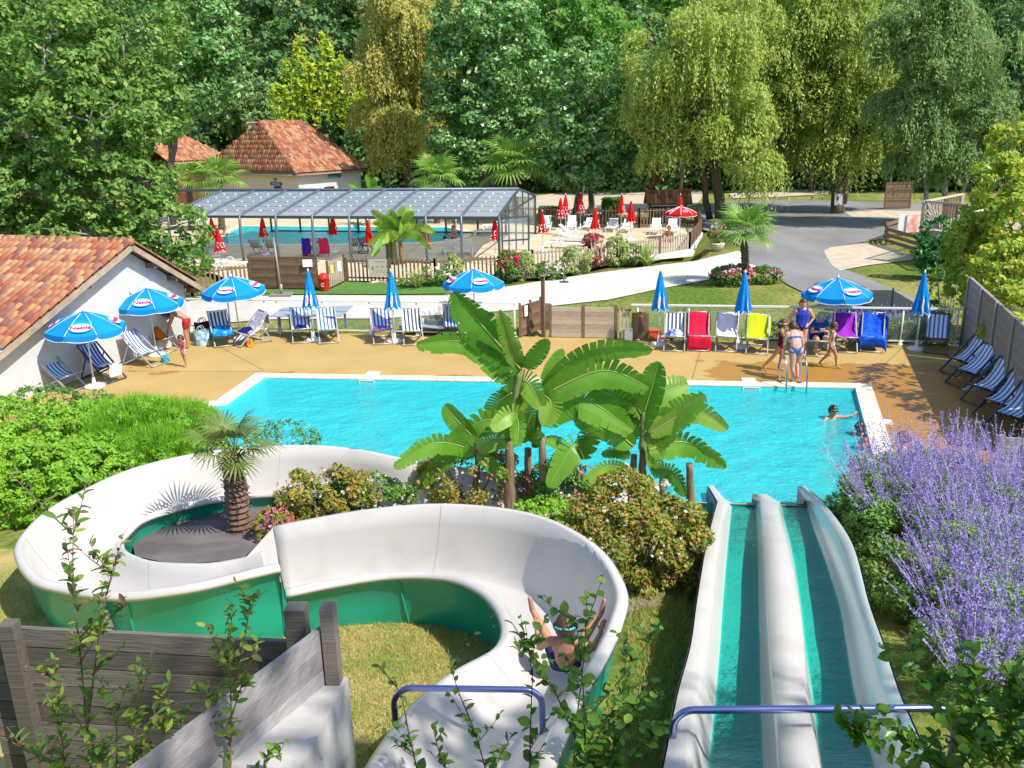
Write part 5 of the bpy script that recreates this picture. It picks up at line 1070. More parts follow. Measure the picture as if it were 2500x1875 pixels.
# bicycle behind the railing
bk = thing('bicycle', 'bicycle leaning behind the glass railing above the blue towel chair', 'bicycle', onrail(1660, .5), math.atan2(rdir.y, rdir.x) + 1.1)
M_tyre = mat('tyre', (.02, .02, .02), rough=.8)
for x in (-.5, .5):
    b = MB(); b.tube([(x + .33 * math.cos(2 * math.pi * k / 24), 0, .35 + .33 * math.sin(2 * math.pi * k / 24)) for k in range(25)], .022, 6, False); w_ = b.build('wheel', M_tyre, bk, True)
    b = MB()
    for k in range(8): b.bar((x, 0, .35), (x + .32 * math.cos(k * .785), 0, .35 + .32 * math.sin(k * .785)), .004, .004)
    b.build('spokes', M_steel, w_)
b = MB()
for p_, q_ in (((-.5, 0, .35), (-.1, 0, .33)), ((-.5, 0, .35), (-.22, 0, .82)), ((-.1, 0, .33), (-.22, 0, .82)), ((-.22, 0, .78), (.33, 0, .85)), ((-.1, 0, .33), (.35, 0, .78)), ((.32, 0, .95), (.5, 0, .35))): b.tube([p_, q_], .02, 6)
b.build('frame', mat('bike_frame', (.05, .06, .08), rough=.4), bk, True)
b = MB(); b.tube([(.28, -.28, 1.0), (.32, 0, .98), (.28, .28, 1.0)], .015, 6); b.build('handlebar', M_alud, bk, True); b = MB(); b.ball((-.24, 0, .88), (.13, .07, .04), 8, 5); b.build('saddle', M_tyre, bk, True)
# hung towels by the lap pool
for x, c, c2, lb_ in ((793, (.62, .03, .10), None, 'hot pink towel hung over a frame by the lap pool'), (772, (.7, .7, .7), (.1, .1, .12), 'black and white towel hung over a frame by the lap pool'), (751, (.05, .02, .35), None, 'dark purple towel hung left of the black and white one')):
    q = P(x, 626); b = MB(); b.grid(lambda u, v: (lerp(-.25, .25, u) + .02 * math.sin(9 * v), (.18 if v < .5 else -.18) * abs(2 * v - 1) + .02 * math.sin(14 * u), 1.0 - abs(2 * v - 1) * .85 + .02 * math.sin(11 * u)), 8, 12); o = tag(b.build('hung_towel', cloth('hung_%d' % x, c, c2, 7), None, True), lb_, 'towel', 'towels hung by the lap pool'); o.location = q
fr_ = thing('drying_frame', 'low drying frame carrying the towels by the lap pool', 'frame', P(772, 626))
for x in (742, 772, 802):
    b = MB(); b.bar(P(x, 626), P(x, 626) + Vector((0, 0, .97)), .03, .03, (1, 0, 0)); b.build('upright', M_framed, fr_, False, True)
b = MB(); b.tube([P(742, 626) + Vector((0, 0, .98)), P(802, 626) + Vector((0, 0, .98))], .015, 6); b.build('rail', M_framed, fr_, True, True)
# ================================================================== trees and plants
M_bark = mat('bark_brown', (.09, .065, .045), (.16, .125, .09), rough=.95, scale=6, stretch=(4, 4, .6), bump=.6, bscale=14)
M_birch = mat('bark_pale', (.34, .32, .28), (.15, .13, .11), rough=.9, scale=5, stretch=(2, 2, 1.2), bump=.4, bscale=12)
G = {
 'plane': leafmat('leaf_plane', [(.08, .18, .03), (.14, .30, .055), (.24, .40, .08), (.35, .45, .10)], .45),
 'poplar': leafmat('leaf_poplar', [(0.066, 0.189, 0.039), (0.132, 0.326, 0.066), (0.220, 0.430, 0.099), (0.440, 0.546, 0.264)], .35, .35, .6),
 'willow': leafmat('leaf_willow', [(.27, .37, .055), (.38, .49, .085), (.46, .56, .12), (.50, .58, .15)], .45),
 'golden': leafmat('leaf_golden', [(.44, .43, .08), (.54, .51, .12), (.60, .56, .16), (.44, .48, .10)], .45),
 'birch': leafmat('leaf_birch', [(.14, .24, .07), (.24, .37, .11), (.33, .45, .16), (.19, .31, .09)], .45),
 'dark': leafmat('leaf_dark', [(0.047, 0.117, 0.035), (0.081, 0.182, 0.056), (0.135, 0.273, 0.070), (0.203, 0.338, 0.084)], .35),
 'robinia': leafmat('leaf_robinia', [(.10, .26, .035), (.17, .38, .06), (.24, .45, .07), (.13, .31, .045)], .45),
 'bamboo': leafmat('leaf_bamboo', [(0.428, 0.607, 0.035), (0.606, 0.620, 0.038), (0.370, 0.620, 0.064), (0.620, 0.620, 0.059)], .4),
 'yellow': leafmat('leaf_yellow', [(0.496, 0.525, 0.034), (0.496, 0.558, 0.058), (0.311, 0.437, 0.058), (0.269, 0.473, 0.076)], .4),
 'conifer': leafmat('leaf_conifer', [(0.026, 0.131, 0.032), (0.052, 0.210, 0.044), (0.088, 0.280, 0.052)], .2),
 'hedge': leafmat('leaf_hedge', [(0.175, 0.385, 0.027), (0.220, 0.432, 0.031), (0.321, 0.540, 0.044), (0.219, 0.473, 0.034)], .35),
 'broom': leafmat('leaf_broom', [(0.141, 0.373, 0.027), (0.253, 0.549, 0.042), (0.282, 0.514, 0.035), (0.197, 0.451, 0.034)], .3),
 'abelia': leafmat('leaf_abelia', [(0.105, 0.210, 0.021), (0.210, 0.298, 0.032), (0.420, 0.333, 0.052), (0.405, 0.162, 0.054), (0.158, 0.315, 0.032)], .3),
 'varieg': leafmat('leaf_variegated', [(0.280, 0.420, 0.088), (0.378, 0.459, 0.135), (0.513, 0.567, 0.216), (0.210, 0.350, 0.070)], .3),
 'rose': leafmat('leaf_rose', [(0.052, 0.140, 0.021), (0.105, 0.245, 0.032), (0.158, 0.298, 0.035)], .25),
 'redleaf': leafmat('leaf_red', [(0.280, 0.021, 0.044), (0.420, 0.035, 0.052), (0.123, 0.088, 0.035), (0.405, 0.041, 0.068)], .3),
 'sage': leafmat('leaf_sage', [(0.175, 0.350, 0.052), (0.263, 0.473, 0.088), (0.270, 0.419, 0.108), (0.140, 0.298, 0.035)], .3),
 'drygrass': leafmat('blade_dry', [(0.486, 0.365, 0.121), (0.594, 0.459, 0.176), (0.350, 0.438, 0.088), (0.378, 0.405, 0.095), (0.228, 0.385, 0.052)], .3),
 'grassblade': leafmat('blade_green', [(0.123, 0.280, 0.035), (0.210, 0.385, 0.052), (0.298, 0.438, 0.070)], .3),
 'palm': leafmat('frond_palm', [(0.158, 0.333, 0.044), (0.263, 0.455, 0.070), (0.297, 0.405, 0.081)], .3, .4),
 'palmdark': leafmat('frond_palm_dark', [(.10, .17, .04), (.16, .23, .05), (.24, .25, .08)], .25, .4),
 'brown': leafmat('leaf_brown', [(0.280, 0.175, 0.070), (0.420, 0.280, 0.123), (0.210, 0.228, 0.052)], .3),
}
FL = {'purple': leafmat('floret_purple', [(.30, .20, .60), (.40, .30, .70), (.50, .41, .78)], .3), 'pink': leafmat('petal_pink', [(.60, .10, .22), (.70, .25, .32), (.55, .04, .10)], .3), 'white': leafmat('petal_white', [(.70, .55, .50), (.75, .68, .62), (.62, .38, .34)], .3), 'red': leafmat('petal_red', [(.45, .01, .03), (.6, .02, .05), (.5, .03, .15)], .3)}
SU = np.array(SUNV)
def sphere_pts(n):
    v = nr.normal(0, 1, (n, 3)); return unit(v)
def clump_leaves(blobs, size, cover, asp=.55, sub=.30, spread=.8, mass=.75):
    """leaf clumps on and in each ellipsoid; gaps stay open between the clumps"""
    out = []
    for c, r in blobs:
        c = np.array(c); r = np.array(r); la = 2 * size * size * asp; A = 2.2 * (r[0] * r[1] + r[1] * r[2] + r[0] * r[2]); n = int(min(60000, cover * A / la)); sr = sub * r.min()
        k = max(6, int(2.2 * A / (sr * sr * 3.6))); d = sphere_pts(k); rad = nr.uniform(.62, 1.0, (k, 1)) ** .6
        cc = c + d * r * rad; cr_ = sr * nr.uniform(.6, 1.35, k)
        w_ = cr_ ** 2; idx = nr.choice(k, n, p=w_ / w_.sum()); u = sphere_pts(n)
        u = unit(u + .55 * (d[idx]) + np.array([0, 0, .25])); rr = nr.uniform(.35, 1.05, (n, 1)) ** .5
        Pp = cc[idx] + u * rr * cr_[idx][:, None] * np.array([1.15, 1.15, .8]); out.append(leaves(Pp, u + np.array([0, 0, .3]) + SU * .45, size, asp, .15, spread))
    return np.concatenate(out)
def weep_leaves(blobs, size, strands, ln, per=15):
    """billowing clumps, each shedding short hanging shoots with narrow leaves"""
    out = []
    for c, r in blobs:
        c = np.array(c); r = np.array(r); A = r[0] * r[2] + r[0] * r[1] + r[1] * r[2]; n = int(strands * A * 1.5)
        g = max(7, int(A / 1.5)); gd = sphere_pts(g); gd[:, 2] = gd[:, 2] * .8 + .12; gc = c + gd * r * nr.uniform(.35, 1.05, (g, 1)); gr = nr.uniform(.14, .36, g) * r.min(); gl = ln * nr.uniform(.25, 1.0, g); w_ = gr ** 2
        gi = nr.choice(g, n, p=w_ / w_.sum()); d = unit(sphere_pts(n) + gd[gi] * .5 + np.array([0, 0, .45])); s0 = gc[gi] + d * gr[gi][:, None] * np.array([1.25, 1.25, .75]) * nr.uniform(.7, 1.08, (n, 1)); L_ = (gl[gi] * nr.uniform(.3, 1.25, n))[:, None]
        t = np.tile(np.linspace(0, 1, per), (n, 1)); outw = unit(d * np.array([1, 1, 0]) + 1e-4)
        Pp = s0[:, None, :] + outw[:, None, :] * (np.sin(np.clip(t * 2.0, 0, 1.57)) * .30 * L_)[:, :, None] + np.array([0, 0, -1.0]) * ((t ** 1.35) * L_)[:, :, None] + nr.normal(0, .04 + size * .3, (n, per, 3))
        Pp = Pp.reshape(-1, 3); N = np.repeat(outw, per, 0) * .6 + nr.normal(0, .55, (n * per, 3)) + np.array([0, 0, .3]) + SU * .8; N = unit(N)
        A_ = unit(np.array([0, 0, -.8]) + np.repeat(outw, per, 0) * .35 + nr.normal(0, .5, (n * per, 3))); B = unit(np.cross(N, A_)); s = size * nr.uniform(.6, 1.3, (n * per, 1))
        out.append(np.stack([Pp - A_ * s, Pp + B * s * .34, Pp + A_ * s, Pp - B * s * .34], 1))
    return np.concatenate(out)
def blob_px(lst, y, k_=1.0):
    out = []
    for t in lst:
        cx, cy, rx, ry = t[:4]; rx *= k_; ry *= k_; dy = t[4] if len(t) > 4 else 0; c = PY(cx, cy, y + dy); s = (PY(cx + 10, cy, y + dy) - c).length / 10; out.append(((c.x, c.y, c.z), (rx * s, min(rx, ry) * s * .85, ry * s)))
    return out
def limb(b, a, c, r0, r1, k=5, wob=.06):
    a, c = Vector(a), Vector(c); L_ = (c - a).length; pts = [a.lerp(c, i / k) + Vector((rnd.uniform(-1, 1), rnd.uniform(-1, 1), 0)) * L_ * wob * (0 if i in (0, k) else 1) for i in range(k + 1)]; b.tube(pts, [lerp(r0, r1, i / k) for i in range(k + 1)], 7); return pts
def tree(name, label, base, blobs, leaf, size, cover=4.5, style='broad', bark=None, tr=.3, group='trees round the pools', extra=(), ln=3.0, strands=9, sub=.3, trunks=None, limbs=True, asp=.55):
    t = thing(name, label, 'tree', base, 0, group); base = Vector(base); b = MB()
    cen = sum((Vector(c) for c, r in blobs), Vector()) / len(blobs)
    for tb, tt, r_ in (trunks or [(base, Vector((lerp(base.x, cen.x, .5), lerp(base.y, cen.y, .5), lerp(base.z, cen.z, .85))), tr)]):
        pts = limb(b, Vector(tb) - Vector((0, 0, .3)), tt, r_, r_ * .55, 7, .02)
        if limbs:
            for c, r in blobs: limb(b, pts[rnd.randint(3, 6)], Vector(c) + Vector((0, 0, r[2] * .3)), r_ * .42, r_ * .08, 5, .07)
            for c, r in blobs:
                for _ in range(3):
                    d = Vector((rnd.uniform(-1, 1), rnd.uniform(-1, 1), rnd.uniform(-.4, 1))); limb(b, Vector(c), Vector(c) + Vector((d.x * r[0], d.y * r[1], d.z * r[2])) * .85, r_ * .13, r_ * .03, 4, .08)
    b.build('trunk', bark or M_bark, t, True, True)
    V = weep_leaves(blobs, size, strands, ln) if style == 'weep' else clump_leaves(blobs, size, cover, asp, sub)
    if style == 'weep': V = np.concatenate([V, clump_leaves([(c, (r[0] * .8, r[1] * .8, r[2] * .8)) for c, r in blobs], size * .9, 1.3, .35, .26)])
    link(bpy.data.objects.new('crown', quadmesh('crown', V, G[leaf])), t, True)
    return t
def bp(x, y, yy): q = PY(x, y, yy); return (q.x, yy, gz(q.x, yy))
# ---- the large trees
tree('plane_tree', 'big broad leaved plane tree filling the upper left corner above the tiled roof', bp(200, 500, 38), blob_px([(110, 120, 190, 150), (300, 90, 150, 140, 2), (40, 330, 150, 140, 1), (230, 300, 170, 120, -1.5), (350, 260, 100, 100), (90, 480, 160, 95, -1), (270, 455, 140, 85, -2), (375, 450, 62, 55), (230, 575, 170, 70, -2.5), (410, 560, 95, 75, -2.5), (455, 640, 55, 42, -3), (30, 590, 90, 60), (10, 480, 110, 110, 3), (150, 400, 150, 120, 3)], 38), 'plane', .12, 2.9, bark=M_birch, tr=.42, sub=.24)
tree('poplar_tree', 'blue green poplar behind the plane tree, left of the dark wood', bp(400, 420, 66), blob_px([(440, 60, 120, 130), (490, 170, 90, 110), (520, 90, 70, 110), (430, 220, 80, 80)], 66), 'poplar', .19, 2.6, sub=.24)
tree('thicket_tree', 'grey green tree between the plane tree and the hipped roof', bp(600, 380, 97), blob_px([(590, 250, 80, 75), (640, 290, 60, 60), (540, 270, 60, 65), (480, 270, 60, 60)], 97), 'birch', .2, 2.6, sub=.26)
tree('bamboo_grove', 'yellow bamboo grove rising behind the hipped roof', bp(760, 350, 86), blob_px([(680, 260, 17, 60), (706, 225, 18, 85), (738, 195, 19, 105), (768, 225, 16, 85), (800, 190, 19, 110), (832, 215, 18, 95), (860, 235, 17, 80), (885, 260, 15, 60)], 86), 'bamboo', .26, 2.6, asp=.3, sub=.3, limbs=False)
tree('golden_willow', 'golden olive weeping willow right of the hipped roof', bp(1000, 420, 77), blob_px([(985, 40, 105, 95), (1030, 160, 85, 110), (940, 170, 80, 90), (1010, 290, 95, 80), (930, 290, 70, 70), (960, 350, 80, 50)], 77, 1.12), 'golden', .17, style='weep', ln=3.0, strands=17, tr=.45)
tree('poplar_tree', 'tall silvery poplar behind the enclosure end', bp(1190, 470, 68), blob_px([(1180, 40, 120, 110), (1130, 170, 90, 110), (1240, 180, 100, 120), (1150, 310, 105, 95), (1250, 330, 85, 90), (1160, 420, 90, 60), (1110, 420, 55, 65)], 68, 1.1), 'poplar', .17, 2.9, bark=M_birch, tr=.4, sub=.22)
tb = P(1408, 518); tb2 = P(1438, 520)
tree('poplar_tree', 'poplar with forked pale trunks behind the red parasols', tb, blob_px([(1430, 200, 80, 85), (1410, 300, 75, 70), (1470, 320, 75, 75), (1395, 400, 65, 55), (1480, 410, 70, 55), (1535, 420, 45, 40)], 61, 1.12), 'poplar', .155, 2.7, bark=M_birch, sub=.24, trunks=[(tb, PY(1420, 240, 61), .34), (tb2, PY(1455, 300, 61), .27), (P(1428, 519), PY(1400, 380, 61), .22)])
tree('robinia_tree', 'fresh green feathery robinia behind the two poplars', bp(1400, 420, 88), blob_px([(1370, 60, 110, 100), (1460, 130, 100, 110), (1340, 170, 70, 90), (1500, 240, 70, 90)], 88, 1.2), 'robinia', .24, 2.7, sub=.24)
wb = P(1757, 540); wb2 = P(1712, 545)
tree('weeping_willow', 'left weeping willow with hanging yellow green branches and leaning twin trunk', wb, blob_px([(1640, 150, 110, 110), (1740, 110, 120, 110), (1600, 260, 75, 80), (1700, 280, 120, 100), (1800, 300, 80, 70), (1820, 390, 55, 50, -2), (1640, 350, 60, 55)], 58, 1.22), 'willow', .135, style='weep', ln=2.6, strands=19, trunks=[(wb, PY(1740, 300, 58), .42), (P(1736, 538), PY(1700, 330, 58), .26)])
wm = P(2047, 521)
tree('weeping_willow', 'central weeping willow with one stout dark trunk beside the road', wm, blob_px([(1930, 60, 140, 110), (2060, 110, 130, 120), (1950, 220, 130, 110), (2090, 250, 110, 100), (2010, 330, 130, 80), (1880, 330, 80, 70), (2150, 340, 70, 70)], 65, 1.22), 'willow', .15, style='weep', ln=3.0, strands=18, trunks=[(wm, PY(2040, 330, 65), .52), (wm + Vector((.3, .2, 1.0)), PY(2085, 330, 65), .3)])
tree('birch_tree', 'grey green weeping birch with thin pale trunks at the upper right', bp(2300, 500, 55), blob_px([(2250, 60, 110, 110), (2320, 180, 120, 120), (2230, 260, 85, 90), (2370, 320, 90, 90), (2280, 380, 90, 70), (2430, 300, 60, 90)], 55, 1.18), 'birch', .125, style='weep', ln=2.4, strands=19, bark=M_birch, trunks=[(bp(2272, 500, 55), PY(2262, 200, 55), .16), (bp(2308, 500, 55), PY(2320, 180, 55), .2), (bp(2350, 500, 55), PY(2380, 250, 55), .14)])
tree('dark_poplar', 'dark small leaved tree in the top right corner behind the birch', bp(2470, 420, 78), blob_px([(2470, 60, 70, 110), (2490, 200, 60, 100), (2440, 150, 50, 70)], 78), 'dark', .2, 3, sub=.22)
# ---- the yellow tree behind the timber fence, the conifer and the bare stemmed shrub beside it
tree('yellow_maple', 'golden yellow leaved tree hanging over the timber fence', (16.3, 27.0, 0), blob_px([(2480, 350, 60, 65, 1), (2450, 450, 65, 70, 0), (2500, 540, 80, 85, -1), (2420, 570, 75, 65, 0), (2380, 640, 65, 55, 0), (2460, 660, 85, 70, -2), (2495, 750, 65, 60, -4), (2410, 720, 60, 45, -.5), (2350, 690, 40, 35, .5), (2350, 600, 50, 50, 1), (2390, 540, 50, 50, 1), (2460, 810, 60, 45, -5)], 27.5), 'yellow', .085, 3.1, tr=.14, sub=.3)
tree('cypress_shrub', 'dark green cypress in front of the balcony posts', P(2285, 672), blob_px([(2290, 575, 42, 40), (2285, 625, 45, 45), (2310, 650, 40, 40)], 36.5), 'conifer', .1, 3.2, tr=.1, sub=.35)
tree('autumn_shrub', 'bare stemmed shrub with ochre leaves behind the closed corner parasol', P(2310, 780), blob_px([(2300, 690, 40, 42), (2330, 740, 45, 40), (2290, 760, 40, 30)], 29.5), 'yellow', .07, .55, bark=M_birch, tr=.05, sub=.45, trunks=[(P(2300 + 8 * k, 782), PY(2285 + 22 * k, 610 + 12 * (k % 3), 29.5), .028) for k in range(5)], limbs=False)
# ---- the wood on the hill behind
ORD = ['first', 'second', 'third', 'fourth', 'fifth', 'sixth', 'seventh', 'eighth', 'ninth', 'tenth', 'eleventh', 'twelfth', 'thirteenth', 'fourteenth', 'fifteenth']; ROWN = ['lowest', 'second', 'third', 'topmost']
spotsF = []
for row, (yy, py0) in enumerate(((104, 235), (114, 120), (126, 10), (142, -90))):
    for i in range(15):
        x = -90 + i * 190 + (row % 2) * 95 + rnd.uniform(-25, 25); spotsF.append((x, py0 + rnd.uniform(-25, 25), yy + rnd.uniform(-3, 3), row))
for i, (x, py_, yy, row) in enumerate(spotsF):
    o_ = ['far end', 'near end'][0]
    bl = blob_px([(x, py_, 105, 85), (x + rnd.uniform(-60, 60), py_ + 75, 95, 75, 1)], yy)
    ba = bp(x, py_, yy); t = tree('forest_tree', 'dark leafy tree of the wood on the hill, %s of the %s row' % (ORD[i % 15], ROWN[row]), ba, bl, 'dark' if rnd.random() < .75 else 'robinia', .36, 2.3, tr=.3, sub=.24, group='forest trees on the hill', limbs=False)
# dark undergrowth at the foot of the wood
def scatter_box(name, label, cat, pts, h, wd, n, leaf, size, asp=.55):
    pts = [Vector(p) for p in pts]; seg = [(pts[i], pts[i + 1]) for i in range(len(pts) - 1)]; ls = np.array([(c - a).length for a, c in seg]); idx = nr.choice(len(seg), n, p=ls / ls.sum()); tt = nr.uniform(0, 1, n)
    A = np.array([seg[i][0] for i in idx]); B = np.array([seg[i][1] for i in idx]); C_0 = A + (B - A) * tt[:, None] + nr.normal(0, wd, (n, 3)) * np.array([1, 1, 0]); bump_ = .7 + .3 * np.sin(C_0[:, 0] * 1.1) * np.sin(C_0[:, 0] * .37 + 1)
    C_0[:, 2] = np.array([gz(a, b_) for a, b_ in C_0[:, :2]]) + nr.uniform(0, 1, n) ** .8 * h * bump_
    o = link(bpy.data.objects.new(name, quadmesh(name, leaves(C_0, nr.normal(0, .5, (n, 3)) + np.array([0, -.6, .5]), size, asp), G[leaf]))); o['kind'] = 'stuff'; o['label'] = label; return o
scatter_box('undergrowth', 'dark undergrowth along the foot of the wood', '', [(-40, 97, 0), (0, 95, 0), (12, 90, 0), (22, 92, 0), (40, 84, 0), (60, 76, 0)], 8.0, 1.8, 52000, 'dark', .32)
for i, (x, yy, h) in enumerate(((1580, 84, 5), (1660, 86, 6), (1840, 84, 5), (1900, 86, 6), (1980, 83, 5), (2110, 82, 6), (2170, 80, 5))):
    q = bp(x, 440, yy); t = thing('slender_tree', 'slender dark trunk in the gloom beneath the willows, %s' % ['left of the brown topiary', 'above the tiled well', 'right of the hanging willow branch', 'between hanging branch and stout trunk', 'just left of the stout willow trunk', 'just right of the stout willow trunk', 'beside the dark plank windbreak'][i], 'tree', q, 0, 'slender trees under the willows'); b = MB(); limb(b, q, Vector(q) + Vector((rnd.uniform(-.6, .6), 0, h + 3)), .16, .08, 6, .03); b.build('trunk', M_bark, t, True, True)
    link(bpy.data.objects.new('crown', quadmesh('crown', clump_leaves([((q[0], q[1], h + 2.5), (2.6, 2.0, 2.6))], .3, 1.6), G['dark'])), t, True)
# ---- shrubs
def shrub(name, label, c, r, leaf, size, cover=3.0, cat='shrub', flowers=None, group=None, sub=.38, stems=5, asp=.55, spread=.8):
    c = Vector(c); t = thing(name, label, cat, (c.x, c.y, c.z - r[2] * .95), 0, group); b = MB()
    for k in range(stems):
        a = 2 * math.pi * k / stems; limb(b, (c.x + .1 * r[0] * math.cos(a), c.y + .1 * r[1] * math.sin(a), c.z - r[2] * 1.02), (c.x + .6 * r[0] * math.cos(a), c.y + .6 * r[1] * math.sin(a), c.z + r[2] * .35), .03 * max(r), .008 * max(r), 4)
    b.build('stems', M_bark, t, True, True)
    V = clump_leaves([((c.x, c.y, c.z), r)], size, cover, asp, sub, spread); link(bpy.data.objects.new('foliage', quadmesh('foliage', V, G[leaf])), t, True)
    if flowers:
        fk, n, fs = flowers; d = sphere_pts(n); d[:, 2] = np.abs(d[:, 2]) * .9 + .02; Q_ = np.array(c) + d * np.array(r) * nr.uniform(.95, 1.12, (n, 1))
        V = np.concatenate([leaves(Q_ + nr.normal(0, fs * .6, Q_.shape), d + np.array([0, -.3, .3]), fs, .8, 0, .5) for _ in range(3)]); o = link(bpy.data.objects.new('flowers', quadmesh('flowers', V, FL[fk])), t, True); o['kind'] = 'stuff'
    return t
def atg(x, y, z=0): q = P(x, y, z); return q
for x, y, rx, rz, lb_ in ((1108, 690, .42, .62, 'clipped variegated round bush right of the striped leaved flax'), (1278, 684, .5, .66, 'clipped variegated round bush beside the red flowering shrub'), (1410, 668, .62, .72, 'largest clipped variegated round bush above the gravel path'), (1502, 650, .55, .74, 'clipped variegated round bush left of the terrace corner flax')):
    q = P(x, y); shrub('round_bush', lb_, q + Vector((0, 0, rz * .95)), (rx, rx * .9, rz), 'varieg', .05, 3.6, 'bush', None, 'clipped round bushes along the picket fence', .35)
for x, y, r, lf, fl, lb_ in ((1245, 688, (.55, .5, .75), 'rose', ('red', 90, .06), 'red flowering rose shrub at the picket fence corner'), (1448, 652, (.5, .45, .85), 'redleaf', ('red', 40, .05), 'red leaved shrub between two clipped bushes'), (1345, 682, (.75, .4, .42), 'rose', ('white', 110, .05), 'low shrub with cream flowers between clipped bushes'), (1062, 697, (.75, .4, .42), 'rose', ('white', 80, .05), 'low flowering shrub right of the striped leaved flax'), (1538, 648, (.5, .4, .55), 'rose', ('white', 50, .045), 'dark shrub left of the terrace corner flax'), (1790, 694, (.95, .7, .42), 'rose', ('pink', 110, .055), 'rose bed under the roadside palm'), (1868, 690, (.6, .5, .36), 'rose', ('pink', 60, .05), 'pink roses right of the roadside palm trunk')):
    q = P(x, y); shrub('flowering_shrub', lb_, q + Vector((0, 0, r[2] * .9)), r, lf, .055, 2.6, 'shrub', fl, 'flowering shrubs of the lap pool garden', .4)
def hedge_block(label, q0, q1, w_, h, leaf='plane'):
    q0, q1 = Vector(q0), Vector(q1); n = int((q1 - q0).length * (h + w_) * 900); t = nr.uniform(0, 1, n); d = (q1 - q0).normalized(); s = Vector((-d.y, d.x, 0)); f_ = nr.integers(0, 3, n); a = nr.uniform(-1, 1, n) * w_ / 2; z = nr.uniform(0, 1, n) * h
    a = np.where(f_ == 0, -w_ / 2 * 1.0, a); a = np.where((f_ == 1) & (nr.uniform(0, 1, n) < .5), w_ / 2, a); z = np.where(f_ == 2, h, z)
    C_0 = np.array(q0) + np.outer(t, np.array(q1 - q0)) + np.outer(a, np.array(s)); C_0[:, 2] += z; C_0 += nr.normal(0, .04, C_0.shape)
    th = thing('clipped_hedge', label, 'hedge', q0); link(bpy.data.objects.new('foliage', quadmesh('foliage', leaves(C_0, np.array([0, -.5, .6]) + nr.normal(0, .4, (n, 3)), .075), G[leaf])), th, True)
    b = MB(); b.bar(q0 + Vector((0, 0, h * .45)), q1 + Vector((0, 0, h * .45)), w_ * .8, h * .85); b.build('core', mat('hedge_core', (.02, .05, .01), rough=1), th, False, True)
hedge_block('low clipped hedge behind the first white loungers', P(1318, 524), P(1376, 524), 1.0, .55, 'dark'); hedge_block('square clipped hedge block behind the long picket fence', P(1472, 526), P(1518, 526), 1.4, 1.25, 'robinia')
shrub('topiary', 'brownish clipped topiary in front of the dark wood', PY(1587, 425, 70), (.75, .7, 1.25), 'brown', .12, 3.2, 'bush', None, None, .3)
# flax clumps: sword leaves
def flax(label, q, r, n, mts=('varieg', 'palm')):
    t = thing('flax_clump', label, 'plant', q, 0, 'flax clumps along the picket fence'); lm = []
    for mk_ in mts:
        b = MB(); K = 6
        for i in range(K): pass
        pts = [(i / K) for i in range(K + 1)]; b.add([(s_ * .035 * (1 - t_ ** 3) , .30 * t_ * t_ * r, t_ * r * (1 - .18 * t_ * t_)) for t_ in pts for s_ in (-1, 0, 1)], [(i * 3 + j, i * 3 + j + 1, (i + 1) * 3 + j + 1, (i + 1) * 3 + j) for i in range(K) for j in range(2)]); lm.append(b.mesh('sword_leaf', G[mk_], True))
    for k in range(n): inst('sword_leaf', lm[k % len(lm)], t, (rnd.uniform(-.12, .12), rnd.uniform(-.12, .12), 0), (rnd.uniform(-.95, .12) , 0, rnd.uniform(0, 6.28)), (1, 1, rnd.uniform(.6, 1.05)))
flax('striped leaved flax clump in front of the picket fence below the banana', P(1022, 702), 1.35, 70); flax('green flax clump at the terrace corner', P(1578, 648), 1.5, 80, ('palm', 'varieg', 'palm'))
flax('small flax tuft beside the striped one', P(985, 700), .7, 24)
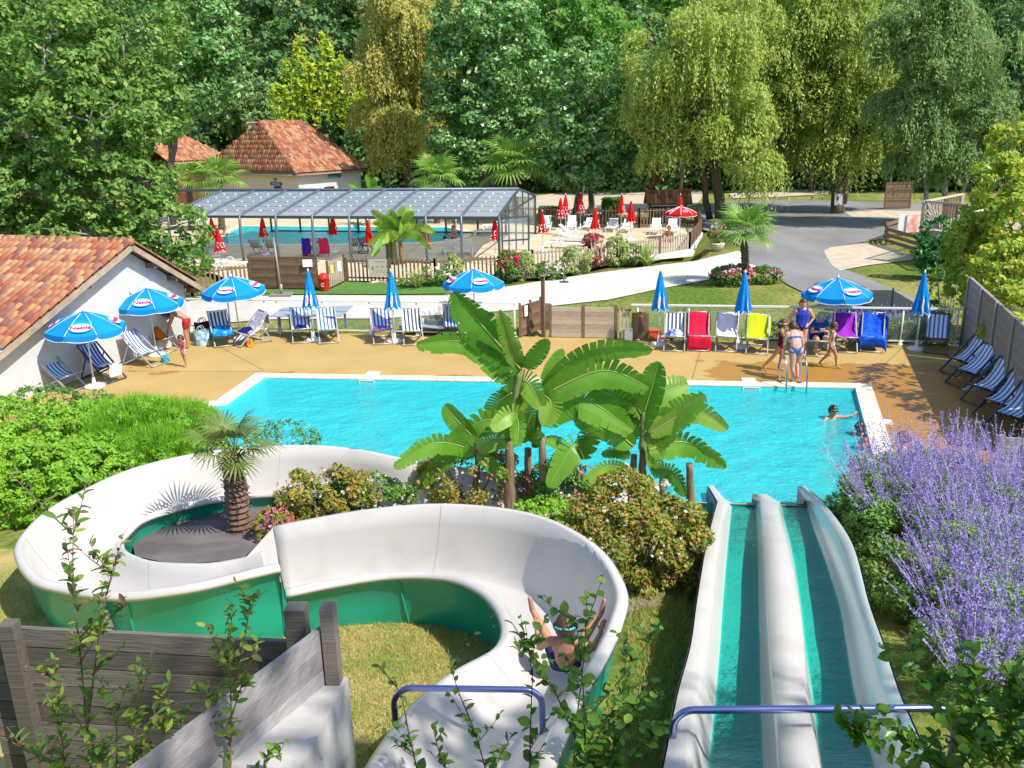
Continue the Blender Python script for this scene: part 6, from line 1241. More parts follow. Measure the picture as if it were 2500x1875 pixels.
# ---- fan palms
def fan_mesh(r, mt, n=22, spread=R(250)):
    b = MB()
    for k in range(n):
        a = -spread / 2 + spread * k / (n - 1); L_ = r * (.78 + .22 * math.cos(a * .8)) * rnd.uniform(.93, 1.05); d = Vector((math.sin(a), math.cos(a), 0)); s_ = Vector((d.y, -d.x, 0)) * r * .042; o_ = d * r * .10
        m1 = o_ + d * L_ * .55 + Vector((0, 0, .05 * r)); e = o_ + d * L_ + Vector((0, 0, -.16 * r * rnd.uniform(.6, 1.6)))
        b.add([o_ - s_ * .4, o_ + s_ * .4, m1 + s_, m1 - s_, e, m1 + Vector((0, 0, .02 * r)), o_], [(0, 6, 5, 3), (6, 1, 2, 5), (3, 5, 4), (5, 2, 4)])
    return b.mesh('fan', mt, False)
def palm(label, base, top, r, n, tr=.16, leaf='palm', dead=3, group='fan palms', ragged=0):
    base, top = Vector(base), Vector(top); t = thing('fan_palm', label, 'palm', base, 0, group); b = MB(); L_ = (top - base).length; N = max(6, int(L_ / .05)); pts = []; rr = []
    for i in range(N + 1): pts.append(base.lerp(top, i / N)); rr.append(tr * (1.12 if i % 2 else .92) * lerp(1.15, .95, i / N))
    b.tube(pts, rr, 11); b.build('trunk', mat('palm_trunk', (.20, .12, .085), (.11, .07, .05), rough=.95, scale=9, bump=.8, bscale=30), t, False, True)
    bs = MB()                                            # leaf stubs and fibre on the trunk
    for i in range(int(L_ * 70)):
        a = rnd.uniform(0, 6.28); u_ = rnd.random(); q = base.lerp(top, u_); d = Vector((math.cos(a), math.sin(a), 0)); bs.bar(q + d * tr * .9, q + d * tr * 1.35 + Vector((0, 0, .05)), .022, .012)
    bs.build('leaf_stubs', M_bark, t, False, True)['kind'] = 'stuff'
    fms = [fan_mesh(r * .62, G[leaf]) for _ in range(3)]
    for k in range(n):
        a = k * 2.4 + rnd.uniform(-.2, .2); el_ = lerp(1.25, -.35, (k + .5) / n); pl_ = r * rnd.uniform(.5, .62); d = Vector((math.cos(a) * math.cos(el_), math.sin(a) * math.cos(el_), math.sin(el_))); e = top + d * pl_ + Vector((0, 0, .08))
        fr = bpy.data.objects.new('frond', rnd.choice(fms)); COL.objects.link(fr); fr.parent = t
        zax = (Vector((0, 0, 1)) - d * d.z); zax = zax.normalized() if zax.length > .05 else Vector((1, 0, 0)); xax = d.cross(zax); dn_ = (d - zax * .25).normalized(); zz = xax.cross(dn_); fr.matrix_local = Matrix.Translation(e - base) @ Matrix((xax, dn_, zz)).transposed().to_4x4()
        pb = MB(); pb.tube([top + Vector((0, 0, -.05)), top.lerp(e, .55) + Vector((0, 0, .05)), e], [.014, .011, .008], 5); po_ = pb.build('petiole', G[leaf], t, True, True)
    return t
palm('fan palm with shaggy trunk on the dark mulch inside the winding slide', P(588, 1302, .22), P(566, 1122, 2.0) if False else PY(566, 1112, P(588, 1302, .22).y), .72, 12, .17, 'palmdark')
palm('fan palm with roses at its foot beside the road', P(1822, 694), PY(1816, 575, P(1822, 694).y), 1.35, 20, .15)
for x, y, top_, d_, r, n, lb_ in ((1258, 480, 412, 62.5, 2.6, 18, 'tall fan palm right of the enclosure ridge'), (1065, 490, 436, 63, 1.9, 16, 'fan palm above the middle of the enclosure roof'), (535, 500, 442, 62, 1.9, 16, 'low fan palm at the left end of the enclosure roof'), (460, 500, 440, 62, 1.4, 12, 'small fan palm beside the plane tree leaves')):
    q = bp(x, y, d_); palm(lb_, q, PY(x, top_, d_), r, n, .2)
# ---- banana plants
def banana_mat(name, c, c2):
    m = mat(name, c, c2, rough=.42, scale=2.2, detail=5, spec=.45); translucent(m, .45); return m
M_ban = [banana_mat('banana_leaf_a', (.15, .36, .025), (.22, .44, .045)), banana_mat('banana_leaf_b', (.09, .27, .02), (.14, .34, .03)), banana_mat('banana_leaf_c', (.24, .44, .04), (.34, .50, .08))]
M_rib = mat('banana_midrib', (.26, .32, .08), rough=.4); M_stem = mat('banana_stem', (.28, .21, .11), (.15, .085, .05), rough=.8, scale=4, stretch=(5, 5, .5), bump=.4); M_stemg = mat('banana_stem_green', (.13, .20, .05), (.2, .2, .07), rough=.6, scale=4, stretch=(5, 5, .5))
def banana_leaf(parent, a, m_, c, hw_, mt, tear=.5, name='leaf', fold=.22):
    a, m_, c = Vector(a), Vector(m_), Vector(c); cl = smoothline([a, m_, c], 9); N = len(cl) - 1; b = MB(); view = ((a + c) / 2 - Vector((0, 0, CH))).normalized(); kn_ = Vector((rnd.uniform(-.35, .35), 0, rnd.uniform(.1, .5)))
    rnd_tear = [rnd.random() for _ in range(N + 1)]
    def wid(t): return hw_ * (math.sin(math.pi * min(1, max(0, .06 + .94 * t ** .82)))) ** .55
    for sd in (-1, 1):
        prev_open = True
        for i in range(N):
            t0, t1 = i / N, (i + 1) / N; d = (cl[min(i + 1, N)] - cl[max(i, 0)]).normalized(); nrm = (-(view + kn_)).normalized(); s_ = d.cross(nrm).normalized() * sd; g0 = .10 * tear if rnd_tear[i] < tear else 0; g1 = .10 * tear if rnd_tear[i + 1] < tear else 0
            w0, w1 = wid(t0), wid(t1); dz = Vector((0, 0, -1)) * hw_ * rnd.uniform(.0, .28) * tear; f_ = nrm * hw_ * fold
            p0, p1 = cl[i], cl[i + 1]; o0 = p0.lerp(p1, g0) + s_ * w0 + f_ * (w0 / hw_) + d * w0 * .22 + dz; o1 = p0.lerp(p1, 1 - g1) + s_ * w1 + f_ * (w1 / hw_) + d * w1 * .22 + dz; mm0, mm1 = p0 + s_ * w0 * .5 + f_ * .55 * (w0 / hw_) + d * w0 * .11, p1 + s_ * w1 * .5 + f_ * .55 * (w1 / hw_) + d * w1 * .11
            b.add([p0, p1, mm1, mm0, o1, o0], [(0, 1, 2, 3), (3, 2, 4, 5)])
    lf = b.build(name, mt, parent, False, True)
    b = MB(); b.tube([p + Vector((0, 0, .004)) for p in cl], [lerp(.022, .004, i / N) * hw_ / .28 for i in range(N + 1)], 6); b.build('midrib', M_rib, lf, True, False).matrix_parent_inverse = Matrix.Identity(4); return lf
YB = P(1290, 1250, .1).y
def BP(x, y, dy=0.0): return PY(x, y, YB + dy)
def stem(t, p0, p1, r, mt): 
    b = MB(); p0, p1 = Vector(p0), Vector(p1); N = 9; b.tube([p0.lerp(p1, i / N) + Vector((rnd.uniform(-1, 1), rnd.uniform(-1, 1), 0)) * .012 for i in range(N + 1)], [r * lerp(1.12, .72, i / N) * (1 + .05 * (i % 2)) for i in range(N + 1)], 10); b.build('stem', mt, t, True, True)
def grounded(x, y, dy=0):                                # foot of a stem under a photo position
    q = BP(x, y, dy); return Vector((q.x, q.y, gz(q.x, q.y) - .05))
def leafset(t, L_, seed):
    r_ = random.Random(seed)
    for (x0, y0), (x1, y1), (x2, y2), h in L_:
        d0 = r_.uniform(-.1, .1); d2 = r_.uniform(-.55, .25); a = BP(x0, y0, d0); c = BP(x2, y2, d2); m_ = BP(x1, y1, (d0 + d2) / 2); banana_leaf(t, a, m_, c, h * 1.2 * YB * 1.04 / F, M_ban[r_.choice([0, 0, 1, 2])], r_.choice([.4, .65, .9]))
b1 = thing('banana_plant', 'tallest banana plant with a huge upright leaf in front of the pool', 'banana plant', grounded(1246, 1245), 0, 'banana plants by the pool')
stem(b1, grounded(1246, 1245), BP(1241, 1060), .10, M_stem); stem(b1, BP(1241, 1070), BP(1268, 905), .075, M_stemg)
leafset(b1, [((1272, 903), (1181, 800), (1103, 714), 40), ((1240, 930), (1150, 838), (1016, 842), 26), ((1266, 895), (1243, 824), (1221, 755), 20), ((1282, 899), (1310, 862), (1337, 826), 20), ((1260, 905), (1252, 955), (1240, 1000), 27), ((1262, 1050), (1164, 1034), (1018, 1196), 28), ((1250, 960), (1215, 985), (1190, 1040), 24), ((1262, 960), (1290, 1010), (1300, 1065), 22), ((1258, 930), (1290, 935), (1325, 1000), 26), ((1245, 985), (1265, 1030), (1262, 1090), 20)], 3)
b2 = thing('banana_plant', 'banana plant reaching its long leaves right over the water', 'banana plant', grounded(1290, 1245, .2), 0, 'banana plants by the pool')
stem(b2, grounded(1290, 1230, .2), BP(1290, 1095, .2), .085, M_stem); stem(b2, grounded(1327, 1262, -.2), BP(1325, 1068, -.1), .08, M_stem); stem(b2, BP(1305, 1090, .1), BP(1326, 955, .1), .06, M_stemg)
leafset(b2, [((1327, 935), (1352, 887), (1374, 850), 16), ((1326, 950), (1441, 858), (1594, 852), 27), ((1326, 965), (1470, 905), (1585, 946), 33), ((1319, 1030), (1410, 970), (1547, 1052), 40), ((1320, 960), (1345, 985), (1330, 1040), 26), ((1300, 1040), (1250, 1010), (1200, 1050), 22), ((1330, 1075), (1290, 1060), (1240, 1090), 16), ((1330, 1070), (1370, 1085), (1385, 1120), 14)], 5)
b3 = thing('banana_plant', 'small banana plant at the left of the clump with low arching leaves', 'banana plant', grounded(1166, 1235, .3), 0, 'banana plants by the pool')
stem(b3, grounded(1166, 1235, .3), BP(1164, 1105, .3), .06, M_stemg)
leafset(b3, [((1162, 1075), (1110, 1020), (1085, 988), 23), ((1160, 1100), (1060, 1082), (961, 1143), 22), ((1166, 1100), (1210, 1072), (1255, 1085), 20), ((1166, 1105), (1200, 1135), (1230, 1165), 16)], 8)
b4 = thing('banana_plant', 'bushy banana plant with many broad leaves at the right of the clump', 'banana plant', grounded(1560, 1215, .2), 0, 'banana plants by the pool')
stem(b4, grounded(1547, 1215, .2), BP(1547, 1110, .2), .075, M_stem); stem(b4, grounded(1572, 1220, .1), BP(1568, 1085, .1), .08, M_stem); stem(b4, BP(1568, 1095), BP(1568, 1000), .055, M_stemg)
leafset(b4, [((1560, 1046), (1590, 950), (1608, 882), 30), ((1571, 1035), (1620, 962), (1681, 938), 38), ((1587, 1086), (1650, 1012), (1722, 962), 32), ((1585, 1060), (1693, 1003), (1777, 1050), 24), ((1583, 1099), (1673, 1080), (1773, 1138), 29), ((1587, 1147), (1640, 1150), (1673, 1210), 20), ((1547, 1090), (1470, 1032), (1402, 1028), 30), ((1560, 1030), (1500, 965), (1440, 945), 30), ((1535, 1147), (1478, 1140), (1420, 1188), 18), ((1540, 1110), (1500, 1100), (1470, 1112), 15), ((1555, 985), (1540, 1010), (1551, 1070), 30), ((1565, 1010), (1530, 950), (1500, 940), 24), ((1575, 1050), (1600, 1090), (1590, 1140), 22)], 12)
b5 = thing('banana_plant', 'young banana plant drooping between the two big ones', 'banana plant', grounded(1418, 1235, .1), 0, 'banana plants by the pool')
stem(b5, grounded(1418, 1235, .1), BP(1410, 1140, .1), .05, M_stemg)
leafset(b5, [((1425, 1120), (1400, 1090), (1339, 1190), 30), ((1418, 1120), (1440, 1060), (1474, 1050), 26), ((1412, 1130), (1370, 1110), (1350, 1140), 16)], 15)
for x, y0, y1, r, lb_ in ((1686, 1240, 1132, .075, 'bare cut banana stump at the corner of the lane slide'), (1618, 1225, 1150, .06, 'short cut banana stump behind the abelia shrub')):
    q = grounded(x, y0, .15); t = thing('banana_stump', lb_, 'stump', q); stem(t, q, BP(x - 2, y1, .15), r, M_stem)
def small_banana(label, base, h, n, r, seed, group):
    t = thing('banana_plant', label, 'banana plant', base, 0, group); base = Vector(base); r_ = random.Random(seed); nst = 3
    for k in range(nst):
        q = base + Vector((r_.uniform(-.5, .5), r_.uniform(-.4, .4), 0)); stem(t, q, q + Vector((r_.uniform(-.1, .1), 0, h * .5)), .13, M_stem if k else M_stemg)
    for k in range(n):
        a = k * 2.4; el_ = lerp(1.3, -.05, k / n); o_ = base + Vector((r_.uniform(-.4, .4), r_.uniform(-.3, .3), h * r_.uniform(.45, .6))); d = Vector((math.cos(a) * math.cos(el_), math.sin(a) * math.cos(el_), math.sin(el_))); m_ = o_ + d * r * .6; e = m_ + d * r * .5 + Vector((0, 0, -.5 * r * (1 - el_ / 2))); banana_leaf(t, o_, m_, e, r * .135, M_ban[r_.choice([0, 2, 2])], .4)
small_banana('banana clump growing on the lap pool terrace', P(978, 645), 2.6, 22, 1.75, 3, 'bananas of the lap pool garden')
small_banana('banana plant by the hipped house wall behind the enclosure', bp(905, 470, 63), 3.2, 16, 2.0, 4, 'bananas of the lap pool garden'); small_banana('smaller banana plant behind the enclosure ridge, next to the fan palm', bp(985, 470, 63), 2.6, 10, 1.6, 5, 'bananas of the lap pool garden')
# ---- planting round the slides
def island(pts, z, mt, name):
    return sheet(name, pts, z, mt)
isl = [v for v in (P(330, 1358, .3), P(430, 1378, .3), P(590, 1366, .3), P(660, 1300, .25), P(900, 1250, .2), P(1000, 1240, .15), P(860, 1218, .15), P(600, 1212, .2), P(480, 1232, .22), P(390, 1262, .25), P(320, 1310, .3))]
b = MB(); nI = len(isl); cI = sum(isl, Vector()) / nI; b.add(isl + [cI + Vector((0, 0, .06))], [(i, (i + 1) % nI, nI) for i in range(nI)]); structure(b.build('mulch_mat', mat('weed_mat', (.10, .085, .085), (.16, .14, .14), rough=.75, scale=1.2, detail=9, bump=.8, bscale=5, stretch=(1, 2, 1)), None, False))
def gsh(name, label, x, y, z, r, leaf, size, cover, fl=None, sub=.34, up=.9, asp=.5, grp='shrubs among the slides'):
    q = P(x, y, z); return shrub(name, label, q + Vector((0, 0, r[2] * up)), r, leaf, size, cover, 'shrub', fl, grp, sub, 5, asp)
gsh('abelia_shrub', 'rounded abelia with bronze leaves and pale flowers right of the bananas', 1545, 1425, .2, (.98, .85, .85), 'abelia', .034, 4.2, ('white', 110, .02), sub=.2)
gsh('abelia_shrub', 'bronze green abelia behind the palm inside the winding slide', 800, 1268, .25, (.85, .55, .48), 'abelia', .034, 3.4, ('white', 70, .02), sub=.24)
gsh('abelia_shrub', 'low abelia with pink flowers right of the palm trunk', 672, 1312, .3, (.3, .28, .26), 'abelia', .032, 2.2, ('pink', 110, .02))
gsh('rose_shrub', 'rose shrub with white flowers along the far rim of the white slide', 905, 1262, .15, (.75, .45, .4), 'rose', .035, 2.4, ('white', 90, .028))
gsh('mixed_shrub', 'green shrub behind the banana stems beside the pool', 1150, 1235, .1, (.85, .5, .62), 'abelia', .036, 2.4, ('white', 60, .022)); gsh('mixed_shrub', 'dark rose shrub under the banana plants', 1370, 1240, .1, (.75, .5, .45), 'rose', .036, 2.4, ('pink', 60, .025))
gsh('mixed_shrub', 'thin sprigs of shrub showing above the far slide rim by the water', 700, 1145, .2, (.7, .35, .55), 'rose', .03, .8, ('white', 20, .022))
gsh('gold_shrub', 'low golden green shrub at the foot of the banana stems', 1330, 1300, .15, (.55, .35, .3), 'hedge', .034, 2.4)
# hedge at the left: leafy arching shrub and fine broom like one
def mound(name, label, pts, leaf, size, cover, asp, style='broad', grp='hedge shrubs at the left'):
    c0_ = Vector(pts[0][0]); t = thing(name, label, 'shrub', (c0_.x, c0_.y, gz(c0_.x, c0_.y)), 0, grp); b = MB()
    for c, r in pts: limb(b, (c[0], c[1], gz(c[0], c[1]) - .1), (c[0] + .1, c[1], c[2]), .05, .02)
    b.build('stems', M_bark, t, True, True)
    V = clump_leaves(pts, size, cover, asp, .17, .7)
    if style == 'broom':
        n = 16000; k = nr.integers(0, len(pts), n); C0 = np.array([p[0] for p in pts])[k]; R0 = np.array([p[1] for p in pts])[k]; d = sphere_pts(n); d[:, 2] = np.abs(d[:, 2]); s0 = C0 + d * R0 * .9; A_ = unit(d * .6 + np.array([.15, 0, 1.0]) + nr.normal(0, .2, (n, 3))); L_ = nr.uniform(.06, .28, (n, 1)); B = unit(np.cross(A_, nr.normal(0, 1, (n, 3)))) * .007
        V = np.concatenate([V, np.stack([s0 - B, s0 + B, s0 + A_ * L_ + B * .3, s0 + A_ * L_ - B * .3], 1)])
    link(bpy.data.objects.new('foliage', quadmesh('foliage', V, G[leaf])), t, True)
def mp_(x, y, z, rx, ry, rz): q = P(x, y, z); return ((q.x, q.y, q.z), (rx, ry, rz))
mound('weigela_hedge', 'bright green arching leafy hedge at the left edge below the parasol', [mp_(40, 1060, .75, 1.3, 1.0, .75), mp_(160, 1070, .75, 1.1, .9, .7), mp_(60, 1180, .6, 1.2, .9, .75), mp_(200, 1150, .6, .9, .8, .6), mp_(-60, 1120, .8, 1.2, 1, .8), mp_(250, 1030, .7, .8, .6, .5)], 'hedge', .04, 3.2, .42)
mound('broom_hedge', 'fine twigged green broom shrub between hedge and white slide', [mp_(330, 1055, .75, 1.05, .8, .7), mp_(430, 1055, .7, .95, .75, .62), mp_(390, 1110, .55, .9, .6, .5), mp_(490, 1075, .55, .6, .55, .45), mp_(270, 1090, .6, .7, .6, .55)], 'broom', .04, 2.4, .22, 'broom')
mound('olive_shrub', 'thin grey green shrub in front of the lowest striped chair', [mp_(110, 985, .8, .9, .5, .45), mp_(230, 995, .7, .7, .4, .38)], 'rose', .04, 1.1, .4)
# lavender like sage along the lane slide
def sage(label, spots, seed, n_sp=46, h=.95, grp='flowering sage clumps'):
    r_ = np.random.default_rng(seed); c = spots[0]; t = thing('russian_sage', label, 'shrub', (c[0], c[1], gz(c[0], c[1])), 0, grp); LV = []; FV = []; SV = []
    for (x, y, rr, hh) in spots:
        z0 = gz(x, y); LV.append(clump_leaves([((x, y, z0 + hh * .38), (rr, rr * .8, hh * .42))], .036, 2.3, .32, .35))
        n = n_sp; a = r_.uniform(0, 6.28, n); q = np.sqrt(r_.uniform(0, 1, n)) * rr; b0 = np.stack([x + np.cos(a) * q * .6, y + np.sin(a) * q * .5, np.full(n, z0 + hh * .35)], 1)
        d = unit(np.stack([np.cos(a) * .55 * q / rr - .12, np.sin(a) * .4 * q / rr, np.ones(n)], 1) + r_.normal(0, .16, (n, 3))); L_ = hh * r_.uniform(.55, 1.0, (n, 1)); e = b0 + d * L_
        S_ = unit(np.cross(d, r_.normal(0, 1, (n, 3)))) * .004; SV.append(np.stack([b0 - S_, b0 + S_, e + S_ * .4, e - S_ * .4], 1))
        m = 52; tt = r_.uniform(.35, 1.0, (n, m, 1)); bd = r_.normal(0, 1, (n, m, 3)) * (1 - tt) * .05 * hh + r_.normal(0, .009, (n, m, 3)); C0 = (b0[:, None, :] + d[:, None, :] * L_[:, None, :] * tt + bd).reshape(-1, 3); FV.append(leaves(C0, r_.normal(0, 1, C0.shape), .0125, .6, 0, .5))
    link(bpy.data.objects.new('foliage', quadmesh('foliage', np.concatenate(LV), G['sage'])), t, True); link(bpy.data.objects.new('flower_spikes', quadmesh('flower_spikes', np.concatenate(FV), FL['purple'])), t, True); link(bpy.data.objects.new('stalks', quadmesh('stalks', np.concatenate(SV), mat('sage_stalk', (.55, .52, .58), rough=.8))), t, True)
sage('violet flowering sage nearest the pool corner and lane slide end', [(6.15, 13.2, .75, 1.45), (6.9, 13.4, .8, 1.5), (7.6, 13.4, .7, 1.45), (6.0, 12.5, .6, 1.25), (6.7, 12.7, .7, 1.35)], 1, 95)
sage('violet flowering sage in front of the blue grey plank panel', [(8.1, 13.0, .7, 1.5), (7.4, 12.4, .75, 1.35), (7.9, 11.9, .7, 1.4), (6.7, 11.7, .7, 1.25)], 2, 85)
sage('violet flowering sage beside the middle of the lane slide', [(7.1, 11.0, .7, 1.25), (6.3, 10.7, .7, 1.2), (5.7, 10.3, .5, 1.05), (6.6, 9.8, .7, 1.2), (5.5, 9.6, .45, 1.0)], 3, 72)
sage('violet flowering sage lowest of the row, above the leafy bush', [(5.9, 8.9, .6, 1.1), (6.7, 8.6, .6, 1.15), (5.1, 8.5, .45, .95), (5.5, 7.9, .55, 1.0), (4.75, 7.6, .4, .9), (6.2, 7.6, .6, 1.0)], 4, 60)
gsh('green_shrub', 'dense green shrub between lane slide and violet sage', 2120, 1320, .1, (.4, .75, .5), 'sage', .036, 2.6); gsh('green_shrub', 'dense green shrub on the slope lower down beside the lane slide', 2175, 1470, .4, (.35, .7, .42), 'plane', .036, 2.4)
q = RA + rdir * (P(2080, 815) - RA).dot(rdir) + rnor * .7
sage('purple sage behind the right glass railing, left of the rail post', [(q.x - .3, q.y, .6, .95), (q.x + .6, q.y, .5, .9)], 5, 34); q = q + rdir * 1.5
sage('purple sage behind the right glass railing in front of the dark netting', [(q.x, q.y, .6, .95), (q.x + .7, q.y - .1, .5, .85)], 6, 34); q = RA + rdir * (P(1065, 815) - RA).dot(rdir) + rnor * .6
sage('thin purple sage behind the left glass railing', [(q.x, q.y, .5, .7), (q.x + .8, q.y, .5, 1.1)], 7, 22)
q = RA + rdir * (P(2245, 815) - RA).dot(rdir) + rnor * .6; shrub('green_shrub', 'leafy green shrub behind the railing at the timber fence end', q + Vector((0, 0, .65)), (.5, .4, .65), 'conifer', .05, 2.2, 'shrub', None, 'shrubs behind the right railing')
q = RA + rdir * (P(1890, 820) - RA).dot(rdir) + rnor * .5; shrub('flowering_shrub', 'low shrub with tiny white flowers behind the railing by the seated man', q + Vector((0, 0, .25)), (.9, .3, .28), 'rose', .04, 2.0, 'shrub', ('white', 40, .03), 'shrubs behind the right railing')
# dark netting screen behind the right railing
nt_ = thing('netting_screen', 'dark green netting stretched between short posts behind the railing', 'screen', P(2060, 770))
npx = [(2052, 742, 1.05), (2105, 738, 1.0), (2172, 746, 1.1), (2235, 772, .9), (2310, 790, .7)]
b = MB(); pv = [P(x, y + 40) for x, y, h in npx]; b.add([v for v in pv] + [v + Vector((0, 0, h)) for v, (_, _, h) in zip(pv, npx)], [(i, i + 1, len(pv) + i + 1, len(pv) + i) for i in range(len(pv) - 1)]); b.build('netting', glassy('green_netting', (.012, .07, .05), .8, .8), nt_, False, True)
for v, (_, _, h) in zip(pv, npx):
    b = MB(); b.tube([v, v + Vector((0, 0, h + .06))], .035, 7); b.build('post', M_alu, nt_, True, True)
# ---- grass blades near the slides
def blades(name, label, poly, n, h, leaf, w_=.007, zf=gz):
    xs_ = [p.x for p in poly]; ys_ = [p.y for p in poly]; Q_ = []
    pts = np.stack([nr.uniform(min(xs_), max(xs_), n * 3), nr.uniform(min(ys_), max(ys_), n * 3)], 1)
    for a in pts:
        if inside(poly, a[0], a[1]): Q_.append((a[0], a[1], zf(a[0], a[1]) - .01))
        if len(Q_) >= n: break
    Q_ = np.array(Q_); m = len(Q_); d = unit(np.stack([nr.normal(0, .45, m), nr.normal(0, .45, m), np.ones(m)], 1)); L_ = h * nr.uniform(.4, 1.3, (m, 1)); s = unit(np.cross(d, nr.normal(0, 1, (m, 3)))) * w_; bend = nr.normal(0, .25, (m, 3)) * L_ * np.array([1, 1, -.3])
    V = np.stack([Q_ - s, Q_ + s, Q_ + d * L_ + bend + s * .2, Q_ + d * L_ + bend - s * .2], 1); o = link(bpy.data.objects.new(name, quadmesh(name, V, G[leaf]))); o['kind'] = 'stuff'; o['label'] = label
g_in = [P(720, 1470, .4), P(850, 1440, .4), P(1000, 1425, .4), P(1120, 1440, .5), P(1190, 1500, .6), P(1190, 1580, .7), P(1120, 1620, .9), P(1000, 1700, 1.1), P(900, 1880, 1.6), P(800, 1880, 1.5), P(760, 1640, .8), P(500, 1540, .6), P(100, 1500, .4), P(300, 1490, .4)]
blades('dry_grass', 'straw coloured dry grass inside the bend of the white slide', g_in, 34000, .07, 'drygrass', .006)
blades('grass_fringe', 'longer green grass along the green underside of the slide', [P(400, 1545, .4), P(700, 1470, .4), P(1000, 1432, .4), P(1190, 1470, .5), P(1180, 1440, .5), P(1000, 1405, .35), P(690, 1440, .35), P(380, 1510, .4)], 8000, .22, 'grassblade', .006)
blades('dry_grass', 'straw coloured grass at the far left beyond the white slide', [P(-60, 1330, .2), P(30, 1400, .3), P(110, 1480, .4), P(300, 1530, .5), P(-60, 1540, .5)], 6000, .07, 'drygrass', .006)
blades('dry_grass', 'straw coloured grass between the winding slide and the lane slide', [P(1540, 1420, .25), P(1690, 1400, .25), P(1660, 1560, .6), P(1600, 1880, 1.5), P(1350, 1880, 1.5), P(1530, 1600, .8)], 12000, .12, 'drygrass', .006)
for i, (x, y) in enumerate(((1560, 1440), (1560, 1475), (1590, 1458))):
    q = P(x, y, .3); b = MB(); b.box((q.x, q.y, gz(q.x, q.y) + .02), (.5, .28, .06), Matrix.Rotation(.2 + i * .1, 3, 'Z')); tag(b.build('stone_slab', mat('slab_stone', (.26, .22, .17), (.18, .15, .12), rough=.9, scale=6, bump=.4)), ['flat stone slab just below the rounded abelia', 'flat stone slab lowest below the abelia, by the slide rim', 'flat stone slab nearest the lane slide below the abelia'][i], 'slab', 'stone slabs below the abelia')
b = MB(); lw = [P(-200, 1300, .2), P(60, 1300, .2), P(330, 1470, .4), P(700, 1425, .35), P(1000, 1395, .35), P(1200, 1440, .45), P(1240, 1530, .6), P(1190, 1600, .75), P(1060, 1650, 1.0), P(900, 1900, 1.7), P(650, 1950, 1.7), P(-200, 1950, 1.7)]
gx = np.arange(-9, 3, .2); gy = np.arange(3.5, 13, .2); vi = {}
for a in gx:
    for c in gy:
        if all(inside(lw, a + u, c + v) for u in (0, .2) for v in (0, .2)):
            ids = []
            for u, v in ((0, 0), (.2, 0), (.2, .2), (0, .2)):
                kk = (round(a + u, 2), round(c + v, 2))
                if kk not in vi: vi[kk] = len(b.v); b.v.append((kk[0], kk[1], gz(*kk) + .012))
                ids.append(vi[kk])
            b.f.append(tuple(ids))
structure(b.build('dry_lawn', mat('dry_lawn', (.46, .35, .14), (.19, .25, .05), rough=1, scale=1.6, detail=10, bump=.8, bscale=50, spec=.05, contrast=(.42, .7)), None, True))
# ---- saplings in the foreground: every leaf its own
def oval_leaf(mt, asp=.42, name='leaf'):
    b = MB(); K = 6; b.add([(s_ * asp * .5 * math.sin(math.pi * min(.985, .03 + t_ * .95)) ** .8, t_, .05 * math.sin(3 * t_) - .12 * t_ * t_ + abs(s_) * .08) for t_ in [i / K for i in range(K + 1)] for s_ in (-1, 0, 1)], [(i * 3 + j, i * 3 + j + 1, (i + 1) * 3 + j + 1, (i + 1) * 3 + j) for i in range(K) for j in range(2)]); return b.mesh(name, mt, True)
sap_l = [oval_leaf(mm) for mm in (leafmat('sapling_green', [(.14, .28, .04), (.17, .32, .05)], .45), leafmat('sapling_lime', [(.26, .37, .05), (.29, .40, .05)], .4), leafmat('sapling_olive', [(.14, .16, .05), (.2, .2, .06)], .3), leafmat('sapling_bronze', [(.13, .07, .045), (.16, .08, .05)], .3))]
bir_l = [oval_leaf(mm, .72) for mm in (leafmat('birch_sprig_a', [(.11, .25, .03), (.13, .28, .035)], .45), leafmat('birch_sprig_b', [(.22, .36, .045), (.24, .39, .05)], .45), leafmat('birch_sprig_c', [(.07, .17, .025), (.08, .18, .025)], .3))]
M_twig = mat('twig_tan', (.26, .16, .085), (.18, .10, .05), rough=.7); M_twigd = mat('twig_dark', (.07, .045, .035), rough=.8)
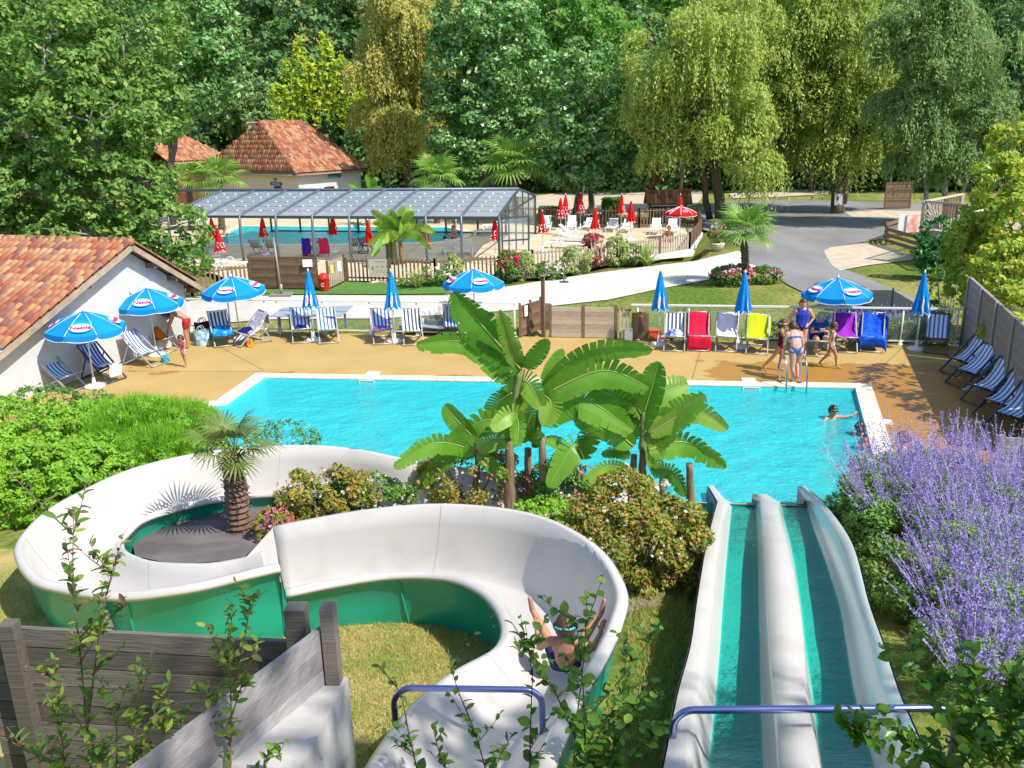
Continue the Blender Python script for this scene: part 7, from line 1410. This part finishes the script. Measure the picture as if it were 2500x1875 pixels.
def sapling(label, stems, dep, lsize, lv, twig, density, seed, top=None, group='saplings in the foreground', side=3):
    r_ = random.Random(seed); p0 = PY(*stems[0][0], dep); t = thing('sapling', label, 'sapling', p0, 0, group); b = MB(); cnt = 0
    for st in stems:
        pts = smoothline([PY(x, y, dep + r_.uniform(-.1, .1)) for x, y in st], 6); L_ = sum((pts[i + 1] - pts[i]).length for i in range(len(pts) - 1)); r0 = .0045 * (.7 + L_ * .6); b.tube(pts, [lerp(r0, .0016, i / (len(pts) - 1)) for i in range(len(pts))], 5)
        nl = int(L_ * density)
        tw = [pts]
        for k in range(side):
            i0 = r_.randint(len(pts) // 4, len(pts) - 2); d = (Vector((r_.uniform(-1, 1), r_.uniform(-.5, .5), r_.uniform(.3, 1.1)))).normalized(); e = pts[i0] + d * L_ * r_.uniform(.14, .3); b.tube([pts[i0], pts[i0].lerp(e, .5) + Vector((0, 0, -.01)), e], [r0 * .5, r0 * .35, .0012], 5); tw.append([pts[i0].lerp(e, u / 5) for u in range(6)])
        for ti, w_ in enumerate(tw):
            m = nl if ti == 0 else max(4, int(nl * .3))
            for k in range(m):
                u = (k + r_.random()) / m
                if ti == 0 and u < .04: continue
                f_ = u * (len(w_) - 1); i0 = min(int(f_), len(w_) - 2); q = w_[i0].lerp(w_[i0 + 1], f_ - i0); s_ = lsize * r_.uniform(.55, 1.15) * (1.1 - .45 * u); l = bpy.data.objects.new('leaf', lv[3] if (top and ti == 0 and u > top and len(lv) > 3) else lv[min(len(lv) - 1, int(r_.random() ** 1.4 * min(3, len(lv))))])
                COL.objects.link(l); l.parent = t; l.location = q - p0; l.rotation_euler = (r_.uniform(-.2, 1.15), r_.uniform(-.8, .8), r_.uniform(0, 6.28)); l.scale = (s_, s_, s_); cnt += 1
    b.build('stems', twig, t, True, True)
sapling('tall sapling with bronze tip and oval leaves in front of the dark plank fence', [[(228, 1930), (214, 1800), (200, 1640), (186, 1500), (178, 1380), (180, 1246)], [(212, 1790), (240, 1560), (262, 1440), (288, 1345)], [(195, 1620), (260, 1520), (310, 1470)], [(214, 1800), (150, 1690), (108, 1640)], [(228, 1930), (100, 1850), (5, 1800)]], 4.1, .085, sap_l, M_twig, 30, 1, .78, side=4)
sapling('bushy sapling with oval leaves low at the left picture bottom', [[(160, 1930), (150, 1800), (120, 1690)], [(280, 1930), (285, 1800), (262, 1660)], [(330, 1930), (330, 1780), (370, 1600)], [(360, 1930), (400, 1800), (390, 1700)], [(240, 1930), (240, 1850), (200, 1740)]], 3.9, .085, sap_l, M_twig, 34, 2, side=5)
sapling('sapling with narrow upright leaves before the weathered screen', [[(560, 1930), (564, 1800), (562, 1640), (554, 1480)], [(563, 1760), (600, 1640), (630, 1560)], [(560, 1800), (520, 1740), (500, 1680)], [(565, 1690), (600, 1540), (612, 1460)], [(480, 1930), (455, 1830), (440, 1750)], [(640, 1930), (650, 1860), (690, 1840)]], 4.2, .085, sap_l, M_twig, 36, 3, side=4)
sapling('thin sapling rising in front of the steel handrail on the white slide', [[(1030, 1930), (1000, 1800), (975, 1690), (920, 1625)], [(1200, 1930), (1160, 1790), (1120, 1690), (1097, 1615)], [(1120, 1930), (1080, 1860), (1055, 1770)], [(1180, 1930), (1225, 1840), (1250, 1795)]], 4.3, .075, [sap_l[0], sap_l[2], bir_l[2]], M_twigd, 26, 4, side=3)
sapling('birch like sapling with round leaves hiding the sliding boy', [[(1400, 1940), (1404, 1800), (1424, 1620), (1434, 1455)], [(1404, 1800), (1350, 1680), (1300, 1600), (1262, 1545)], [(1292, 1940), (1296, 1760), (1304, 1560)], [(1405, 1780), (1480, 1700), (1560, 1600), (1610, 1520)], [(1400, 1850), (1520, 1760), (1610, 1690)], [(1430, 1930), (1425, 1700), (1405, 1500)]], 4.3, .085, bir_l, M_twigd, 24, 5, side=4)
sapling('leafy round leaved bush between the two slides at the bottom', [[(1420, 1940), (1500, 1820), (1590, 1660)], [(1440, 1940), (1540, 1850), (1630, 1760)], [(1430, 1940), (1480, 1780), (1540, 1640)], [(1400, 1940), (1440, 1850), (1450, 1760)]], 4.9, .10, bir_l, M_twigd, 34, 6, side=5)
sapling('glossy leaved bush filling the lower right picture corner', [[(2420, 1960), (2330, 1800), (2270, 1690), (2215, 1640)], [(2450, 1960), (2400, 1760), (2380, 1620)], [(2480, 1960), (2470, 1760), (2460, 1640)], [(2400, 1960), (2280, 1850), (2190, 1800)], [(2350, 1960), (2220, 1870), (2120, 1810), (2085, 1800)], [(2490, 1960), (2430, 1860), (2310, 1770)], [(2440, 1960), (2500, 1800), (2520, 1700)], [(2360, 1960), (2300, 1880), (2230, 1850)]], 3.7, .10, [oval_leaf(leafmat('glossy_mid', [(.10, .23, .025), (.12, .26, .03)], .35, .3), .6), oval_leaf(leafmat('glossy_lime', [(.17, .30, .025), (.2, .34, .03)], .4, .3), .6), oval_leaf(leafmat('glossy_green', [(.06, .17, .02), (.08, .2, .02)], .3, .3), .6)], M_twig, 40, 7, side=6)
# the tree over the path behind the viewer, whose shade falls on the slide starts
tree('shade_tree', 'tall tree beside the stairs shading the slide starts', (15.0, -6.0, 4.8), [((12.6, -2.6, 18.0), (3.0, 2.0, 1.6)), ((9.4, -2.2, 17.6), (2.2, 1.8, 1.4)), ((14.6, -4.2, 18.0), (2.4, 2.0, 1.6))], 'plane', .16, .62, tr=.3)
tree('sparse_ash', 'thinly leaved tree beyond the timber fence casting dapples on the deck', (15.6, 17.6, 0), [((13.9, 19.4, 4.8), (1.5, 1.7, .7)), ((14.4, 17.4, 5.0), (1.3, 1.3, .7)), ((13.6, 16.0, 4.7), (1.0, 1.1, .6))], 'yellow', .09, .8, tr=.12, sub=.4)
# planter with red and white flowers, put in place of a toy figure by the palm
pq = P(1750, 612); pl_ = thing('stand_in_planter', 'tall planter with red and white flowers standing in for a toy figure on the verge', 'planter', pq); b = MB(); b.lathe([(.25, 0), (.42, .35), (.40, .42)], 16, pq); b.build('pot', mat('pot_cream', (.6, .55, .4), rough=.7), pl_, True, True)
V = clump_leaves([((pq.x, pq.y, .95), (.42, .4, .5))], .07, 2.2); link(bpy.data.objects.new('foliage', quadmesh('foliage', V, G['rose'])), pl_, True)
for fk in ('red', 'white'):
    d = sphere_pts(60); link(bpy.data.objects.new('flowers', quadmesh('flowers', leaves(np.array([pq.x, pq.y, 1.0]) + d * np.array([.46, .44, .55]), d, .09, .9, 0, .4), FL[fk])), pl_, True)
# ================================================================== people
def skinmat(name, c):
    m = mat(name, c, tuple(x * .9 for x in c), rough=.5, scale=6, spec=.35); m.node_tree.nodes['Principled BSDF'].inputs['Subsurface Weight'].default_value = .12; m.node_tree.nodes['Principled BSDF'].inputs['Subsurface Radius'].default_value = (.02, .008, .004); return m
SK = {'fair': skinmat('skin_fair', (.58, .33, .24)), 'tan': skinmat('skin_tan', (.46, .22, .13)), 'mid': skinmat('skin_mid', (.52, .27, .17))}
HR = {'brown': mat('hair_brown', (.05, .025, .015), (.09, .045, .025), rough=.5, scale=40), 'dark': mat('hair_dark', (.012, .01, .012), (.03, .025, .03), rough=.35, scale=40), 'red': mat('hair_auburn', (.13, .025, .012), (.2, .05, .02), rough=.5, scale=40), 'grey': mat('cap_grey', (.28, .36, .42), rough=.8), 'capblue': mat('cap_blue', (.02, .05, .3), rough=.8)}
STAND = dict(crotch=(0, 0, .49), pelvis=(0, 0, .545), waist=(0, 0, .625), chest=(0, 0, .735), nb=(0, .005, .815), head=(0, -.012, .925),
             Lsh=(-.108, 0, .795), Lel=(-.128, .01, .63), Lwr=(-.13, -.03, .485), Lha=(-.128, -.045, .425), Rsh=(.108, 0, .795), Rel=(.128, .01, .63), Rwr=(.13, -.03, .485), Rha=(.128, -.045, .425),
             Lhi=(-.052, 0, .515), Lkn=(-.055, -.008, .285), Lan=(-.056, .012, .045), Lto=(-.062, -.085, .014), Rhi=(.052, 0, .515), Rkn=(.055, -.008, .285), Ran=(.056, .012, .045), Rto=(.062, -.085, .014))
BONES = [('pel', 'crotch', 'pelvis', .050, .056, 1.5), ('belly', 'pelvis', 'waist', .056, .050, 1.5), ('ribs', 'waist', 'chest', .050, .058, 1.5), ('bust', 'chest', 'nb', .058, .040, 1.7), ('neck', 'nb', 'head', .028, .026, 1.0)]
for s_ in 'LR': BONES += [('clav' + s_, 'nb', s_ + 'sh', .032, .034, 1), ('uarm' + s_, s_ + 'sh', s_ + 'el', .034, .025, 1), ('farm' + s_, s_ + 'el', s_ + 'wr', .025, .016, 1), ('hand' + s_, s_ + 'wr', s_ + 'ha', .019, .015, 1.0), ('hip' + s_, 'pelvis', s_ + 'hi', .056, .056, 1), ('thigh' + s_, s_ + 'hi', s_ + 'kn', .056, .036, 1), ('calf' + s_, s_ + 'kn', s_ + 'an', .038, .021, 1), ('foot' + s_, s_ + 'an', s_ + 'to', .023, .017, 1)]
def person(label, loc, rz, h, J, skin, hair, garments=(), look=(0, -1, 0), voxel=.011, headk=1.0, long_hair=0.0, lat=(1, 0, 0), fat=1.0, group='people at the pool', goggles=None, face=True):
    j = {k: Vector(v) * h for k, v in {**STAND, **J}.items()}; lat = Vector(lat).normalized(); look = Vector(look).normalized(); b = MB(); segs = []
    def cap(a, c, ra, rc, flat=1.0, up=None):
        d = c - a; d = d.normalized() if d.length > 1e-5 else Vector((0, 0, 1)); b.tube([a - d * ra * .9, a - d * ra * .5, a, a.lerp(c, .5), c, c + d * rc * .5, c + d * rc * .9], [ra * .42, ra * .86, ra, (ra + rc) / 2, rc, rc * .86, rc * .42], 10, True, flat, up)
    for nm, a, c, ra, rc, fl in BONES:
        k = h * (fat if nm in ('pel', 'belly', 'ribs', 'bust', 'thighL', 'thighR', 'hipL', 'hipR', 'uarmL', 'uarmR') else 1); cap(j[a], j[c], ra * k, rc * k, fl, lat if fl != 1 else None); segs.append((nm, j[a], j[c], max(ra, rc) * k))
    hc = j['head']; hr = .066 * h * headk; rt = look.cross(Vector((0, 0, 1))); rt = rt.normalized() if rt.length > .05 else lat; upv = rt.cross(look).normalized(); HM = Matrix((rt, -look, upv)).transposed()
    hb = MB(); hb.ball((0, 0, 0), (hr * .86, hr * 1.02, hr * 1.18), 14, 10); b.add([HM @ Vector(v) + hc for v in hb.v], hb.f)
    cap(hc + look * hr * .55 - upv * hr * .55, hc + look * hr * .68 - upv * hr * .8, hr * .48, hr * .36)
    cap(hc + look * hr * .95 + upv * hr * .1, hc + look * hr * 1.13 - upv * hr * .12, hr * .10, hr * .15)
    for s_ in (-1, 1): cap(hc + rt * hr * .86 * s_ - upv * hr * .15, hc + rt * hr * .9 * s_ + upv * hr * .15, hr * .12, hr * .16)
    segs.append(('head', hc - upv * hr * .3, hc + upv * hr * .3, hr))
    for s_ in 'LR':                                      # four fingers and a thumb
        wv = (j[s_ + 'ha'] - j[s_ + 'wr']); L_ = wv.length; d = wv.normalized(); sd = d.cross(look); sd = sd.normalized() if sd.length > .1 else lat; pn = sd.cross(d)
        for k, ln in enumerate((.055, .062, .058, .045)):
            o_ = j[s_ + 'ha'] + sd * h * .0105 * (k - 1.5); m_ = o_ + d * ln * h * .5 - pn * .004 * h; cap(o_, m_, .0062 * h, .0058 * h); cap(m_, m_ + (d * .8 - pn * .5).normalized() * ln * h * .45, .0058 * h, .005 * h)
        o_ = j[s_ + 'wr'].lerp(j[s_ + 'ha'], .35); cap(o_, o_ + (d * .7 + sd * (.75 if s_ == 'L' else -.75)).normalized() * .05 * h, .008 * h, .006 * h)
    me = b.mesh('body', None); o = bpy.data.objects.new('body', me); COL.objects.link(o)
    r_ = o.modifiers.new('remesh', 'REMESH'); r_.mode = 'VOXEL'; r_.voxel_size = voxel; sm = o.modifiers.new('smooth', 'SMOOTH'); sm.factor = .5; sm.iterations = 3
    me2 = bpy.data.meshes.new_from_object(o.evaluated_get(bpy.context.evaluated_depsgraph_get())); o.modifiers.clear(); o.data = me2; me2.name = 'body'; me2.materials.clear(); me2.materials.append(SK[skin]); me2.shade_smooth()
    t = thing('person', label, 'person', loc, rz, group); o.parent = t
    n = len(me2.vertices); co = np.empty(n * 3); me2.vertices.foreach_get('co', co); co = co.reshape(-1, 3); no = np.empty(n * 3); me2.vertices.foreach_get('normal', no); no = no.reshape(-1, 3)
    best = np.full(n, 1e9); who = np.zeros(n, int); tt = np.zeros(n)
    for i, (nm, a, c, r0) in enumerate(segs):
        a_, c_ = np.array(a), np.array(c); d = c_ - a_; L2 = max(1e-9, d @ d); u = ((co - a_) @ d) / L2; uc = np.clip(u, 0, 1); dist = np.linalg.norm(co - a_ - uc[:, None] * d, axis=1) / r0; k = dist < best; best[k] = dist[k]; who[k] = i; tt[k] = u[k]
    names_ = [s_[0] for s_ in segs]; fv = [tuple(p.vertices) for p in me2.polygons]
    def shell(name, mt, sel, off, extra=None):
        keep = [f for f in fv if all(sel[v] for v in f)]
        if not keep: return None
        ids = sorted({v for f in keep for v in f}); mp = {v: i for i, v in enumerate(ids)}; nb_ = MB(); nb_.add([co[v] + no[v] * off for v in ids], [tuple(mp[v] for v in f) for f in keep]); g = nb_.build(name, mt, t, True); sd_ = g.modifiers.new('thick', 'SOLIDIFY'); sd_.thickness = off * 1.3; return g
    for nm, mt, rng, off in garments:
        sel = np.zeros(n, bool)
        for bn, (t0, t1) in rng.items():
            for i, q in enumerate(names_):
                if q == bn or q[:-1] == bn: sel |= (who == i) & (tt >= t0) & (tt <= t1)
        shell(nm, mt, sel, off * h)
    hi_ = names_.index('head'); rel = co - np.array(hc); f_ = rel @ np.array(look) / hr; u_ = rel @ np.array(upv) / hr
    sel = (who == hi_) & ((u_ > .42 - .25 * (f_ < .35) - .75 * (f_ < .05)) | (f_ < -.35)) & (u_ > -1.0)
    shell('hair', HR[hair], sel, .011 * h)
    if long_hair:
        hb = MB(); hb.tube([hc - look * hr * .7 + upv * hr * .3, hc - look * hr * .95 - upv * hr * .6, hc - look * hr * .8 - upv * long_hair * h], [hr * .6, hr * .62, hr * .2], 8); hb.build('hair', HR[hair], t, True)
    if face:
        for s_ in (-1, 1):
            eb = MB(); eb.ball(hc + look * hr * .93 + rt * hr * .34 * s_ + upv * hr * .08, hr * .10, 6, 4); eb.build('eye', HR['dark'], t, True)
        mb_ = MB(); mb_.tube([hc + look * hr * .98 + rt * hr * x - upv * hr * (.52 - abs(x) * .1) for x in (-.25, 0, .25)], hr * .05, 5); mb_.build('mouth', mat('lips', (.35, .08, .07), rough=.5), t, True)
    if goggles:
        gb = MB(); gb.tube([hc + (look * math.cos(a) * hr * 1.12 + rt * math.sin(a) * hr * .98) + upv * hr * .10 for a in [2 * math.pi * k / 20 for k in range(21)]], hr * .12, 6, False); gb.build('goggle_strap', goggles, t, True)
        for s_ in (-1, 1):
            gl = MB(); gl.ball(hc + look * hr * 1.03 + rt * hr * .36 * s_ + upv * hr * .10, (hr * .26, hr * .22, hr * .2), 8, 6); gl.build('goggle_lens', HR['dark'], t, True)
    return t
def fab(n, c, c2=None, sc=10): return mat(n, c, c2, rough=.85, scale=sc, spec=.15)
BRIEF = {'pel': (-2, .9), 'hip': (-1, .9), 'thigh': (-1, .10)}; SHORTS = {'pel': (-2, 2), 'hip': (-1, 2), 'thigh': (-1, .55)}; TOPB = {'ribs': (.55, 2), 'bust': (-1, .30)}; SUIT = {**BRIEF, 'belly': (-1, 2), 'ribs': (-1, 2), 'bust': (-1, .45), 'pel': (-2, 2), 'hip': (-1, 2)}; TEE = {'belly': (-1, 2), 'ribs': (-1, 2), 'bust': (-1, 1.1), 'clav': (-1, 2), 'uarm': (-1, .5)}; VEST = {'belly': (-1, 2), 'ribs': (-1, 2), 'bust': (-1, .95), 'clav': (.15, .85), 'pel': (.2, 2), 'hip': (-1, .6)}
# right group
person('woman in a sleeveless royal blue top standing with hands on hips behind the group', P(1951, 868), face(-.1, -1), 1.70, dict(Lel=(-.205, .05, .66), Lwr=(-.125, -.01, .56), Lha=(-.085, -.03, .55), Rel=(.205, .05, .66), Rwr=(.125, -.01, .56), Rha=(.085, -.03, .55)), 'fair', 'brown', [('top', fab('top_royal', (.015, .04, .42), (.03, .07, .5), 30), VEST, .011), ('briefs', fab('brief_black', (.02, .02, .03)), BRIEF, .007)], fat=1.2, look=(0, -1, -.1))
person('seated man in blue shirt and grey cap looking at the phone in his hands', P(1992, 858), face(.05, -1), 1.75, dict(crotch=(0, -.03, .245), pelvis=(0, .0, .27), waist=(0, .0, .345), chest=(0, -.03, .455), nb=(0, -.05, .535), head=(0, -.085, .635), Lsh=(-.108, -.04, .51), Lel=(-.135, -.10, .37), Lwr=(-.05, -.20, .40), Lha=(-.015, -.215, .42), Rsh=(.108, -.04, .51), Rel=(.135, -.10, .37), Rwr=(.05, -.20, .40), Rha=(.015, -.215, .42), Lhi=(-.055, -.02, .255), Lkn=(-.105, -.245, .275), Lan=(-.11, -.255, .045), Lto=(-.12, -.345, .014), Rhi=(.055, -.02, .255), Rkn=(.105, -.245, .275), Ran=(.11, -.235, .045), Rto=(.12, -.325, .014)), 'fair', 'grey', [('shirt', fab('shirt_blue', (.012, .07, .40)), TEE, .012), ('shorts', fab('short_dark', (.02, .025, .04)), SHORTS, .009)], look=(0, -1, -.55), fat=1.2)
person('girl in dark red swimsuit turning right with one leg back, left of the group', P(1902, 906), face(.95, -.3), 1.46, dict(Lel=(-.12, -.07, .66), Lwr=(-.07, -.17, .66), Lha=(-.04, -.21, .68), Rel=(.12, -.08, .65), Rwr=(.06, -.18, .63), Rha=(.03, -.22, .65), Lkn=(-.055, .12, .30), Lan=(-.056, .29, .10), Lto=(-.06, .24, .015), Rkn=(.055, -.03, .285)), 'tan', 'brown', [('swimsuit', fab('suit_maroon', (.10, .012, .025)), SUIT, .007)], headk=1.08, long_hair=.1, goggles=fab('goggle_white', (.6, .6, .65)))
person('woman in blue bikini seen from behind, climbing from the ladder', P(1938, 930), face(-.05, 1), 1.62, dict(waist=(0, -.03, .62), chest=(0, -.10, .715), nb=(0, -.15, .785), head=(0, -.215, .875), Lsh=(-.11, -.14, .765), Lel=(-.15, -.12, .60), Lwr=(-.155, -.12, .455), Lha=(-.15, -.13, .395), Rsh=(.11, -.14, .765), Rel=(.15, -.12, .60), Rwr=(.155, -.12, .455), Rha=(.15, -.13, .395), Lkn=(-.06, -.09, .30), Lan=(-.058, -.0, .07), Lto=(-.06, -.09, .03), Rkn=(.055, .03, .285), Ran=(.05, .10, .045), Rto=(.055, .01, .014)), 'fair', 'brown', [('bikini_bottom', fab('bikini_blue', (.03, .10, .36), (.06, .16, .45), 25), BRIEF, .008), ('bikini_top', fab('bikini_blue', (.03, .10, .36)), {'ribs': (.70, 1.05)}, .007)], look=(0, -1, -.45), fat=1.25, face=False)
person('girl in light bikini striding right in front of the purple towel', P(2026, 897), face(.92, -.35), 1.30, dict(Lel=(-.12, .06, .65), Lwr=(-.13, .02, .52), Lha=(-.13, -.01, .47), Rel=(.14, -.10, .67), Rwr=(.13, -.23, .62), Rha=(.12, -.28, .60), Lkn=(-.055, -.10, .30), Lan=(-.056, -.13, .06), Lto=(-.06, -.22, .016), Rkn=(.055, .05, .29), Ran=(.056, .22, .08), Rto=(.06, .15, .015)), 'tan', 'brown', [('bikini_bottom', fab('bikini_pale', (.35, .55, .62), (.6, .7, .7), 20), BRIEF, .008), ('bikini_top', fab('bikini_pale', (.35, .55, .62)), TOPB, .007)], headk=1.12, goggles=fab('goggle_black', (.03, .03, .05)))
# left pair
person('bare backed adult in blue cap bending down to the striped chair by the white wall', P(460, 849), face(-1, -.15), 1.72, dict(pelvis=(0, .03, .53), waist=(0, -.02, .60), chest=(0, -.13, .66), nb=(0, -.21, .665), head=(0, -.31, .645), Lsh=(-.108, -.20, .655), Lel=(-.125, -.27, .50), Lwr=(-.12, -.33, .37), Lha=(-.11, -.35, .31), Rsh=(.108, -.20, .655), Rel=(.12, -.25, .50), Rwr=(.10, -.30, .36), Rha=(.09, -.32, .30), crotch=(0, .03, .485), Lhi=(-.052, .02, .505), Rhi=(.052, .02, .505)), 'tan', 'capblue', [('swim_shorts', fab('trunks_red', (.45, .03, .02), (.3, .02, .02)), SHORTS, .009), ('bikini_band', fab('band_grey', (.2, .25, .35)), {'ribs': (.75, 1.0)}, .006)], look=(0, -.75, -.66), face=False)
person('small child in red flower print swim shirt walking on the deck', P(452, 896), face(-.6, -.75), .98, dict(Lel=(-.13, -.05, .62), Lwr=(-.09, -.12, .55), Lha=(-.06, -.15, .54), Rel=(.14, -.02, .62), Rwr=(.12, -.10, .53), Rha=(.11, -.14, .50), Lkn=(-.06, .03, .27), Lan=(-.06, .08, .045), Lto=(-.065, 0, .014), head=(0, -.02, .90)), 'tan', 'brown', [('swim_shirt', fab('shirt_red', (.60, .02, .05), (.68, .35, .38), 16), {**TEE, 'pel': (.2, 2)}, .012), ('swim_pants', fab('pants_pink', (.62, .12, .22), (.65, .5, .52), 20), SHORTS, .009)], headk=1.45, look=(-.1, -1, -.35))
# in and beside the big pool
WL = -.09
person('boy in goggles swimming with one arm stretched to the side in the pool', P(2031, 1022, WL) + Vector((0, 0, -1.13)), face(.3, -1), 1.45, dict(Lel=(-.21, -.05, .74), Lwr=(-.30, -.10, .755), Lha=(-.34, -.12, .755), Rel=(.20, -.06, .80), Rwr=(.31, -.10, .83), Rha=(.36, -.11, .86)), 'mid', 'dark', headk=1.1, goggles=fab('goggle_black', (.03, .03, .05)), voxel=.013)
person('dark haired swimmer close to the right pool edge', P(2098, 1062, WL) + Vector((0, 0, -1.2)), face(.4, 1), 1.5, dict(Lel=(-.17, -.1, .72), Rel=(.17, -.1, .72)), 'tan', 'dark', headk=1.1, long_hair=.14, voxel=.013, face=False)
person('swimmer at the pool edge half hidden by the violet sage', P(2108, 1096, WL) + Vector((0, 0, -1.2)), face(-.5, -1), 1.45, {}, 'mid', 'red', headk=1.1, voxel=.014)
SIT = dict(crotch=(0, -.03, .03), pelvis=(0, 0, .065), waist=(0, 0, .15), chest=(0, -.01, .265), nb=(0, -.02, .345), head=(0, -.03, .455), Lsh=(-.108, 0, .325), Lel=(-.14, .03, .17), Lwr=(-.13, -.02, .04), Lha=(-.13, -.06, .02), Rsh=(.108, 0, .325), Rel=(.14, .03, .17), Rwr=(.13, -.02, .04), Rha=(.13, -.06, .02), Lhi=(-.055, -.02, .05), Lkn=(-.08, -.17, .20), Lan=(-.08, -.30, .03), Lto=(-.085, -.38, .015), Rhi=(.055, -.02, .05), Rkn=(.08, -.17, .20), Ran=(.08, -.30, .03), Rto=(.085, -.38, .015))
person('auburn haired person sitting on the coping behind the violet sage', P(2200, 1158) + Vector((0, 0, .03)), face(-.9, .4), 1.6, SIT, 'fair', 'red', [('swimsuit', fab('suit_maroon', (.10, .012, .025)), SUIT, .007)], voxel=.014, long_hair=.06, face=False)
# sliding boy
zb_ = 1.02 * 1.2
bs_ = P(1380, 1628, zb_ + .1)
person('boy with rainbow goggle strap sliding down the white slide, legs spread on the rims', bs_ + Vector((0, 0, -.04)), face(.06, 1), 1.45, dict(crotch=(0, -.03, .04), pelvis=(0, 0, .06), waist=(0, .03, .13), chest=(0, .07, .235), nb=(0, .09, .305), head=(0, .085, .41), Lsh=(-.105, .08, .29), Lel=(-.19, .03, .20), Lwr=(-.25, -.08, .25), Lha=(-.265, -.12, .28), Rsh=(.105, .08, .29), Rel=(.18, .02, .20), Rwr=(.20, -.06, .27), Rha=(.205, -.10, .31), Lhi=(-.05, -.02, .05), Lkn=(-.15, -.20, .16), Lan=(-.27, -.33, .27), Lto=(-.29, -.33, .37), Rhi=(.05, -.02, .05), Rkn=(.14, -.20, .16), Ran=(.24, -.33, .28), Rto=(.26, -.33, .38)), 'tan', 'brown', [('trunks', fab('trunks_navy', (.02, .04, .12)), SHORTS, .009)], look=(0, -1, -.2), headk=1.12, voxel=.009, goggles=stripemat('rainbow_strap', (.03, .20, .60), (.10, .60, .15), 40), face=False)
# lap pool people
person('bather resting both arms on the left edge of the lap pool', P(549, 577, -.06) + Vector((0, 0, -1.15)), face(.3, -1), 1.7, dict(Lel=(-.22, .0, .74), Lwr=(-.30, -.05, .78), Lha=(-.34, -.06, .78), Rel=(.22, .0, .74), Rwr=(.30, -.05, .78), Rha=(.34, -.06, .78)), 'tan', 'brown', [('bikini_top', fab('brief_black', (.02, .02, .03)), TOPB, .008)], voxel=.016, fat=1.15, group='people at the lap pool')
person('bather bending over at the right end of the lap pool', P(1112, 566), face(-.8, -.4), 1.55, dict(waist=(0, -.03, .61), chest=(0, -.13, .68), nb=(0, -.2, .72), head=(0, -.28, .75), Lsh=(-.1, -.19, .70), Lel=(-.12, -.24, .55), Lwr=(-.11, -.28, .42), Lha=(-.11, -.3, .37), Rsh=(.1, -.19, .70), Rel=(.12, -.24, .55), Rwr=(.11, -.28, .42), Rha=(.11, -.3, .37)), 'fair', 'brown', [('swimsuit', fab('suit_white', (.6, .58, .55)), SUIT, .008)], voxel=.017, group='people at the lap pool', face=False)
person('tanned bather sitting on the rounded end of the lap pool', P(1108, 584), face(-.7, -.7), 1.6, SIT, 'tan', 'brown', [('briefs', fab('brief_black', (.02, .02, .03)), BRIEF, .008)], voxel=.017, group='people at the lap pool')
person('dark head of a swimmer near the sitting bather in the lap pool', P(1086, 588, -.06) + Vector((0, 0, -1.3)), face(0, 1), 1.6, {}, 'tan', 'dark', voxel=.018, group='people at the lap pool', face=False)
person('swimmer in the lap pool left of the banana clump', P(893, 590, -.06) + Vector((0, 0, -1.3)), face(0, 1), 1.65, {}, 'mid', 'dark', voxel=.018, group='people at the lap pool', face=False)
person('tanned sunbather sitting at the terrace corner behind the pale pickets', P(1633, 605) + Vector((0, 0, .32)), face(-.6, -.8), 1.7, SIT, 'tan', 'red', [('briefs', fab('trunks_red', (.45, .03, .02)), BRIEF, .008)], voxel=.017, group='people at the lap pool')
nq = PY(2047, 487, P(2047, 521).y - .62); nb2 = thing('trunk_notice', 'pale notice board fixed on the stout willow trunk', 'sign', nq); b = MB(); b.box((0, 0, 0), (.55, .05, .8)); b.build('board', mat('notice_pale', (.5, .5, .48), rough=.6), nb2); b = MB(); b.box((-.1, -.03, .1), (.2, .01, .25)); b.build('printed_mark', mat('sign_ink', (.08, .08, .09)), nb2)
b = MB(); b.box((0, 0, 0), (.075, .012, .14)); ph_ = tag(b.build('phone', mat('phone_black', (.02, .02, .025), rough=.3)), 'dark phone in the hands of the seated man', 'phone'); ph_.location = P(1992, 858) + Vector((-.04, -.40, .75)); ph_.rotation_euler = (-.8, 0, .1)
